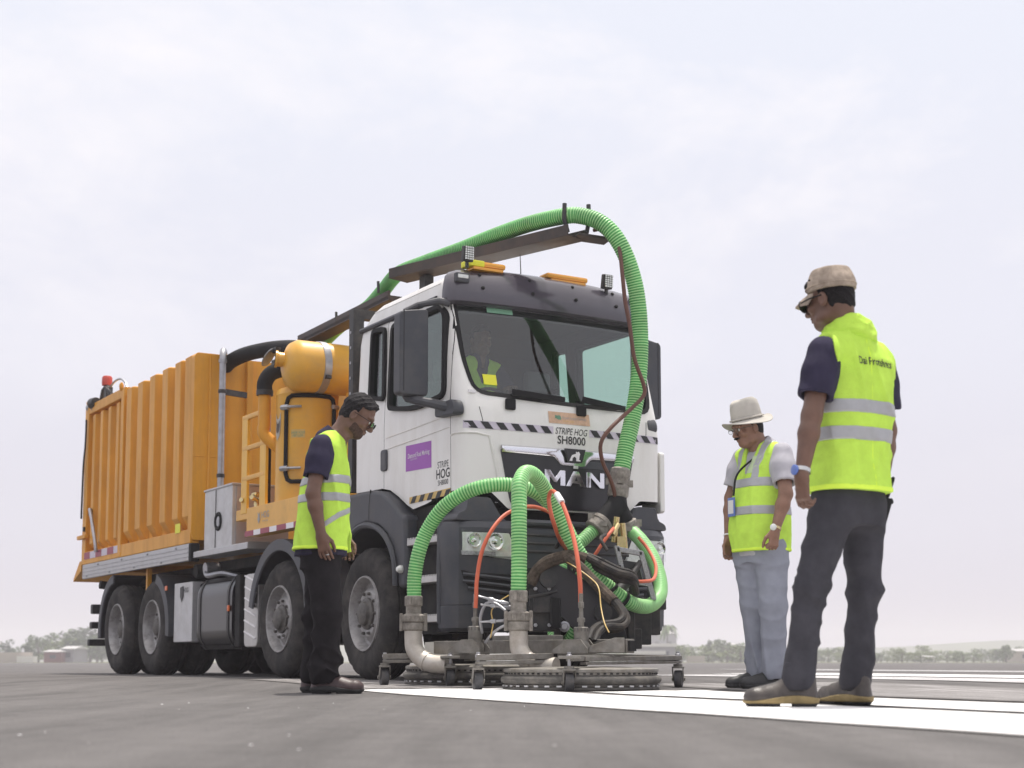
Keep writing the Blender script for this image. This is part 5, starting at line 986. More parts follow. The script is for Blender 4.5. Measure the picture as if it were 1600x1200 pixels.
ab(lambda m: (m.box((.20, 10.18, .52), (.17, .18, .28)), m.box((.20, 10.08, .56), (.12, .06, .12)), m.cyl((.28, 10.05, .60), (.28, 10.05, .42), .03), m.bar((.10, 10.03, .60), (.30, 10.03, .645), .012, .02)), 'hydraulic_motor', 'black_steel')
for x in (.29, .80): ab(lambda m: m.prism([(0, .30), (0, .80), (.14, .86), (.30, .62), (.30, .36)], (x, 10.50, 0), (0, 1, 0), (0, 0, 1), (.045, 0, 0)), 'lift_plate', 'black_steel', .006)
ab(lambda m: m.cyl((.30, 10.6, .72), (.82, 10.6, .72), .045), 'cross_tube', 'chassis', 0); ab(lambda m: m.cyl((.30, 10.66, .42), (.82, 10.66, .42), .06), 'cross_tube', 'chassis', 0)
ab(lambda m: m.cyl((.47, 10.5, .36), (.52, 10.6, .78), .042), 'lift_ram', 'gloss_black', 0); ab(lambda m: m.cyl((.52, 10.6, .78), (.535, 10.62, .92), .020), 'ram_rod', 'galv', 0)
for i, x in enumerate((.36, .40, .66, .71)): ab(lambda m: m.tube(spline([(x, 10.45, .95 - .05 * i), (x + .03, 10.40, .82), (x - .02, 10.42, .66), (x + .02, 10.46, .45)], .03), .013, 8), 'hydraulic_hose', 'black_hose', 0)
for p in ((.155, 10.06, .66), (.245, 10.06, .66), (.155, 10.06, .42), (.245, 10.06, .42)): ab(lambda m: m.cyl((p[0], 10.085, p[2]), (p[0], 10.06, p[2]), .014, .012, 6), 'flange_bolt', 'galv', 0)
ab(lambda m: m.box((.29, 10.04, .50), (.06, .05, .20)), 'solenoid', 'black_rubber', .008)
ab(lambda m: m.lathe([(.036, 0), (.036, .015), (.024, .018), (.020, .03), (0, .031)], (.345, 10.07, .41), (0, -1, 0), 16), 'pivot_pin', 'galv', 0)
ab(lambda m: (m.box((.96, 10.92, .50), (.18, .22, .26)), m.box((.87, 10.85, .42), (.22, .2, .24)), m.box((.83, 10.80, .34), (.16, .18, .14)), m.box((1.03, 10.98, .62), (.14, .2, .14))), 'valve_block', 'black_steel')
ab(lambda m: m.lathe([(.085, 0), (.092, .01), (.092, .14), (.08, .15), (0, .15)], (.66, 10.15, .35), (0, -1, 0), 24), 'drive_drum', 'black_rubber', 0)
ab(lambda m: (m.cyl((.78, 10.32, .72), (.62, 10.2, .55), .035), m.cyl((.80, 10.34, .74), (.88, 10.42, .86), .02)), 'lift_cylinder', 'black_steel', 0)
# pale H-bracket above the arm
def hb(m):
    P = [((.70, .97), (.735, .97), (.80, .66), (.77, .66)), ((.865, .93), (.90, .93), (.985, .60), (.95, .60)), ((.715, .965), (.895, .935), (.890, .90), (.72, .93)), ((.76, .75), (.93, .715), (.935, .69), (.765, .72))]
    for p in P: m.prism(list(p), (0, 10.40, 0), (1, 0, 0), (0, .0, 1), (0, .05, 0))
ab(hb, 'mast_bracket', 'lamp_face', .004)
ab(lambda m: m.prism([(.75, .88), (.87, .86), (.90, .74), (.79, .76)], (0, 10.46, 0), (1, 0, 0), (0, 0, 1), (0, .05, 0)), 'mast_opening', 'gloss_black', .01)
ab(lambda m: (m.cyl((.72, 10.75, 1.02), (.74, 10.72, 1.20), .022), m.cyl((.80, 10.8, .98), (.78, 10.78, 1.16), .025), m.box((.77, 10.74, 1.00), (.06, .05, .12)), m.cyl((.745, 10.66, 1.14), (.70, 10.60, 1.06), .018)), 'valve_fitting', 'gold', .004)
for P, r in (([(.119, 10.06, .69), (.161, 10.05, .77), (.232, 10.02, .832), (.338, 10.0, .865), (.41, 10.0, .872), (.484, 10.0, .849)], .042), ([(.338, 10.0, .880), (.437, 9.92, .797), (.517, 9.88, .711), (.596, 9.82, .626), (.654, 9.76, .562)], .036)): ab(lambda m: m.tube(spline(P, .03), r, 10), 'sleeve_wrap', 'wrap_sleeve', 0)
for P, r in (([(.40, 10.06, .895), (.484, 10.02, .868), (.586, 9.97, .81), (.69, 9.95, .76), (.78, 9.96, .735), (.82, 10.1, .70)], .026), ([(.42, 10.08, .86), (.50, 10.05, .83), (.60, 10.0, .77), (.70, 9.99, .72), (.79, 10.0, .70), (.83, 10.2, .64)], .024), ([(.46, 10.1, .90), (.58, 10.06, .85), (.70, 10.05, .79), (.80, 10.08, .76), (.84, 10.3, .70)], .020),
    ([(.64, 9.77, .58), (.69, 9.72, .51), (.705, 9.68, .46), (.66, 9.64, .425), (.56, 9.58, .41), (.50, 9.5, .37), (.47, 9.42, .31)], .026), ([(.66, 9.78, .56), (.715, 9.72, .50), (.73, 9.68, .44), (.69, 9.62, .40), (.60, 9.54, .40), (.54, 9.47, .36), (.51, 9.40, .30)], .022), ([(.63, 9.8, .60), (.68, 9.76, .55), (.72, 9.75, .47), (.70, 9.8, .40), (.62, 9.9, .38)], .024),
    ([(.05, 9.9, .78), (.10, 9.9, .70), (.09, 9.9, .6), (.12, 9.92, .5)], .006), ([(.30, 10.3, .95), (.34, 10.2, 1.0), (.42, 10.2, .98), (.46, 10.3, .90)], .014), ([(.62, 9.9, .90), (.58, 9.95, .98), (.62, 10.1, 1.02)], .012)): ab(lambda m: m.tube(spline(P, .03), r, 10), 'hydraulic_hose', 'black_hose', 0)
for P, r in (([(-.19, 9.72, .36), (-.20, 9.68, .46), (-.16, 9.66, .55), (-.10, 9.64, .545), (-.04, 9.6, .50)], .010), ([(-.17, 9.7, .30), (-.12, 9.66, .36), (-.06, 9.62, .40), (0, 9.62, .42)], .010)): ab(lambda m: m.tube(spline(P, .025), r, 8), 'grease_line', 'galv', 0)
for p, d in (((.0, 9.64, .52), (-1, .1, .1)), ((.0, 9.64, .44), (-1, 0, -.05)), ((-.02, 9.64, .54), (-.9, .1, .25))): ab(lambda m: m.lathe([(.010, 0), (.016, .01), (.016, .05), (.010, .055), (.010, .10), (.015, .105), (.015, .13), (.008, .14), (.006, .2)], p, d, 10), 'quick_coupler', 'galv', 0)
for p, d in (((.655, 10.10, .655), (.6, .2, -.8)), ((.745, 10.15, .592), (.8, .4, -.5))):
    mb = MB(); q = Vector(p) - rel; mb.lathe([(.050, -.012), (.056, -.010), (.056, .010), (.050, .012)], q, d, 18); mb.build('hose_strap', 'black_rubber', ar)
# mast stub on the far caster
# ------------------------------------------------------------ people: bodies and clothes grown from distance fields
class Vol:
    def __init__(s, lo, hi, h):
        s.h = h; s.lo = np.array(lo, float); s.n = np.ceil((np.array(hi, float) - s.lo) / h).astype(int) + 1
        s.ax = [s.lo[i] + h * np.arange(s.n[i]) for i in range(3)]; s.d = np.full(s.n, .2, np.float32)
    def sub(s, lo, hi):
        a = np.clip(np.floor((np.array(lo) - s.lo) / s.h).astype(int) - 3, 0, s.n); b = np.clip(np.ceil((np.array(hi) - s.lo) / s.h).astype(int) + 4, 0, s.n)
        sl = tuple(slice(a[i], b[i]) for i in range(3)); X, Y, Z = np.meshgrid(*[s.ax[i][sl[i]] for i in range(3)], indexing='ij', sparse=True); return sl, X, Y, Z
    def op(s, f, lo, hi, k, mode):
        sl, X, Y, Z = s.sub(np.array(lo) - k, np.array(hi) + k); e = f(X, Y, Z)
        if e.size == 0: return s
        d = s.d[sl]
        if mode == 'u':
            if k: hh = np.maximum(k - np.abs(d - e), 0) / k; r = np.minimum(d, e) - hh * hh * k * .25
            else: r = np.minimum(d, e)
        else:
            e = -e
            if k: hh = np.maximum(k - np.abs(d - e), 0) / k; r = np.maximum(d, e) + hh * hh * k * .25
            else: r = np.maximum(d, e)
        s.d[sl] = r; return s
    def cone(s, a, b, ra, rb, k=.02, mode='u'):
        a, b = np.array(a, float), np.array(b, float); ab_ = b - a; L2 = ab_ @ ab_ + 1e-9
        def f(X, Y, Z):
            x, y, z = X - a[0], Y - a[1], Z - a[2]; t = np.clip((x * ab_[0] + y * ab_[1] + z * ab_[2]) / L2, 0, 1); return np.sqrt((x - t * ab_[0]) ** 2 + (y - t * ab_[1]) ** 2 + (z - t * ab_[2]) ** 2) - (ra + (rb - ra) * t)
        m = max(ra, rb); return s.op(f, np.minimum(a, b) - m, np.maximum(a, b) + m, k, mode)
    def ell(s, c, r, Fm=None, k=.02, mode='u'):
        c = np.array(c, float); r = np.array(r, float); Fm = np.eye(3) if Fm is None else Fm
        def f(X, Y, Z):
            x, y, z = X - c[0], Y - c[1], Z - c[2]; q = [x * Fm[i][0] + y * Fm[i][1] + z * Fm[i][2] for i in range(3)]
            k0 = np.sqrt(sum((q[i] / r[i]) ** 2 for i in range(3))); k1 = np.sqrt(sum((q[i] / r[i] ** 2) ** 2 for i in range(3))) + 1e-6; return k0 * (k0 - 1) / k1
        m = r.max(); return s.op(f, c - m, c + m, k, mode)
    def loft(s, lev, F, off=0., k=.02, n=2.4, mode='u'):
        """stack of super-ellipses: lev rows are z, cx, cy, half width, half depth"""
        lev = np.array(sorted(lev), float); zt, zb = lev[-1, 0], lev[0, 0]
        def f(X, Y, Z):
            cx, cy, a, b = [np.interp(Z, lev[:, 0], lev[:, i]) for i in (1, 2, 3, 4)]; a = a + off; b = b + off; x, y = X - cx, Y - cy
            v = x * F[0] + y * F[1]; u = -x * F[1] + y * F[0]; kk = (np.abs(u / a) ** n + np.abs(v / b) ** n) ** (1 / n); return np.maximum(np.maximum((kk - 1) * np.minimum(a, b), Z - zt), zb - Z)
        m = lev[:, 3:].max() + .05 + off; return s.op(f, [lev[:, 1].min() - m, lev[:, 2].min() - m, zb], [lev[:, 1].max() + m, lev[:, 2].max() + m, zt], k, mode)
    def cut(s, fn, k=0.):
        """keep where fn < 0"""
        X, Y, Z = np.meshgrid(*s.ax, indexing='ij', sparse=True); e = fn(X, Y, Z); s.d = np.maximum(s.d, e).astype(np.float32); return s
    def copy(s): c = Vol.__new__(Vol); c.h, c.lo, c.n, c.ax, c.d = s.h, s.lo, s.n, s.ax, s.d.copy(); return c
    def at(s, p):
        q = (np.array(p) - s.lo) / s.h; i = np.clip(np.floor(q).astype(int), 0, s.n - 2); f = q - i; v = 0.
        for a in (0, 1):
            for b in (0, 1):
                for c in (0, 1): v += s.d[i[0] + a, i[1] + b, i[2] + c] * (f[0] if a else 1 - f[0]) * (f[1] if b else 1 - f[1]) * (f[2] if c else 1 - f[2])
        return v
    def wrinkle(s, amp, fr_, seed, zfun=None, dirz=1.6):
        r = np.random.default_rng(seed); X, Y, Z = np.meshgrid(*s.ax, indexing='ij', sparse=True); w_ = 0
        for i in range(5):
            v = r.normal(size=3); v[2] *= dirz; v /= np.linalg.norm(v); q = fr_ * r.uniform(.45, 1.3); p = r.uniform(0, 6, 3)
            a_ = 1 - np.abs(np.sin(q * (v[0] * X + v[1] * Y + v[2] * Z) + p[0] + 1.2 * np.sin(9 * X + 7 * Z + p[1]) + 1.1 * np.sin(8 * Y - 6 * Z + p[2])))
            w_ = w_ + (a_ * a_ * (1.4 - .4 * a_) - .22) * np.maximum(0, .25 + .75 * np.sin(5 * X - 4 * Y + 6 * Z + p[1] * 2)) / 2.2
        A = amp if zfun is None else amp * zfun(X, Y, Z)
        s.d = (s.d - A * 2.2 * w_).astype(np.float32); return s
    def mesh(s, name, mat, parent, org, loc=None):
        d = s.d; d = np.pad(d, 1, constant_values=.1); g = d < 0; c = [g[i:g.shape[0] - 1 + i, j:g.shape[1] - 1 + j, k:g.shape[2] - 1 + k] for i in (0, 1) for j in (0, 1) for k in (0, 1)]
        any_ = c[0].copy(); all_ = c[0].copy()
        for q in c[1:]: any_ |= q; all_ &= q
        act = np.argwhere(any_ & ~all_); idx = np.full(any_.shape, -1, np.int32); idx[tuple(act.T)] = np.arange(len(act))
        co = [(i, j, k) for i in (0, 1) for j in (0, 1) for k in (0, 1)]; val = np.stack([d[act[:, 0] + i, act[:, 1] + j, act[:, 2] + k] for i, j, k in co], 1)
        P = np.zeros((len(act), 3)); cnt = np.zeros(len(act))
        for a in range(8):
            for b in range(a + 1, 8):
                df = [abs(co[a][i] - co[b][i]) for i in range(3)]
                if sum(df) != 1: continue
                va, vb = val[:, a], val[:, b]; m = (va < 0) != (vb < 0); t = np.where(m, va / (va - vb + 1e-12), 0)
                P += np.where(m[:, None], np.array(co[a]) + t[:, None] * (np.array(co[b]) - np.array(co[a])), 0); cnt += m
        V = (act + P / cnt[:, None] - 1) * s.h + s.lo - np.array(org); F = []
        for ax_ in range(3):
            o1, o2 = [i for i in range(3) if i != ax_]; sl0 = [slice(1, -1)] * 3; sl1 = [slice(1, -1)] * 3; sl0[ax_] = slice(0, -1); sl1[ax_] = slice(1, None)
            ch = g[tuple(sl0)] != g[tuple(sl1)]; e = np.argwhere(ch)
            if not len(e): continue
            base = e.copy(); base[:, o1] += 1; base[:, o2] += 1
            inside = g[tuple(base.T)]
            def ci(da, db):
                q = base.copy(); q[:, o1] -= da; q[:, o2] -= db; return idx[tuple(q.T)]
            quad = np.stack([ci(1, 1), ci(0, 1), ci(0, 0), ci(1, 0)], 1); flip = inside if ax_ != 1 else ~inside
            quad[~flip] = quad[~flip][:, ::-1]; F.append(quad)
        F = np.concatenate(F); me = bpy.data.meshes.new(name); me.vertices.add(len(V)); me.vertices.foreach_set('co', V.astype(np.float32).ravel()); me.loops.add(F.size); me.loops.foreach_set('vertex_index', F.ravel().astype(np.int32)); me.polygons.add(len(F)); me.polygons.foreach_set('loop_start', np.arange(0, F.size, 4, dtype=np.int32)); me.polygons.foreach_set('loop_total', np.full(len(F), 4, np.int32))
        me.update(calc_edges=True); me.materials.append(MT[mat]); me.polygons.foreach_set('use_smooth', np.ones(len(F), bool)); me.validate(); me.update()
        return link(name, me, parent, loc or (0, 0, 0))
V3 = lambda *a: np.array(a, float)
def unit(v): v = np.array(v, float); return v / np.linalg.norm(v)
def headframe(yaw, pitch, roll=0.):
    F = V3(math.cos(yaw) * math.cos(pitch), math.sin(yaw) * math.cos(pitch), -math.sin(pitch)); L = V3(-math.sin(yaw), math.cos(yaw), 0); U = np.cross(F, L)
    L2 = L * math.cos(roll) + U * math.sin(roll); return np.stack([L2, F, np.cross(F, L2)])
def hp(H, M, p): return H + M.T @ np.array(p, float)      # head coords: x left, y forward, z up
def add_head(v, H, M):
    E = lambda p, r, k=.018, m='u', rot=None: v.ell(hp(H, M, p), r, M if rot is None else rot, k, m)
    E((0, -.012, .045), (.074, .094, .080), .01); E((0, .020, -.030), (.060, .066, .080), .03); E((0, .050, -.088), (.036, .034, .028), .03); E((0, -.035, -.02), (.062, .062, .075), .03)
    E((0, .078, .030), (.052, .016, .016), .014)
    v.cone(hp(H, M, (0, .090, .014)), hp(H, M, (0, .110, -.026)), .009, .0135, .012)
    for s in (-1, 1):
        E((s * .011, .098, -.032), (.009, .011, .008), .008)
        E((s * .031, .094, .006), (.017, .014, .011), .010, 's'); E((s * .031, .076, .006), (.014, .014, .012), .004)
        E((s * .040, .066, -.022), (.022, .018, .018), .02)
        E((s * .077, -.008, -.008), (.009, .020, .032), .006); E((s * .083, -.004, -.006), (.004, .011, .020), .004, 's')
        E((s * .050, .015, -.075), (.014, .034, .018), .02)
    E((0, .086, -.053), (.024, .012, .007), .006); E((0, .085, -.065), (.020, .012, .007), .006); v.cone(hp(H, M, (-.02, .096, -.0588)), hp(H, M, (.02, .096, -.0588)), .002, .002, .004, 's')
def add_hand(v, wr, d, back, thumb, curl=.35, sc=1., grip=False):
    """wr wrist centre, d finger direction, back = unit normal of the back of the hand, thumb = side the thumb is on"""
    d = unit(d); back = unit(back - d * np.dot(back, d)); t = unit(thumb - d * np.dot(thumb, d) - back * np.dot(thumb, back))
    pb = wr + d * .015; pe = wr + d * .088 * sc
    for o in (-.024, -.008, .008, .024): v.cone(pb + t * o * .8, pe + t * o, .0155 * sc, .0115 * sc, .012)
    for i, (o, L_, r) in enumerate(((.0305, .072, .0092), (.0105, .080, .0096), (-.0100, .074, .0092), (-.0295, .060, .0082))):
        p = pe + t * o - d * .004 + back * .002; q = unit(d + t * o * 1.4); c = curl * (1 + .12 * i); segs = (.45, .32, .23); a = c * .6
        for j, sg in enumerate(segs):
            e = p + (q * math.cos(a) - back * math.sin(a)) * L_ * sc * sg; v.cone(p, e, r * (1 - .09 * j), r * (1 - .09 * (j + 1)), .003); p = e; a += c * (1.3 if not grip else 1.9)
    p = pb + t * .022 - back * .008; e1 = p + (d * .75 + t * .55 - back * .25) * .046 * sc; e2 = e1 + (d * .92 + t * .10 - back * .35) * .034 * sc; e3 = e2 + (d * .95 - t * .12 - back * .3) * .026 * sc
    v.cone(p, e1, .0145, .0115, .01); v.cone(e1, e2, .0110, .0098, .004); v.cone(e2, e3, .0098, .0082, .003)
def person(label, org, J, spec):
    org = V3(*org); root = thing('person', label, 'person', org)
    S = spec; F = unit((S['face'][0], S['face'][1], 0)); Lf = V3(-F[1], F[0], 0); H = J['head']; M = headframe(S['hyaw'], S['hpitch'], S.get('hroll', 0))
    pts = np.array([J[k] for k in J]); lo = pts.min(0) - .16; hi = pts.max(0) + .17; lo[2] = min(lo[2], org[2] - .02); skin = S.get('skin', 'skin')
    # ---- continuous body
    v = Vol(lo, hi, .0048); lev = S['torso']
    v.loft([(z_, x_, y_, a_ * (.80 if z_ < lev[0][0] + .3 else .86), b_ * (.74 if z_ < lev[0][0] + .3 else .80)) for z_, x_, y_, a_, b_ in lev], F, -.004, .02, 2.2); nb = J['neck']
    sk = hp(H, M, (0, -.03, -.055)); v.cone(nb - V3(0, 0, .03), sk, .060, .054, .03); v.cone(nb + V3(0, 0, -.02), hp(H, M, (0, .0, -.07)), .050, .045, .03); add_head(v, H, M)
    for s in 'lr':
        sh, el, wr, tip = J['sh' + s], J['el' + s], J['wr' + s], J['ti' + s]
        v.cone(nb + V3(0, 0, -.04), sh, .055, .056, .04); v.cone(sh, el, .050 * S.get('arm', 1), .040 * S.get('arm', 1), .03); m_ = el + (wr - el) * .3; v.cone(el, m_, .040 * S.get('arm', 1), .041 * S.get('arm', 1), .02); v.cone(m_, wr, .041 * S.get('arm', 1), .0265, .02)
        hd = S['hand' + s]; v.cone(wr, wr + unit(tip - wr) * .03, .0262, .024, .015); add_hand(v, wr, tip - wr, V3(*hd[0]), V3(*hd[1]), hd[2], .98, len(hd) > 3)
        if 'hi' + s in J:
            hpj, kn, an = J['hi' + s], J['kn' + s], J['an' + s]; v.cone(hpj, kn, .085, .055, .03); v.cone(kn, an, .055, .038, .02); fd = S['foot' + s]; v.cone(an, an + V3(fd[0], fd[1], 0) * .09 - V3(0, 0, an[2] - org[2] - .045), .034, .026, .01)
    v.mesh('body', skin, root, org)
    for s in (-1, 1):
        if S.get('eyes'):
            mb = MB(); q = hp(H, M, (s * .031, .083, .006)) - org; mb.sphere(q, .0105, 10, 6); e = mb.build('eye', 'eye', root); mb = MB(); mb.sphere(hp(H, M, (s * .031, .0925, .005)) - org, .0045, 8, 5); mb.build('pupil', 'hair', root)
    # ---- shirt
    v = Vol(lo, hi, .0062); v.loft(lev, F, -.020, .02, 2.3)
    for s in 'lr':
        sh, el = J['sh' + s], J['el' + s]; e = sh + (el - sh) * S.get('sleeve', .74); v.cone(nb + V3(0, 0, -.055), sh + V3(0, 0, -.012), .052, .060, .05); v.cone(sh, sh + (e - sh) * .45, .064 * S.get('arm', 1), .072 * S.get('arm', 1), .03); v.cone(sh + (e - sh) * .45, e, .072 * S.get('arm', 1), .071 * S.get('arm', 1), .03)
        q = unit(el - sh); v.cone(e + q * .075, e + q * .2, .085, .085, 0, 's'); v.op(lambda X, Y, Z: np.maximum((e[0] - X) * q[0] + (e[1] - Y) * q[1] + (e[2] - Z) * q[2], np.sqrt((X - e[0]) ** 2 + (Y - e[1]) ** 2 + (Z - e[2]) ** 2) - .11), e - .11, e + .11, .0, 's')
        v.cone(sh + (el - sh) * .3, el, .052, .054, 0, 's')
    v.wrinkle(.0045, 30, S['seed'], None, .8); v.cut(lambda X, Y, Z: S.get('shem', -9) - Z + 0 * X + 0 * Y); v.cone(nb - V3(0, 0, .05), sk, .066, .064, .008, 's')
    shirt = v.mesh('shirt', S['shirt'], root, org)
    # collar
    v = Vol(nb - .14, nb + .16, .005); up = unit(sk - nb); c0, c1 = nb - up * .035, nb + up * S.get('collar', .030)
    v.cone(c0, c1, .086, .070, 0); v.cone(c0 - up * .1, c1 + up * .2, .068, .066, 0, 's'); v.cut(lambda X, Y, Z: (X - c1[0]) * up[0] + (Y - c1[1]) * up[1] + (Z - c1[2]) * up[2]); v.wrinkle(.0015, 40, 3)
    cf = nb + F * .085; v.cone(cf - up * .06, cf + up * .1, .020, .045, .004, 's'); v.mesh('collar', S.get('collarmat', S['shirt']), root, org)
    # ---- vest
    if S.get('vest', True):
        v = Vol(lo, hi, .0062); v.loft(lev, F, .0, .02, 2.5)
        for s in 'lr': v.cone(nb + V3(0, 0, -.045), J['sh' + s] + V3(0, 0, .0), .064, .072, .05); 
        v.wrinkle(.0105, 20, S['seed'] + 5, None, .28)
        for s in 'lr':
            sh, el = J['sh' + s], J['el' + s]; out = unit((sh - nb) * V3(1, 1, 0)); c = sh + out * .050
            v.cone(c + V3(0, 0, .12), c - V3(0, 0, .12), .056, .072, .02, 's'); v.cone(sh + out * .02, sh + out * .16, .060, .090, .01, 's'); v.cone(sh + out * .03 - V3(0, 0, .03), el + out * .03, .062, .07, .02, 's')
        v.cone(nb - up * .10, nb + up * .2, .070, .082, .01, 's')
        if 'vneck' in S:
            t0 = nb + F * .05; t1 = V3(*S['vneck']); v.cone(t0, t1, .055, .012, .01, 's'); v.cone(t1, t1 - V3(0, 0, 1.0), .010, .010, .0, 's')
        for fn in S.get('vcut', []): v.cut(fn)
        vest = v.mesh('vest', 'lime_vest', root, org)
        for (zc, hw, tilt) in S['bands']:
            b = v.copy(); b.d -= .0035; cx_, cy_ = lev[0][1], lev[0][2]; b.cut(lambda X, Y, Z: np.abs(Z - zc - (X - cx_) * tilt[0] - (Y - cy_) * tilt[1]) - hw)
            b.mesh('reflective_band', 'reflective', vest, org)
        zh_ = S.get('hem', lev[0][0]); b = v.copy(); b.d -= .0028; b.cut(lambda X, Y, Z: np.maximum(Z - zh_ - .020, zh_ + .001 - Z) + 0 * X + 0 * Y); b.mesh('hem_binding', 'lime_trim', vest, org)
        for (p, ax_, hw, zlo, zhi, side) in S.get('vbands', []):
            b = v.copy(); b.d -= .0032; ax_ = unit(ax_); sd2 = V3(*side); b.cut(lambda X, Y, Z: np.abs((X - p[0]) * ax_[0] + (Y - p[1]) * ax_[1] + (Z - p[2]) * ax_[2]) - hw); b.cut(lambda X, Y, Z: np.maximum(zlo - Z, Z - zhi)); b.cut(lambda X, Y, Z: -((X - p[0]) * sd2[0] + (Y - p[1]) * sd2[1]) + 0 * Z)
            b.mesh('reflective_band', S.get('vbmat', 'reflective'), vest, org)
        S['vestvol'] = v; S['vestobj'] = vest
    # ---- trousers
    if 'hil' in J:
        v = Vol(V3(lo[0], lo[1], org[2]), V3(hi[0], hi[1], J['hil'][2] + .25), .0064); T = S['trouser']; pc = (J['hil'] + J['hir']) / 2
        v.loft([(pc[2] - .09, pc[0], pc[1], T[0] * 1.40, T[0] * 1.12), (pc[2] + .05, pc[0], pc[1], T[0] * 1.46, T[0] * 1.14), (pc[2] + .16, lev[0][1] * .5 + pc[0] * .5, lev[0][2] * .5 + pc[1] * .5, T[0] * 1.45, T[0] * 1.15)], F, 0, .03, 2.3)
        for s in 'lr':
            h_, k_, a_ = J['hi' + s], J['kn' + s], J['an' + s]; sh_ = unit(a_ - k_); v.cone(h_, k_, T[0], T[1], .05); v.cone(k_, a_ + sh_ * .02, T[1], T[2], .03); v.cone(a_ - sh_ * .07, a_ + V3(0, 0, -.01), T[2], T[2] * 1.12, .03)
        zk = (J['knl'][2] + J['knr'][2]) / 2; za = J['anl'][2]; zh = pc[2]
        v.wrinkle(.0090, 24, S['seed'] + 9, lambda X, Y, Z: .50 + .35 * np.exp(-((Z - zk) / .12) ** 2) + 1.1 * np.exp(-((Z - za - .06) / .11) ** 2) + .6 * np.exp(-((Z - zh + .07) / .08) ** 2), 1.3)
        v.cut(lambda X, Y, Z: (za - .068) - Z + 0 * X + 0 * Y)
        for s in 'lr': a_ = J['an' + s]; v.cone(a_ - V3(0, 0, .3), a_ + V3(0, 0, .01), T[2] * .88, T[2] * .88, 0, 's')
        tr = v.mesh('trousers', S['tmat'], root, org)
        if S.get('cuff'):
            for s in 'lr':
                a_, k_ = J['an' + s], J['kn' + s]; c = Vol(a_ - .16, a_ + .16, .0055); c.cone(a_ - V3(0, 0, .02), a_ + V3(0, 0, .045), T[2] * 1.13, T[2] * 1.06, 0); c.cone(a_ - V3(0, 0, .3), a_ + V3(0, 0, .02), T[2] * .95, T[2] * .95, 0, 's'); c.cut(lambda X, Y, Z: np.maximum(a_[2] - .052 - Z, Z - a_[2] - .055) + 0 * X + 0 * Y); c.wrinkle(.002, 40, 4); c.mesh('trouser_cuff', S['tmat'], root, org)
        # shoes
        for s in 'lr':
            a_ = J['an' + s]; fd = unit(list(S['foot' + s]) + [0]); sd_2 = V3(-fd[1], fd[0], 0); L_ = S.get('shoe', .285); g0 = org[2] + S.get('gz' + s, 0); he = V3(a_[0], a_[1], g0) - fd * .075; te = he + fd * L_
            v = Vol(np.minimum(he, te) - .1 + V3(0, 0, .08), np.maximum(he, te) + .1 + V3(0, 0, .10), .0045)
            v.cone(he + fd * .045 + V3(0, 0, .035), he + fd * .050 + V3(0, 0, .112), .043, .043, .02); v.cone(he + fd * .10 + V3(0, 0, .10), he + fd * .085 + V3(0, 0, .135), .028, .026, .015); v.cone(he + fd * .05 + V3(0, 0, .03), he + fd * L_ * .62 + V3(0, 0, .028), .044, .048, .02); v.cone(he + fd * L_ * .58 + V3(0, 0, .028), te - fd * .052 + V3(0, 0, .030), .049, .040, .02); v.ell(te - fd * .062 + V3(0, 0, .038), (.062, .044, .036), np.stack([fd, sd_2, V3(0, 0, 1)]), .02)
            v.cone(he + fd * .08 + V3(0, 0, .098), he + fd * L_ * .62 + V3(0, 0, .050), .036, .034, .03); v.cone(he + fd * .048 + V3(0, 0, .10), he + fd * .02 + V3(0, 0, .2), .030, .034, .004, 's')
            v.wrinkle(.0022, 46, 8); up_ = v.copy(); up_.cut(lambda X, Y, Z: g0 + .030 + .010 * np.sin(((X - he[0]) * fd[0] + (Y - he[1]) * fd[1]) * 18) - Z); sh_ob = up_.mesh('shoe', S['shoem'], root, org)
            so2 = v.copy(); so2.d -= .006; so2.cut(lambda X, Y, Z: np.maximum(Z - g0 - .034 - .010 * np.sin(((X - he[0]) * fd[0] + (Y - he[1]) * fd[1]) * 18), g0 + .012 - Z)); so2.mesh('midsole', S['solem'], sh_ob, org)
            so3 = v.copy(); so3.d -= .003; so3.cut(lambda X, Y, Z: np.maximum(Z - g0 - .013, g0 + .001 - Z) + 0 * X + 0 * Y); q_ = he + fd * L_ * .43; so3.cut(lambda X, Y, Z: .022 - np.abs((X - q_[0]) * fd[0] + (Y - q_[1]) * fd[1]) + 0 * Z); so3.mesh('outsole', 'black_sole', sh_ob, org)
            mb = MB()
            for i in range(5):
                c = he + fd * (.105 + .021 * i) + V3(0, 0, .118 - .0135 * i) - org; mb.tube([tuple(c + sd_2 * .026 - V3(0, 0, .012) + fd * .006), tuple(c + V3(0, 0, .004)), tuple(c - sd_2 * .026 - V3(0, 0, .012) - fd * .004)], .0038, 6)
            mb.build('laces', S.get('lacem', 'black_rubber'), sh_ob)
    return root, M
def watch(root, org, J, s, mat, face, out):
    wr, el = J['wr' + s], J['el' + s]; d = unit(el - wr); c = wr + d * .022 - org; mb = MB(); mb.lathe([(.030, -.010), (.034, -.008), (.034, .008), (.030, .010)], tuple(c), tuple(d), 20); w_ = mb.build('watch', mat, root); o = unit(V3(*out)); mb = MB(); mb.lathe([(.019, 0), (.021, .004), (.021, .010), (.017, .012), (0, .0125)], tuple(c + o * .031), tuple(o), 16); mb.build('watch_dial', face, w_)
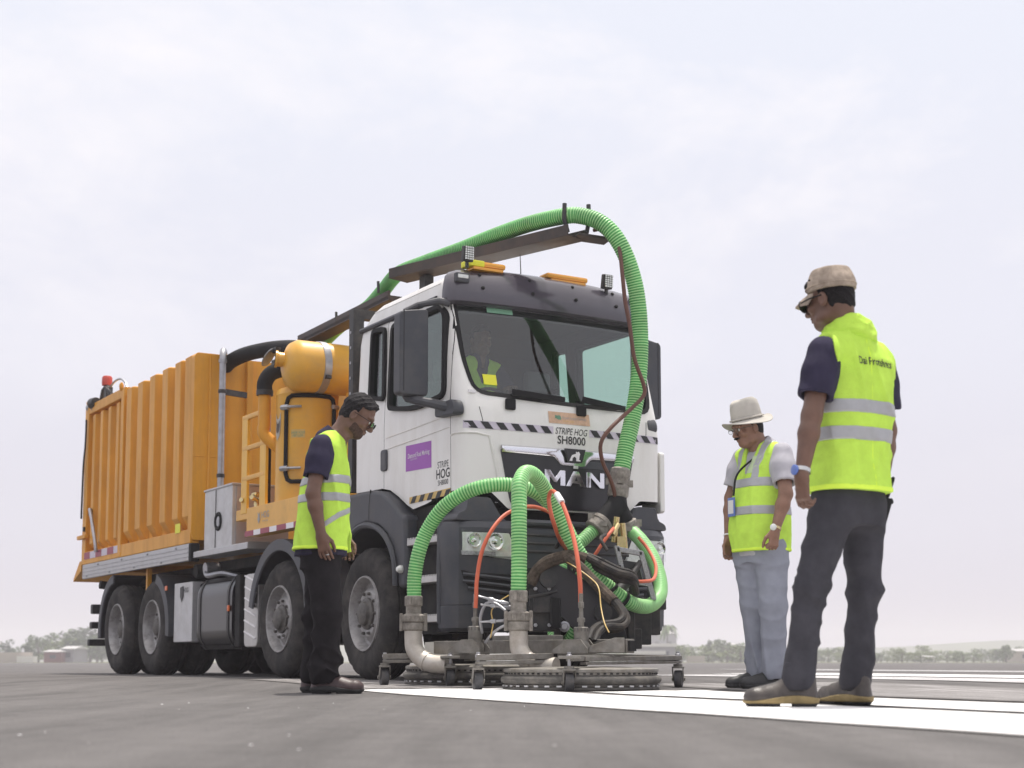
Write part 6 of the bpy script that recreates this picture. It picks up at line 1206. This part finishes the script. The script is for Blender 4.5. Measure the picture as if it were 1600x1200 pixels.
def glasses(root, org, H, M, lens, frame, big):
    mb = MB()
    for s in (-1, 1):
        w_, h_ = (.030, .024) if big else (.023, .016); c = (s * .033, .110, .004)
        ring = [tuple(hp(H, M, (c[0] + w_ * math.cos(a), c[1] - .10 * (abs(c[0] + w_ * math.cos(a)) - .01) ** 2 * 5, c[2] + h_ * math.sin(a))) - org) for a in np.linspace(0, 2 * math.pi, 17)]
        mb.tube(ring, .003 if big else .0013, 6, False)
        mb.tube([tuple(hp(H, M, (s * .064, .098, .012)) - org), tuple(hp(H, M, (s * .079, .05, .012)) - org), tuple(hp(H, M, (s * .080, -.01, .010)) - org)], .0034 if big else .002, 6)
    mb.tube([tuple(hp(H, M, (-.010, .112, .008)) - org), tuple(hp(H, M, (.010, .112, .008)) - org)], .003, 6); g = mb.build('sunglasses' if big else 'spectacles', frame, root)
    for s in (-1, 1):
        mb = MB(); w_, h_ = (.030, .024) if big else (.024, .017); P_ = [tuple(hp(H, M, (s * .033 + w_ * math.cos(a), .109 - .5 * (abs(s * .033 + w_ * math.cos(a)) - .01) ** 2, .004 + h_ * math.sin(a))) - org) for a in np.linspace(0, 2 * math.pi, 16, endpoint=False)]; mb.add(P_, [list(range(16))]); mb.build('lens', lens, g)
def hair(root, org, H, M, mat, seed, low=.0, thick=.010, cutf=None):
    v = Vol(H - .16, H + .17, .0040); v.ell(hp(H, M, (0, -.014, .048)), (.076 + thick * .7, .096 + thick * .6, .082 + thick), M, 0); v.ell(hp(H, M, (0, -.04, -.01)), (.068 + thick * .4, .064 + thick * .5, .075), M, .02)
    v.ell(hp(H, M, (0, .058, .076)), (.050, .036, .028 + thick), M, .03)
    q = lambda X, Y, Z, i: (X - H[0]) * M[i][0] + (Y - H[1]) * M[i][1] + (Z - H[2]) * M[i][2]
    v.cut(lambda X, Y, Z: low - .085 - q(X, Y, Z, 2) + np.maximum(0, q(X, Y, Z, 1) + .035) * 1.55 - .0 + np.maximum(0, .0))
    v.cut(lambda X, Y, Z: np.minimum(.066 - q(X, Y, Z, 2), q(X, Y, Z, 1) - .010) if cutf is None else cutf(q, X, Y, Z))
    for s in (-1, 1): v.ell(hp(H, M, (s * .085, .0, -.012)), (.03, .026, .034), M, .004, 's')
    v.wrinkle(.0040, 110, seed, None, 1.); return v.mesh('hair', mat, root, org)
A_ = lambda d: {k: np.array(q, float) for k, q in d.items()}
# --- man at the left, facing right, looking down
J = A_({'head': (-0.892, 8.7, 1.588), 'neck': (-1.030, 8.7, 1.470), 'shr': (-1.075, 8.53, 1.395), 'elr': (-1.112, 8.46, 1.115), 'wrr': (-1.064, 8.47, 0.885), 'tir': (-1.029, 8.48, 0.72), 'shl': (-1.07, 8.87, 1.400), 'ell': (-1.044, 8.95, 1.140), 'wrl': (-0.975, 8.92, 0.900), 'til': (-0.955, 8.90, 0.73),
        'hir': (-1.085, 8.61, 0.80), 'knr': (-1.040, 8.60, 0.452), 'anr': (-1.052, 8.60, 0.116), 'hil': (-1.098, 8.79, 0.81), 'knl': (-1.112, 8.80, 0.451), 'anl': (-1.138, 8.82, 0.121)})
org = (-1.07, 8.70, .002)
SL = dict(face=(1, .02, 0), hyaw=R(-4), hpitch=R(34), torso=[(.78, -1.092, 8.7, .206, .166), (.86, -1.090, 8.7, .202, .158), (.924, -1.085, 8.7, .198, .153), (1.071, -1.074, 8.7, .188, .140), (1.219, -1.062, 8.7, .185, .132), (1.331, -1.060, 8.7, .175, .118), (1.395, -1.058, 8.7, .150, .100), (1.440, -1.052, 8.7, .105, .082), (1.485, -1.040, 8.7, .07, .066)],
          handr=((-.15, -1, 0), (1, -.1, 0), .30), handl=((0, 1, 0), (1, 0, 0), .4), shirt='navy_cloth', bands=[(1.204, .024, (.05, 0)), (1.104, .025, (.03, 0))], seed=3, hem=.81, trouser=(.102, .083, .070), tmat='black_cloth', footr=(1, -.10), footl=(.96, .12), shoem='brown_leather', solem='black_sole', skin='skin', sleeve=.66, eyes=True, shoe=.30, arm=.98,
          vcut=[lambda X, Y, Z: .81 - Z + 0 * X + 0 * Y, lambda X, Y, Z: np.where(np.abs(Y - 8.7) < .035, X + 1.0, -.1) + 0 * Z])
root, Mh = person('man in lime vest and black trousers looking down beside the front wheel', org, J, SL); O_ = np.array(org)
SL['vbands'] = []
hair(root, O_, J['head'], Mh, 'grey_hair', 5, .01, .006)
glasses(root, O_, J['head'], Mh, 'sunglass_lens', 'black_rubber', False)
v = Vol(J['head'] - .16, J['head'] + .17, .0048); H = J['head']
v.ell(hp(H, Mh, (0, .020, -.030)), (.0628, .0688, .0826), Mh, .01); v.ell(hp(H, Mh, (0, .050, -.088)), (.0388, .0372, .0312), Mh, .03)
for s_ in (-1, 1): v.ell(hp(H, Mh, (s_ * .050, .015, -.075)), (.0165, .0365, .0205), Mh, .02)
q = lambda X, Y, Z, i: (X - H[0]) * Mh[i][0] + (Y - H[1]) * Mh[i][1] + (Z - H[2]) * Mh[i][2]
v.cut(lambda X, Y, Z: q(X, Y, Z, 2) + .026 + .30 * q(X, Y, Z, 1)); v.cut(lambda X, Y, Z: .004 - q(X, Y, Z, 1)); v.ell(hp(H, Mh, (0, .10, -.058)), (.022, .03, .009), Mh, .006, 's'); v.wrinkle(.0012, 140, 2); v.mesh('beard', 'stubble', root, O_)
mb = MB(); w_ = J['wrr']; d = unit(J['tir'] - J['wrr']); c = w_ + d * .115 + V3(.012, -.012, 0) - O_; mb.lathe([(.0095, -.003), (.0115, -.002), (.0115, .002), (.0095, .003)], tuple(c), tuple(d), 12); mb.build('ring', 'watch_steel', root)
b = SL['vestvol'].copy(); b.d -= .0030; b.cut(lambda X, Y, Z: np.abs((Z - .985) - (X + 1.0) * .75) - .018 + 0 * Y); b.cut(lambda X, Y, Z: np.maximum(Z - 1.08, -1.06 - X) + 0 * Y); b.cut(lambda X, Y, Z: Y - 8.66 + 0 * X + 0 * Z); b.mesh('reflective_band', 'reflective', SL['vestobj'], O_)
# --- man in the sun hat, facing left and towards the camera
fM = unit((-.90, -.43, 0)); lM = V3(-fM[1], fM[0], 0)
J = A_({'head': (1.497, 9.59, 1.655), 'neck': (1.598, 9.62, 1.548), 'shl': (1.690, 9.47, 1.478), 'ell': (1.692, 9.36, 1.211), 'wrl': (1.612, 9.31, 0.975), 'til': (1.585, 9.29, 0.805), 'shr': (1.495, 9.77, 1.487), 'elr': (1.418, 9.80, 1.234), 'wrr': (1.385, 9.72, 0.955), 'tir': (1.372, 9.70, 0.765), 'hil': (1.625, 9.54, 0.885), 'knl': (1.625, 9.50, 0.521), 'anl': (1.628, 9.52, 0.135), 'hir': (1.516, 9.68, 0.893), 'knr': (1.532, 9.66, 0.527), 'anr': (1.568, 9.68, 0.134)})
org = (1.59, 9.6, gz(9.6)); O_ = np.array(org)
SM = dict(face=fM, hyaw=math.atan2(-.42, -.91), hpitch=R(16), torso=[(.84, 1.580, 9.62, .195, .162), (.98, 1.572, 9.61, .195, .178), (1.145, 1.572, 9.61, .190, .172), (1.309, 1.582, 9.62, .182, .148), (1.42, 1.592, 9.62, .172, .122), (1.480, 1.596, 9.62, .150, .105), (1.525, 1.60, 9.62, .10, .085), (1.565, 1.603, 9.62, .07, .066)],
          handl=(lM, fM, .95, 1), handr=(-lM, fM, .45), shirt='grey_cloth', bands=[(1.300, .030, (.0, 0)), (1.122, .028, (.0, 0))], vbands=[(J['shl'] - lM * .075, lM, .024, 1.325, 1.7, (fM[0], fM[1], 0)), (J['shl'] - lM * .075, lM, .024, 1.30, 1.7, (-fM[0], -fM[1], 0)), (J['shr'] + lM * .075, lM, .024, 1.325, 1.7, (fM[0], fM[1], 0))], seed=11, hem=.868, trouser=(.112, .084, .074), tmat='bluegrey_cloth', footl=(-.93, -.20), footr=(-.95, -.10), shoem='black_shoe', solem='black_shoe', skin='skin_tan', sleeve=.74, eyes=True, shoe=.30, arm=1.05, gzl=0,
          vneck=tuple(V3(1.567, 9.61, 1.25) + fM * .20), vcut=[lambda X, Y, Z: .868 - Z + 0 * X + 0 * Y])
root, Mh = person('man in pale sun hat and lime vest with light grey trousers, looking down', org, J, SM); H = J['head']
hair(root, O_, H, Mh, 'hair', 6, .0, .006)
glasses(root, O_, H, Mh, 'lamp_glass', 'hub_dark', False)
v = Vol(H - .14, H + .14, .0045); v.cone(hp(H, Mh, (-.021, .099, -.046)), hp(H, Mh, (.021, .099, -.046)), .0068, .0068, 0); v.cone(hp(H, Mh, (0, .101, -.043)), hp(H, Mh, (0, .101, -.045)), .008, .008, .01); v.mesh('moustache', 'hair', root, O_)
def brimmed(H, M, root, O_):
    c = hp(H, M, (0, -.012, .060)); mb = MB(); nn = 48; vs = []; prof = [(1.0, -.012), (1.01, .02), (.97, .075), (.90, .112), (.74, .128), (.42, .116), (.0, .112)]
    for r_, z in prof:
        for j in range(nn):
            a = 2 * math.pi * j / nn; pin = 1 - .16 * max(0, math.sin(a)) ** 2 * max(0, (z - .06) / .06) * (1 if z > .06 else 0); vs.append(c + M.T @ np.array([.085 * r_ * math.cos(a) * pin, .104 * r_ * math.sin(a), z + .006 * math.cos(2 * a)]) - O_)
    fs = [[i * nn + j, i * nn + (j + 1) % nn, (i + 1) * nn + (j + 1) % nn, (i + 1) * nn + j] for i in range(len(prof) - 1) for j in range(nn)]; mb.add(vs, fs)
    hat = mb.build('sun_hat', 'hat_cloth', root, angle=70); mb = MB(); vs = []
    for r_, dz in ((.97, -.004), (1.25, -.014), (1.52, -.022), (1.68, -.022), (1.68, -.027), (1.25, -.020), (.95, -.012)):
        for j in range(nn):
            a = 2 * math.pi * j / nn; ex_ = (r_ - 1) / .8; w2 = .030 * ex_ * math.cos(2 * a) * -1 + .010 * ex_ * math.sin(3 * a + 1); vs.append(c + M.T @ np.array([.088 * (1 + (r_ - 1) * 1.0) * math.cos(a), .108 * (1 + (r_ - 1) * .83) * math.sin(a), dz + w2]) - O_)
    mb.add(vs, [[i * nn + j, i * nn + (j + 1) % nn, (i + 1) * nn + (j + 1) % nn, (i + 1) * nn + j] for i in range(6) for j in range(nn)]); mb.build('hat_brim', 'hat_cloth', hat, angle=70)
    mb = MB(); ring = [tuple(c + M.T @ np.array([.0915 * math.cos(a), .1115 * math.sin(a), .006]) - O_) for a in np.linspace(0, 2 * math.pi, 33)]; mb.tube(ring, .007, 6, False); mb.build('hat_band', 'hat_cloth', hat)
Mhat = headframe(SM['hyaw'], R(14)); brimmed(H, Mhat, root, O_)
watch(root, O_, J, 'l', 'gold', 'lens_white', (-.55, -.83, .1)); 
mb = MB(); d = unit(J['elr'] - J['wrr']); mb.lathe([(.029, -.005), (.034, -.004), (.034, .004), (.029, .005)], tuple(J['wrr'] + d * .03 - O_), tuple(d), 18); mb.build('bracelet', 'white_print', root)
fm3 = V3(fM[0], fM[1], 0); nb = J['neck']; top = nb + fm3 * .075 - V3(0, 0, .02)
pth = [nb + lM * .07 + V3(0, 0, .0), top + lM * .05 - V3(0, 0, .05), V3(1.572, 9.61, 1.36) + fm3 * .165, V3(1.572, 9.61, 1.22) + fm3 * .186 - lM * .02]
mb = MB(); mb.tube(spline([tuple(p - O_) for p in pth], .02), .007, 6); ln = mb.build('lanyard', 'black_rubber', root)
mb = MB(); cc = V3(1.572, 9.61, 1.15) + fm3 * .192 - lM * .035 - O_; mm = Matrix((tuple(lM), tuple(fm3), (0, 0, 1))).transposed(); mb.box(tuple(cc), (.075, .008, .12), mm); mb.build('id_card', 'blue_card', ln, bevel=.003)
mb = MB(); mb.box(tuple(cc + fm3 * .005), (.055, .004, .085), mm); mb.build('card_photo', 'pale_plastic', ln)
# clear chest pocket
vv = SM['vestvol']; mb = MB(); vs = []; pc_ = V3(1.567, 9.61, 1.415) + lM * .075
for j in range(6):
    for i in range(6):
        p = pc_ + lM * (-.040 + .016 * i) + V3(0, 0, -.055 + .022 * j) + fm3 * .3
        for _ in range(90):
            if vv.at(p) < .004: break
            p = p - fm3 * .004
        vs.append(p - O_)
mb.add(vs, [[j * 6 + i, j * 6 + i + 1, j * 6 + 7 + i, j * 6 + 6 + i] for j in range(5) for i in range(5)]); mb.build('card_pocket', 'pocket_film', root)
# --- man in the cap, seen from behind
fR = unit((-.52, .85, 0)); lR = V3(-fR[1], fR[0], 0)
J = A_({'head': (1.318, 6.20, 1.668), 'neck': (1.392, 6.215, 1.552), 'shl': (1.262, 6.08, 1.425), 'ell': (1.200, 6.03, 1.16), 'wrl': (1.143, 5.97, 0.910), 'til': (1.150, 5.97, 0.74), 'shr': (1.545, 6.33, 1.430), 'elr': (1.582, 6.37, 1.150), 'wrr': (1.545, 6.33, 0.905), 'tir': (1.522, 6.29, 0.765), 'hil': (1.312, 6.15, 0.82), 'knl': (1.190, 6.08, 0.469), 'anl': (1.132, 6.06, 0.122), 'hir': (1.450, 6.27, 0.82), 'knr': (1.456, 6.30, 0.467), 'anr': (1.415, 6.32, 0.118)})
org = (1.33, 6.2, gz(6.2) + .004); O_ = np.array(org)
SR = dict(face=fR, hyaw=math.atan2(.66, -.75), hpitch=R(10), torso=[(.80, 1.374, 6.21, .190, .146), (.88, 1.378, 6.21, .182, .138), (1.0, 1.384, 6.21, .168, .124), (1.161, 1.395, 6.21, .176, .126), (1.321, 1.410, 6.21, .186, .122), (1.415, 1.412, 6.21, .170, .108), (1.465, 1.408, 6.21, .130, .094), (1.510, 1.400, 6.21, .090, .082), (1.555, 1.393, 6.21, .07, .07)],
          handl=(lR, fR, .60), handr=(-lR, fR, 1.0, 1), shirt='navy_cloth', bands=[(1.208, .028, (.0, 0)), (1.098, .029, (.0, 0))], seed=21, hem=.868, vbands=[((1.40, 6.21, 1.2), lR, .0035, .87, 1.50, (-fR[0], -fR[1], 0))], vbmat='lime_trim', trouser=(.095, .066, .055), tmat='charcoal_cloth', footl=(-.98, .16), footr=(-.50, .86), shoem='grey_leather', solem='tan_sole', lacem='black_rubber', skin='skin', sleeve=.70, shoe=.292, arm=1.0, cuff=True, shem=.90, vcut=[lambda X, Y, Z: .868 - Z + 0 * X + 0 * Y])
root, Mh = person('tall man in camouflage cap and sunglasses seen from behind, standing on the white stripe', org, J, SR); H = J['head']
hair(root, O_, H, Mh, 'hair', 8, -.02, .004)
glasses(root, O_, H, Mh, 'sunglass_lens', 'black_rubber', True)
watch(root, O_, J, 'l', 'watch_steel', 'blue_card', (-.92, -.38, .05))
# standing vest collar
nb = J['neck']; v = Vol(nb - .22, nb + .2, .005)
for rr, zz, tk_ in ((.096, -.045, .019), (.088, -.012, .018), (.084, .012, .011)):
    ring = [nb + V3(.004, .0, zz) + fR * (rr * .92 * math.cos(a)) + lR * (rr * math.sin(a)) + V3(0, 0, .018 * math.cos(a + .6) * -1 + .006 * math.sin(3 * a)) for a in np.linspace(0, 2 * math.pi, 25)]
    for a, b in zip(ring[:-1], ring[1:]): v.cone(a, b, tk_, tk_, .022)
v.wrinkle(.0035, 60, 9, None, 1.2); v.mesh('vest_collar', 'lime_vest', root, O_)
# cap with peak
Mc = headframe(SR['hyaw'], R(4)); v = Vol(H - .2, H + .24, .0048); top = hp(H, Mc, (0, -.012, .078))
v.ell(hp(H, Mc, (0, -.012, .066)), (.083, .103, .066), Mc, 0); v.cone(hp(H, Mc, (0, -.026, .042)), hp(H, Mc, (0, -.026, .095)), .082, .073, .03); v.cone(hp(H, Mc, (0, .002, .042)), hp(H, Mc, (0, .0, .095)), .080, .070, .03)
qc = lambda X, Y, Z, i: (X - H[0]) * Mc[i][0] + (Y - H[1]) * Mc[i][1] + (Z - H[2]) * Mc[i][2]
v.wrinkle(.0030, 50, 4, None, .8); v.cut(lambda X, Y, Z: .036 - qc(X, Y, Z, 2)); v.cut(lambda X, Y, Z: qc(X, Y, Z, 2) - .130); cap = v.mesh('cap', 'camo_cloth', root, O_)
mb = MB(); vs = []; nn = 15
for r0, dz in ((.0, .0), (.5, .002), (1., -.006), (1., -.011), (.0, -.006)):
    for j in range(nn):
        a = math.pi * (.10 + .80 * j / (nn - 1)); vs.append(hp(H, Mc, (.088 * math.cos(a) * (1 - .06 * r0), .086 * math.sin(a) + .070 * r0 * math.sin(a) ** .7, .040 + dz - .030 * r0 - .018 * math.cos(a) ** 2)) - O_)
mb.add(vs, [[i * nn + j, i * nn + j + 1, (i + 1) * nn + j + 1, (i + 1) * nn + j] for i in range(4) for j in range(nn - 1)]); mb.build('cap_peak', 'camo_cloth', cap, angle=60)
mb = MB(); ring = [tuple(hp(H, Mc, (.090 * math.cos(a), -.010 + .108 * math.sin(a), .056)) - O_) for a in np.linspace(0, 2 * math.pi, 37)]
for s in (-1, 1):
    for k in (0, 1): p = hp(H, Mc, (s * .0775, .02 + .025 * k, .085)) - O_; mb.sphere(tuple(p), .0045, 8, 5)
p = hp(H, Mc, (0, -.128, .07)) - O_
mb.build('cap_eyelets', 'black_rubber', cap, kind='stuff')
mb = MB(); P_ = spline(ring, .01); mb.tube(P_, .003, 6, False); mb.build('cap_seam', 'camo_cloth', cap)
# print across the back of the vest
vv = SR['vestvol']; bk = -fR; rt = -lR; cc = V3(1.41, 6.21, 1.395) + rt * .022
def onback(u, v_):
    p = cc + rt * u + V3(0, 0, v_) + bk * .30
    for _ in range(100):
        if vv.at(p) < .0035: break
        p = p - bk * .003
    return tuple(p - O_)
lettering('vest_lettering', 'Dai Protehnics', .046, onback, 'black_print', SR['vestobj'], .012, .74)
# hand radio gripped in the far hand
hd = J['wrr'] + unit(J['tir'] - J['wrr']) * .105; mb = MB(); rm = Matrix.Rotation(.3, 3, 'Y'); mb.box(tuple(V3(0, 0, 0)), (.05, .035, .13), rm); mb.cyl((.02, 0, .06), (.05, 0, .15), .008); rd = mb.build('hand_radio', 'black_rubber', bevel=.008, loc=tuple(hd + V3(.008, -.012, -.01))); tag(rd, 'small black hand radio gripped in the far hand of the tall man', 'radio')
mb = MB(); mb.lathe([(.013, 0), (.013, .012), (.01, .016), (0, .017)], (.028, -.0, .045), (1, 0, .3), 10); mb.build('radio_knob', 'black_rubber', rd)
# --- driver behind the windscreen
def T_(p): return np.array(tworld((p[0], p[1] + .12, p[2] + .12)))
dx = .72
J = {k: T_(q) for k, q in {'head': (dx, -.74, 2.56), 'neck': (dx, -.71, 2.43), 'shr': (dx - .18, -.69, 2.345), 'elr': (dx - .20, -.80, 2.14), 'wrr': (dx - .06, -.94, 2.08), 'tir': (dx + .04, -1.03, 2.12), 'shl': (dx + .18, -.69, 2.345), 'ell': (dx + .23, -.80, 2.13), 'wrl': (dx + .17, -.95, 2.12), 'til': (dx + .12, -1.05, 2.18)}.items()}
fD = unit((math.sin(TR), -math.cos(TR), 0)); lD = V3(-fD[1], fD[0], 0); o0 = T_((dx, -.68, 1.78)); tz = lambda z, a, b: (TO[2] + z + .12, *T_((dx, -.67, z))[:2], a, b)
SD = dict(face=fD, hyaw=math.atan2(fD[1], fD[0]), hpitch=R(5), torso=[tz(1.78, .19, .13), tz(2.0, .18, .13), tz(2.2, .18, .125), tz(2.30, .165, .105), tz(2.36, .11, .085), tz(2.41, .07, .066)], handr=((0, 0, 1), lD, .9, 1), handl=((0, 0, 1), -lD, .9, 1), shirt='navy_cloth', bands=[(TO[2] + 2.20, .024, (0, 0))], seed=31, skin='skin', vneck=tuple(T_((dx, -.82, 2.10))))
root, Mh = person('seated driver in lime vest with beard, behind the truck windscreen', tuple(o0), J, SD); hair(root, o0, J['head'], Mh, 'hair', 9, .0, .008)
# ------------------------------------------------------------ far trees, hedges, sheds
pm('leaf_dark', (.050, .080, .032), .9, var=.35, scale=.6); pm('leaf_mid', (.085, .125, .042), .9, var=.35, scale=.6); pm('leaf_pale', (.15, .19, .065), .9, var=.3, scale=.6); pm('bark', (.10, .08, .06), .9)
pm('far_wall', (.42, .37, .32), .8, var=.1, scale=.3); pm('far_white', (.62, .60, .57), .8, var=.06, scale=.3); pm('far_red', (.20, .085, .075), .8, var=.15, scale=.3); pm('far_grey', (.28, .27, .29), .8, var=.1, scale=.3); pm('far_roof', (.45, .44, .43), .7); pm('hill_green', (.09, .11, .06), 1, var=.3, scale=.02); pm('window_dark', (.05, .055, .06), .3)
def crown_mesh(kind, seed):
    r = np.random.default_rng(seed); mb = MB(); lobes = []
    if kind == 'palm':
        for k in range(15):
            a = 2 * math.pi * k / 15 + r.uniform(-.2, .2); L_ = r.uniform(.26, .36); e = r.uniform(-.2, .8); prev = np.array([0, 0, .86]); vs = []
            for i in range(6):
                t = i / 5; p = np.array([math.cos(a) * L_ * t, math.sin(a) * L_ * t, .86 + L_ * (e * t - 1.0 * t * t)]); w_ = .045 * math.sin(math.pi * min(1, t * .9 + .1)) + .004; sd_p = np.array([-math.sin(a), math.cos(a), 0]); vs += [p + sd_p * w_, p - sd_p * w_]
            mb.add(vs, [[2 * i, 2 * i + 1, 2 * i + 3, 2 * i + 2] for i in range(5)])
        return mb
    nl = {'round': 9, 'tall': 11, 'hedge': 16, 'wide': 13}[kind]; sx = {'round': .34, 'tall': .22, 'hedge': 1.1, 'wide': .55}[kind]; zb = {'round': .16, 'tall': .12, 'hedge': .06, 'wide': .12}[kind]
    for i in range(nl):
        z = r.uniform(zb + .05, .84); f = math.sin(math.pi * min(1, max(.12, (z - zb * .5) / (1.08 - zb * .5)))) ** .7; lobes.append((r.normal(0, sx * .5) * f, r.normal(0, .22) * f, z, r.uniform(.12, .21)))
    for (x, y, z, q) in lobes:
        for k in range(46):
            d = unit(r.normal(size=3)); p = np.array([x, y, z]) + d * q * r.uniform(.75, 1.05) * np.array([1, 1, .85]); n_ = unit(d + r.normal(0, .5, 3)); u = unit(np.cross(n_, r.normal(size=3))); v_ = np.cross(n_, u); s_ = r.uniform(.022, .05)
            mb.add([p + u * s_, p + v_ * s_ * .8, p - u * s_, p - v_ * s_ * .8], [[0, 1, 2, 3]])
    return mb
protos = {}
for nm, kind, seed, mat in (('a', 'round', 1, 'leaf_dark'), ('b', 'wide', 2, 'leaf_mid'), ('c', 'wide', 3, 'leaf_pale'), ('d', 'tall', 4, 'leaf_dark'), ('e', 'hedge', 5, 'leaf_pale'), ('f', 'round', 6, 'leaf_mid'), ('p', 'palm', 7, 'leaf_mid')):
    o = crown_mesh(kind, seed).build('crown', mat); tm = MB(); h_ = .86 if kind == 'palm' else .55
    tm.tube([(0, 0, 0), (.01, 0, h_ * .5), (0, .01, h_)], [.035, .024, .014] if kind != 'palm' else [.018, .014, .012], 7)
    if kind not in ('palm', 'hedge'):
        for a in (0.3, 2.2, 4.4): tm.tube([(0, 0, h_ * .5), (.12 * math.cos(a), .12 * math.sin(a), h_ + .1)], [.014, .006], 5)
    t = tm.build('trunk', 'bark'); protos[nm] = (o.data, t.data); bpy.data.objects.remove(o); bpy.data.objects.remove(t)
def tree(nm, px, Y, h_, wd, label, group, cat='tree', name='tree'):
    x = (px - 800) / 2381 * Y; root = thing(name, label, cat, (x, Y, .05), random.random() * 6.28 if nm != 'e' else random.uniform(-.3, .3), group)
    for k, n_ in ((0, 'crown'), (1, 'trunk')):
        o = link(n_, protos[nm][k], root); o.scale = (h_ * wd, h_ * wd, h_)
rt_ = random.Random(5)
for i in range(34):       # the strip at the left
    px = -60 + i * 8.5 + rt_.uniform(-5, 5); Y = rt_.uniform(250, 360); dark = rt_.random() < .65; up_ = 30 + 18 * (px > 55) + 6 * math.sin(px * .11) + rt_.uniform(-9, 7)
    tree(rt_.choice('adb') if dark else rt_.choice('cf'), px, Y, max(2.5, up_ * Y / 2381), rt_.uniform(1.1, 1.7), 'dark hazy tree in the row at the left edge of the airfield' if dark else 'pale green hazy tree in the row at the left edge of the airfield', 'trees beyond the runway at the left' if dark else 'pale trees beyond the runway at the left')
for i in range(76):       # the strip at the right
    px = 930 + i * 9.6 + rt_.uniform(-6, 6); Y = rt_.uniform(260, 420); dark = rt_.random() < .3; up_ = 19 + 10 * (1060 < px < 1170) + 5 * math.sin(px * .045) + rt_.uniform(-7, 7)
    tree(rt_.choice('af') if dark else rt_.choice('bcce'), px, Y, max(2.2, up_ * Y / 2381), rt_.uniform(1.5, 2.5), 'dark hazy tree in the low belt beyond the runway at the right' if dark else 'pale green hazy bush in the low belt beyond the runway at the right', 'dark trees beyond the runway at the right' if dark else 'pale bushes beyond the runway at the right')
tree('p', 1042, 300, 8.2, 1.0, 'lone hazy palm standing taller than the trees behind the front cleaning head', None, 'palm', 'palm_tree')
for px, hh in ((1106, 36), (1122, 38)): tree('d', px, 330, hh * 330 / 2381, .55, 'slim hazy pole-like tree rising above the bushes between the cleaning heads and the men', 'slim trees at the right')
def shed(px0, px1, Y, h_, wall, roof, label, cat='building', name='shed', win=True, depth=8):
    x0, x1 = [(p - 800) / 2381 * Y for p in (px0, px1)]; root = thing(name, label, cat, ((x0 + x1) / 2, Y, .05)); w_ = (x1 - x0) / 2
    mb = MB(); mb.box2((-w_, 0, 0), (w_, depth, h_)); mb.build('wall', wall, root)
    if roof == 'flat': mb = MB(); mb.box2((-w_ - .3, -.4, h_), (w_ + .3, depth + .4, h_ + .55)); mb.build('roof', 'far_white', root)
    elif roof: mb = MB(); mb.prism([(-.4, h_), (depth + .4, h_), (depth / 2, h_ * 1.22)], (-w_ - .3, 0, 0), (0, 1, 0), (0, 0, 1), (2 * w_ + .6, 0, 0)); mb.build('roof', roof, root)
    if win:
        n_ = max(1, int(2 * w_ / 3)); 
        for k in range(n_): mb = MB(); mb.box((-w_ + (k + .5) * 2 * w_ / n_, -.02, h_ * .55), (1.0, .06, h_ * .35)); mb.build('window', 'window_dark', root)
shed(-30, 52, 238, 1.6, 'far_wall', None, 'long low sandy wall at the far left edge of the runway', 'wall', 'boundary_wall', False, 1)
shed(30, 56, 236, 1.0, 'far_white', None, 'pale low block at the end of the sandy wall', 'block', 'concrete_block', False, 2)
shed(72, 100, 244, 1.7, 'far_red', 'far_roof', 'small red-brown hut left of the rear wheels', 'hut', 'hut')
shed(100, 118, 246, 2.2, 'far_grey', 'far_roof', 'small grey hut beside the red hut', 'hut', 'hut')
shed(995, 1056, 430, 8.0, 'far_grey', 'far_roof', 'hazy grey building behind the palm', 'building', 'building'); shed(996, 1054, 255, 2.6, 'far_grey', 'flat', 'pale flat-topped shed behind the far caster', 'shed', 'shed'); shed(984, 1036, 250, 1.35, 'far_grey', 'flat', 'long low shed with a pale roof just above the caster frame', 'shed', 'shed', False, 2)
shed(1072, 1100, 262, 1.15, 'far_wall', None, 'short sandy wall under the bushes right of the caster', 'wall', 'boundary_wall', False, 1)
shed(1145, 1158, 330, 3.4, 'far_white', 'far_roof', 'small white house by the knees of the man in the hat', 'house', 'house'); shed(1443, 1457, 270, 1.0, 'far_white', 'far_roof', 'tiny white hut in the belt of bushes at the right', 'hut', 'hut')
shed(1585, 1610, 300, 2.2, 'far_wall', 'far_roof', 'low hut at the far right edge', 'hut', 'hut')
mb = MB(); vs = []; n_ = 90
for i in range(n_):
    x = -1150 + 2300 * i / (n_ - 1); h_ = 10.5 + 2.0 * math.sin(i * .35) + 1.3 * math.sin(i * .9 + 1) - (5.0 if x < -150 else 0); vs += [(x, 900, .06), (x, 930, h_), (x, 1080, h_ * .9), (x, 1130, .06)]
mb.add(vs, [[i * 4 + j, i * 4 + j + 1, (i + 1) * 4 + j + 1, (i + 1) * 4 + j] for i in range(n_ - 1) for j in range(3)]); mb.build('distant_hill', 'hill_green')['kind'] = 'structure'
# ------------------------------------------------------------ air
mb = MB(); mb.box2((-1300, -110, -1.2), (1300, 1260, 24)); hz_ = mb.build('haze', 'bark'); m = bpy.data.materials.new('haze_air'); m.use_nodes = True; t = m.node_tree; t.nodes.clear(); o = t.nodes.new('ShaderNodeOutputMaterial'); pv = t.nodes.new('ShaderNodeVolumePrincipled'); pv.inputs['Color'].default_value = (.93, .90, .97, 1); pv.inputs['Density'].default_value = .0012; pv.inputs['Anisotropy'].default_value = .2; t.links.new(pv.outputs[0], o.inputs['Volume']); hz_.data.materials.clear(); hz_.data.materials.append(m); hz_['kind'] = 'stuff'
for o in list(bpy.data.objects):
    if o.type == 'MESH' and len(o.data.polygons) == 0: print('EMPTY', o.name)
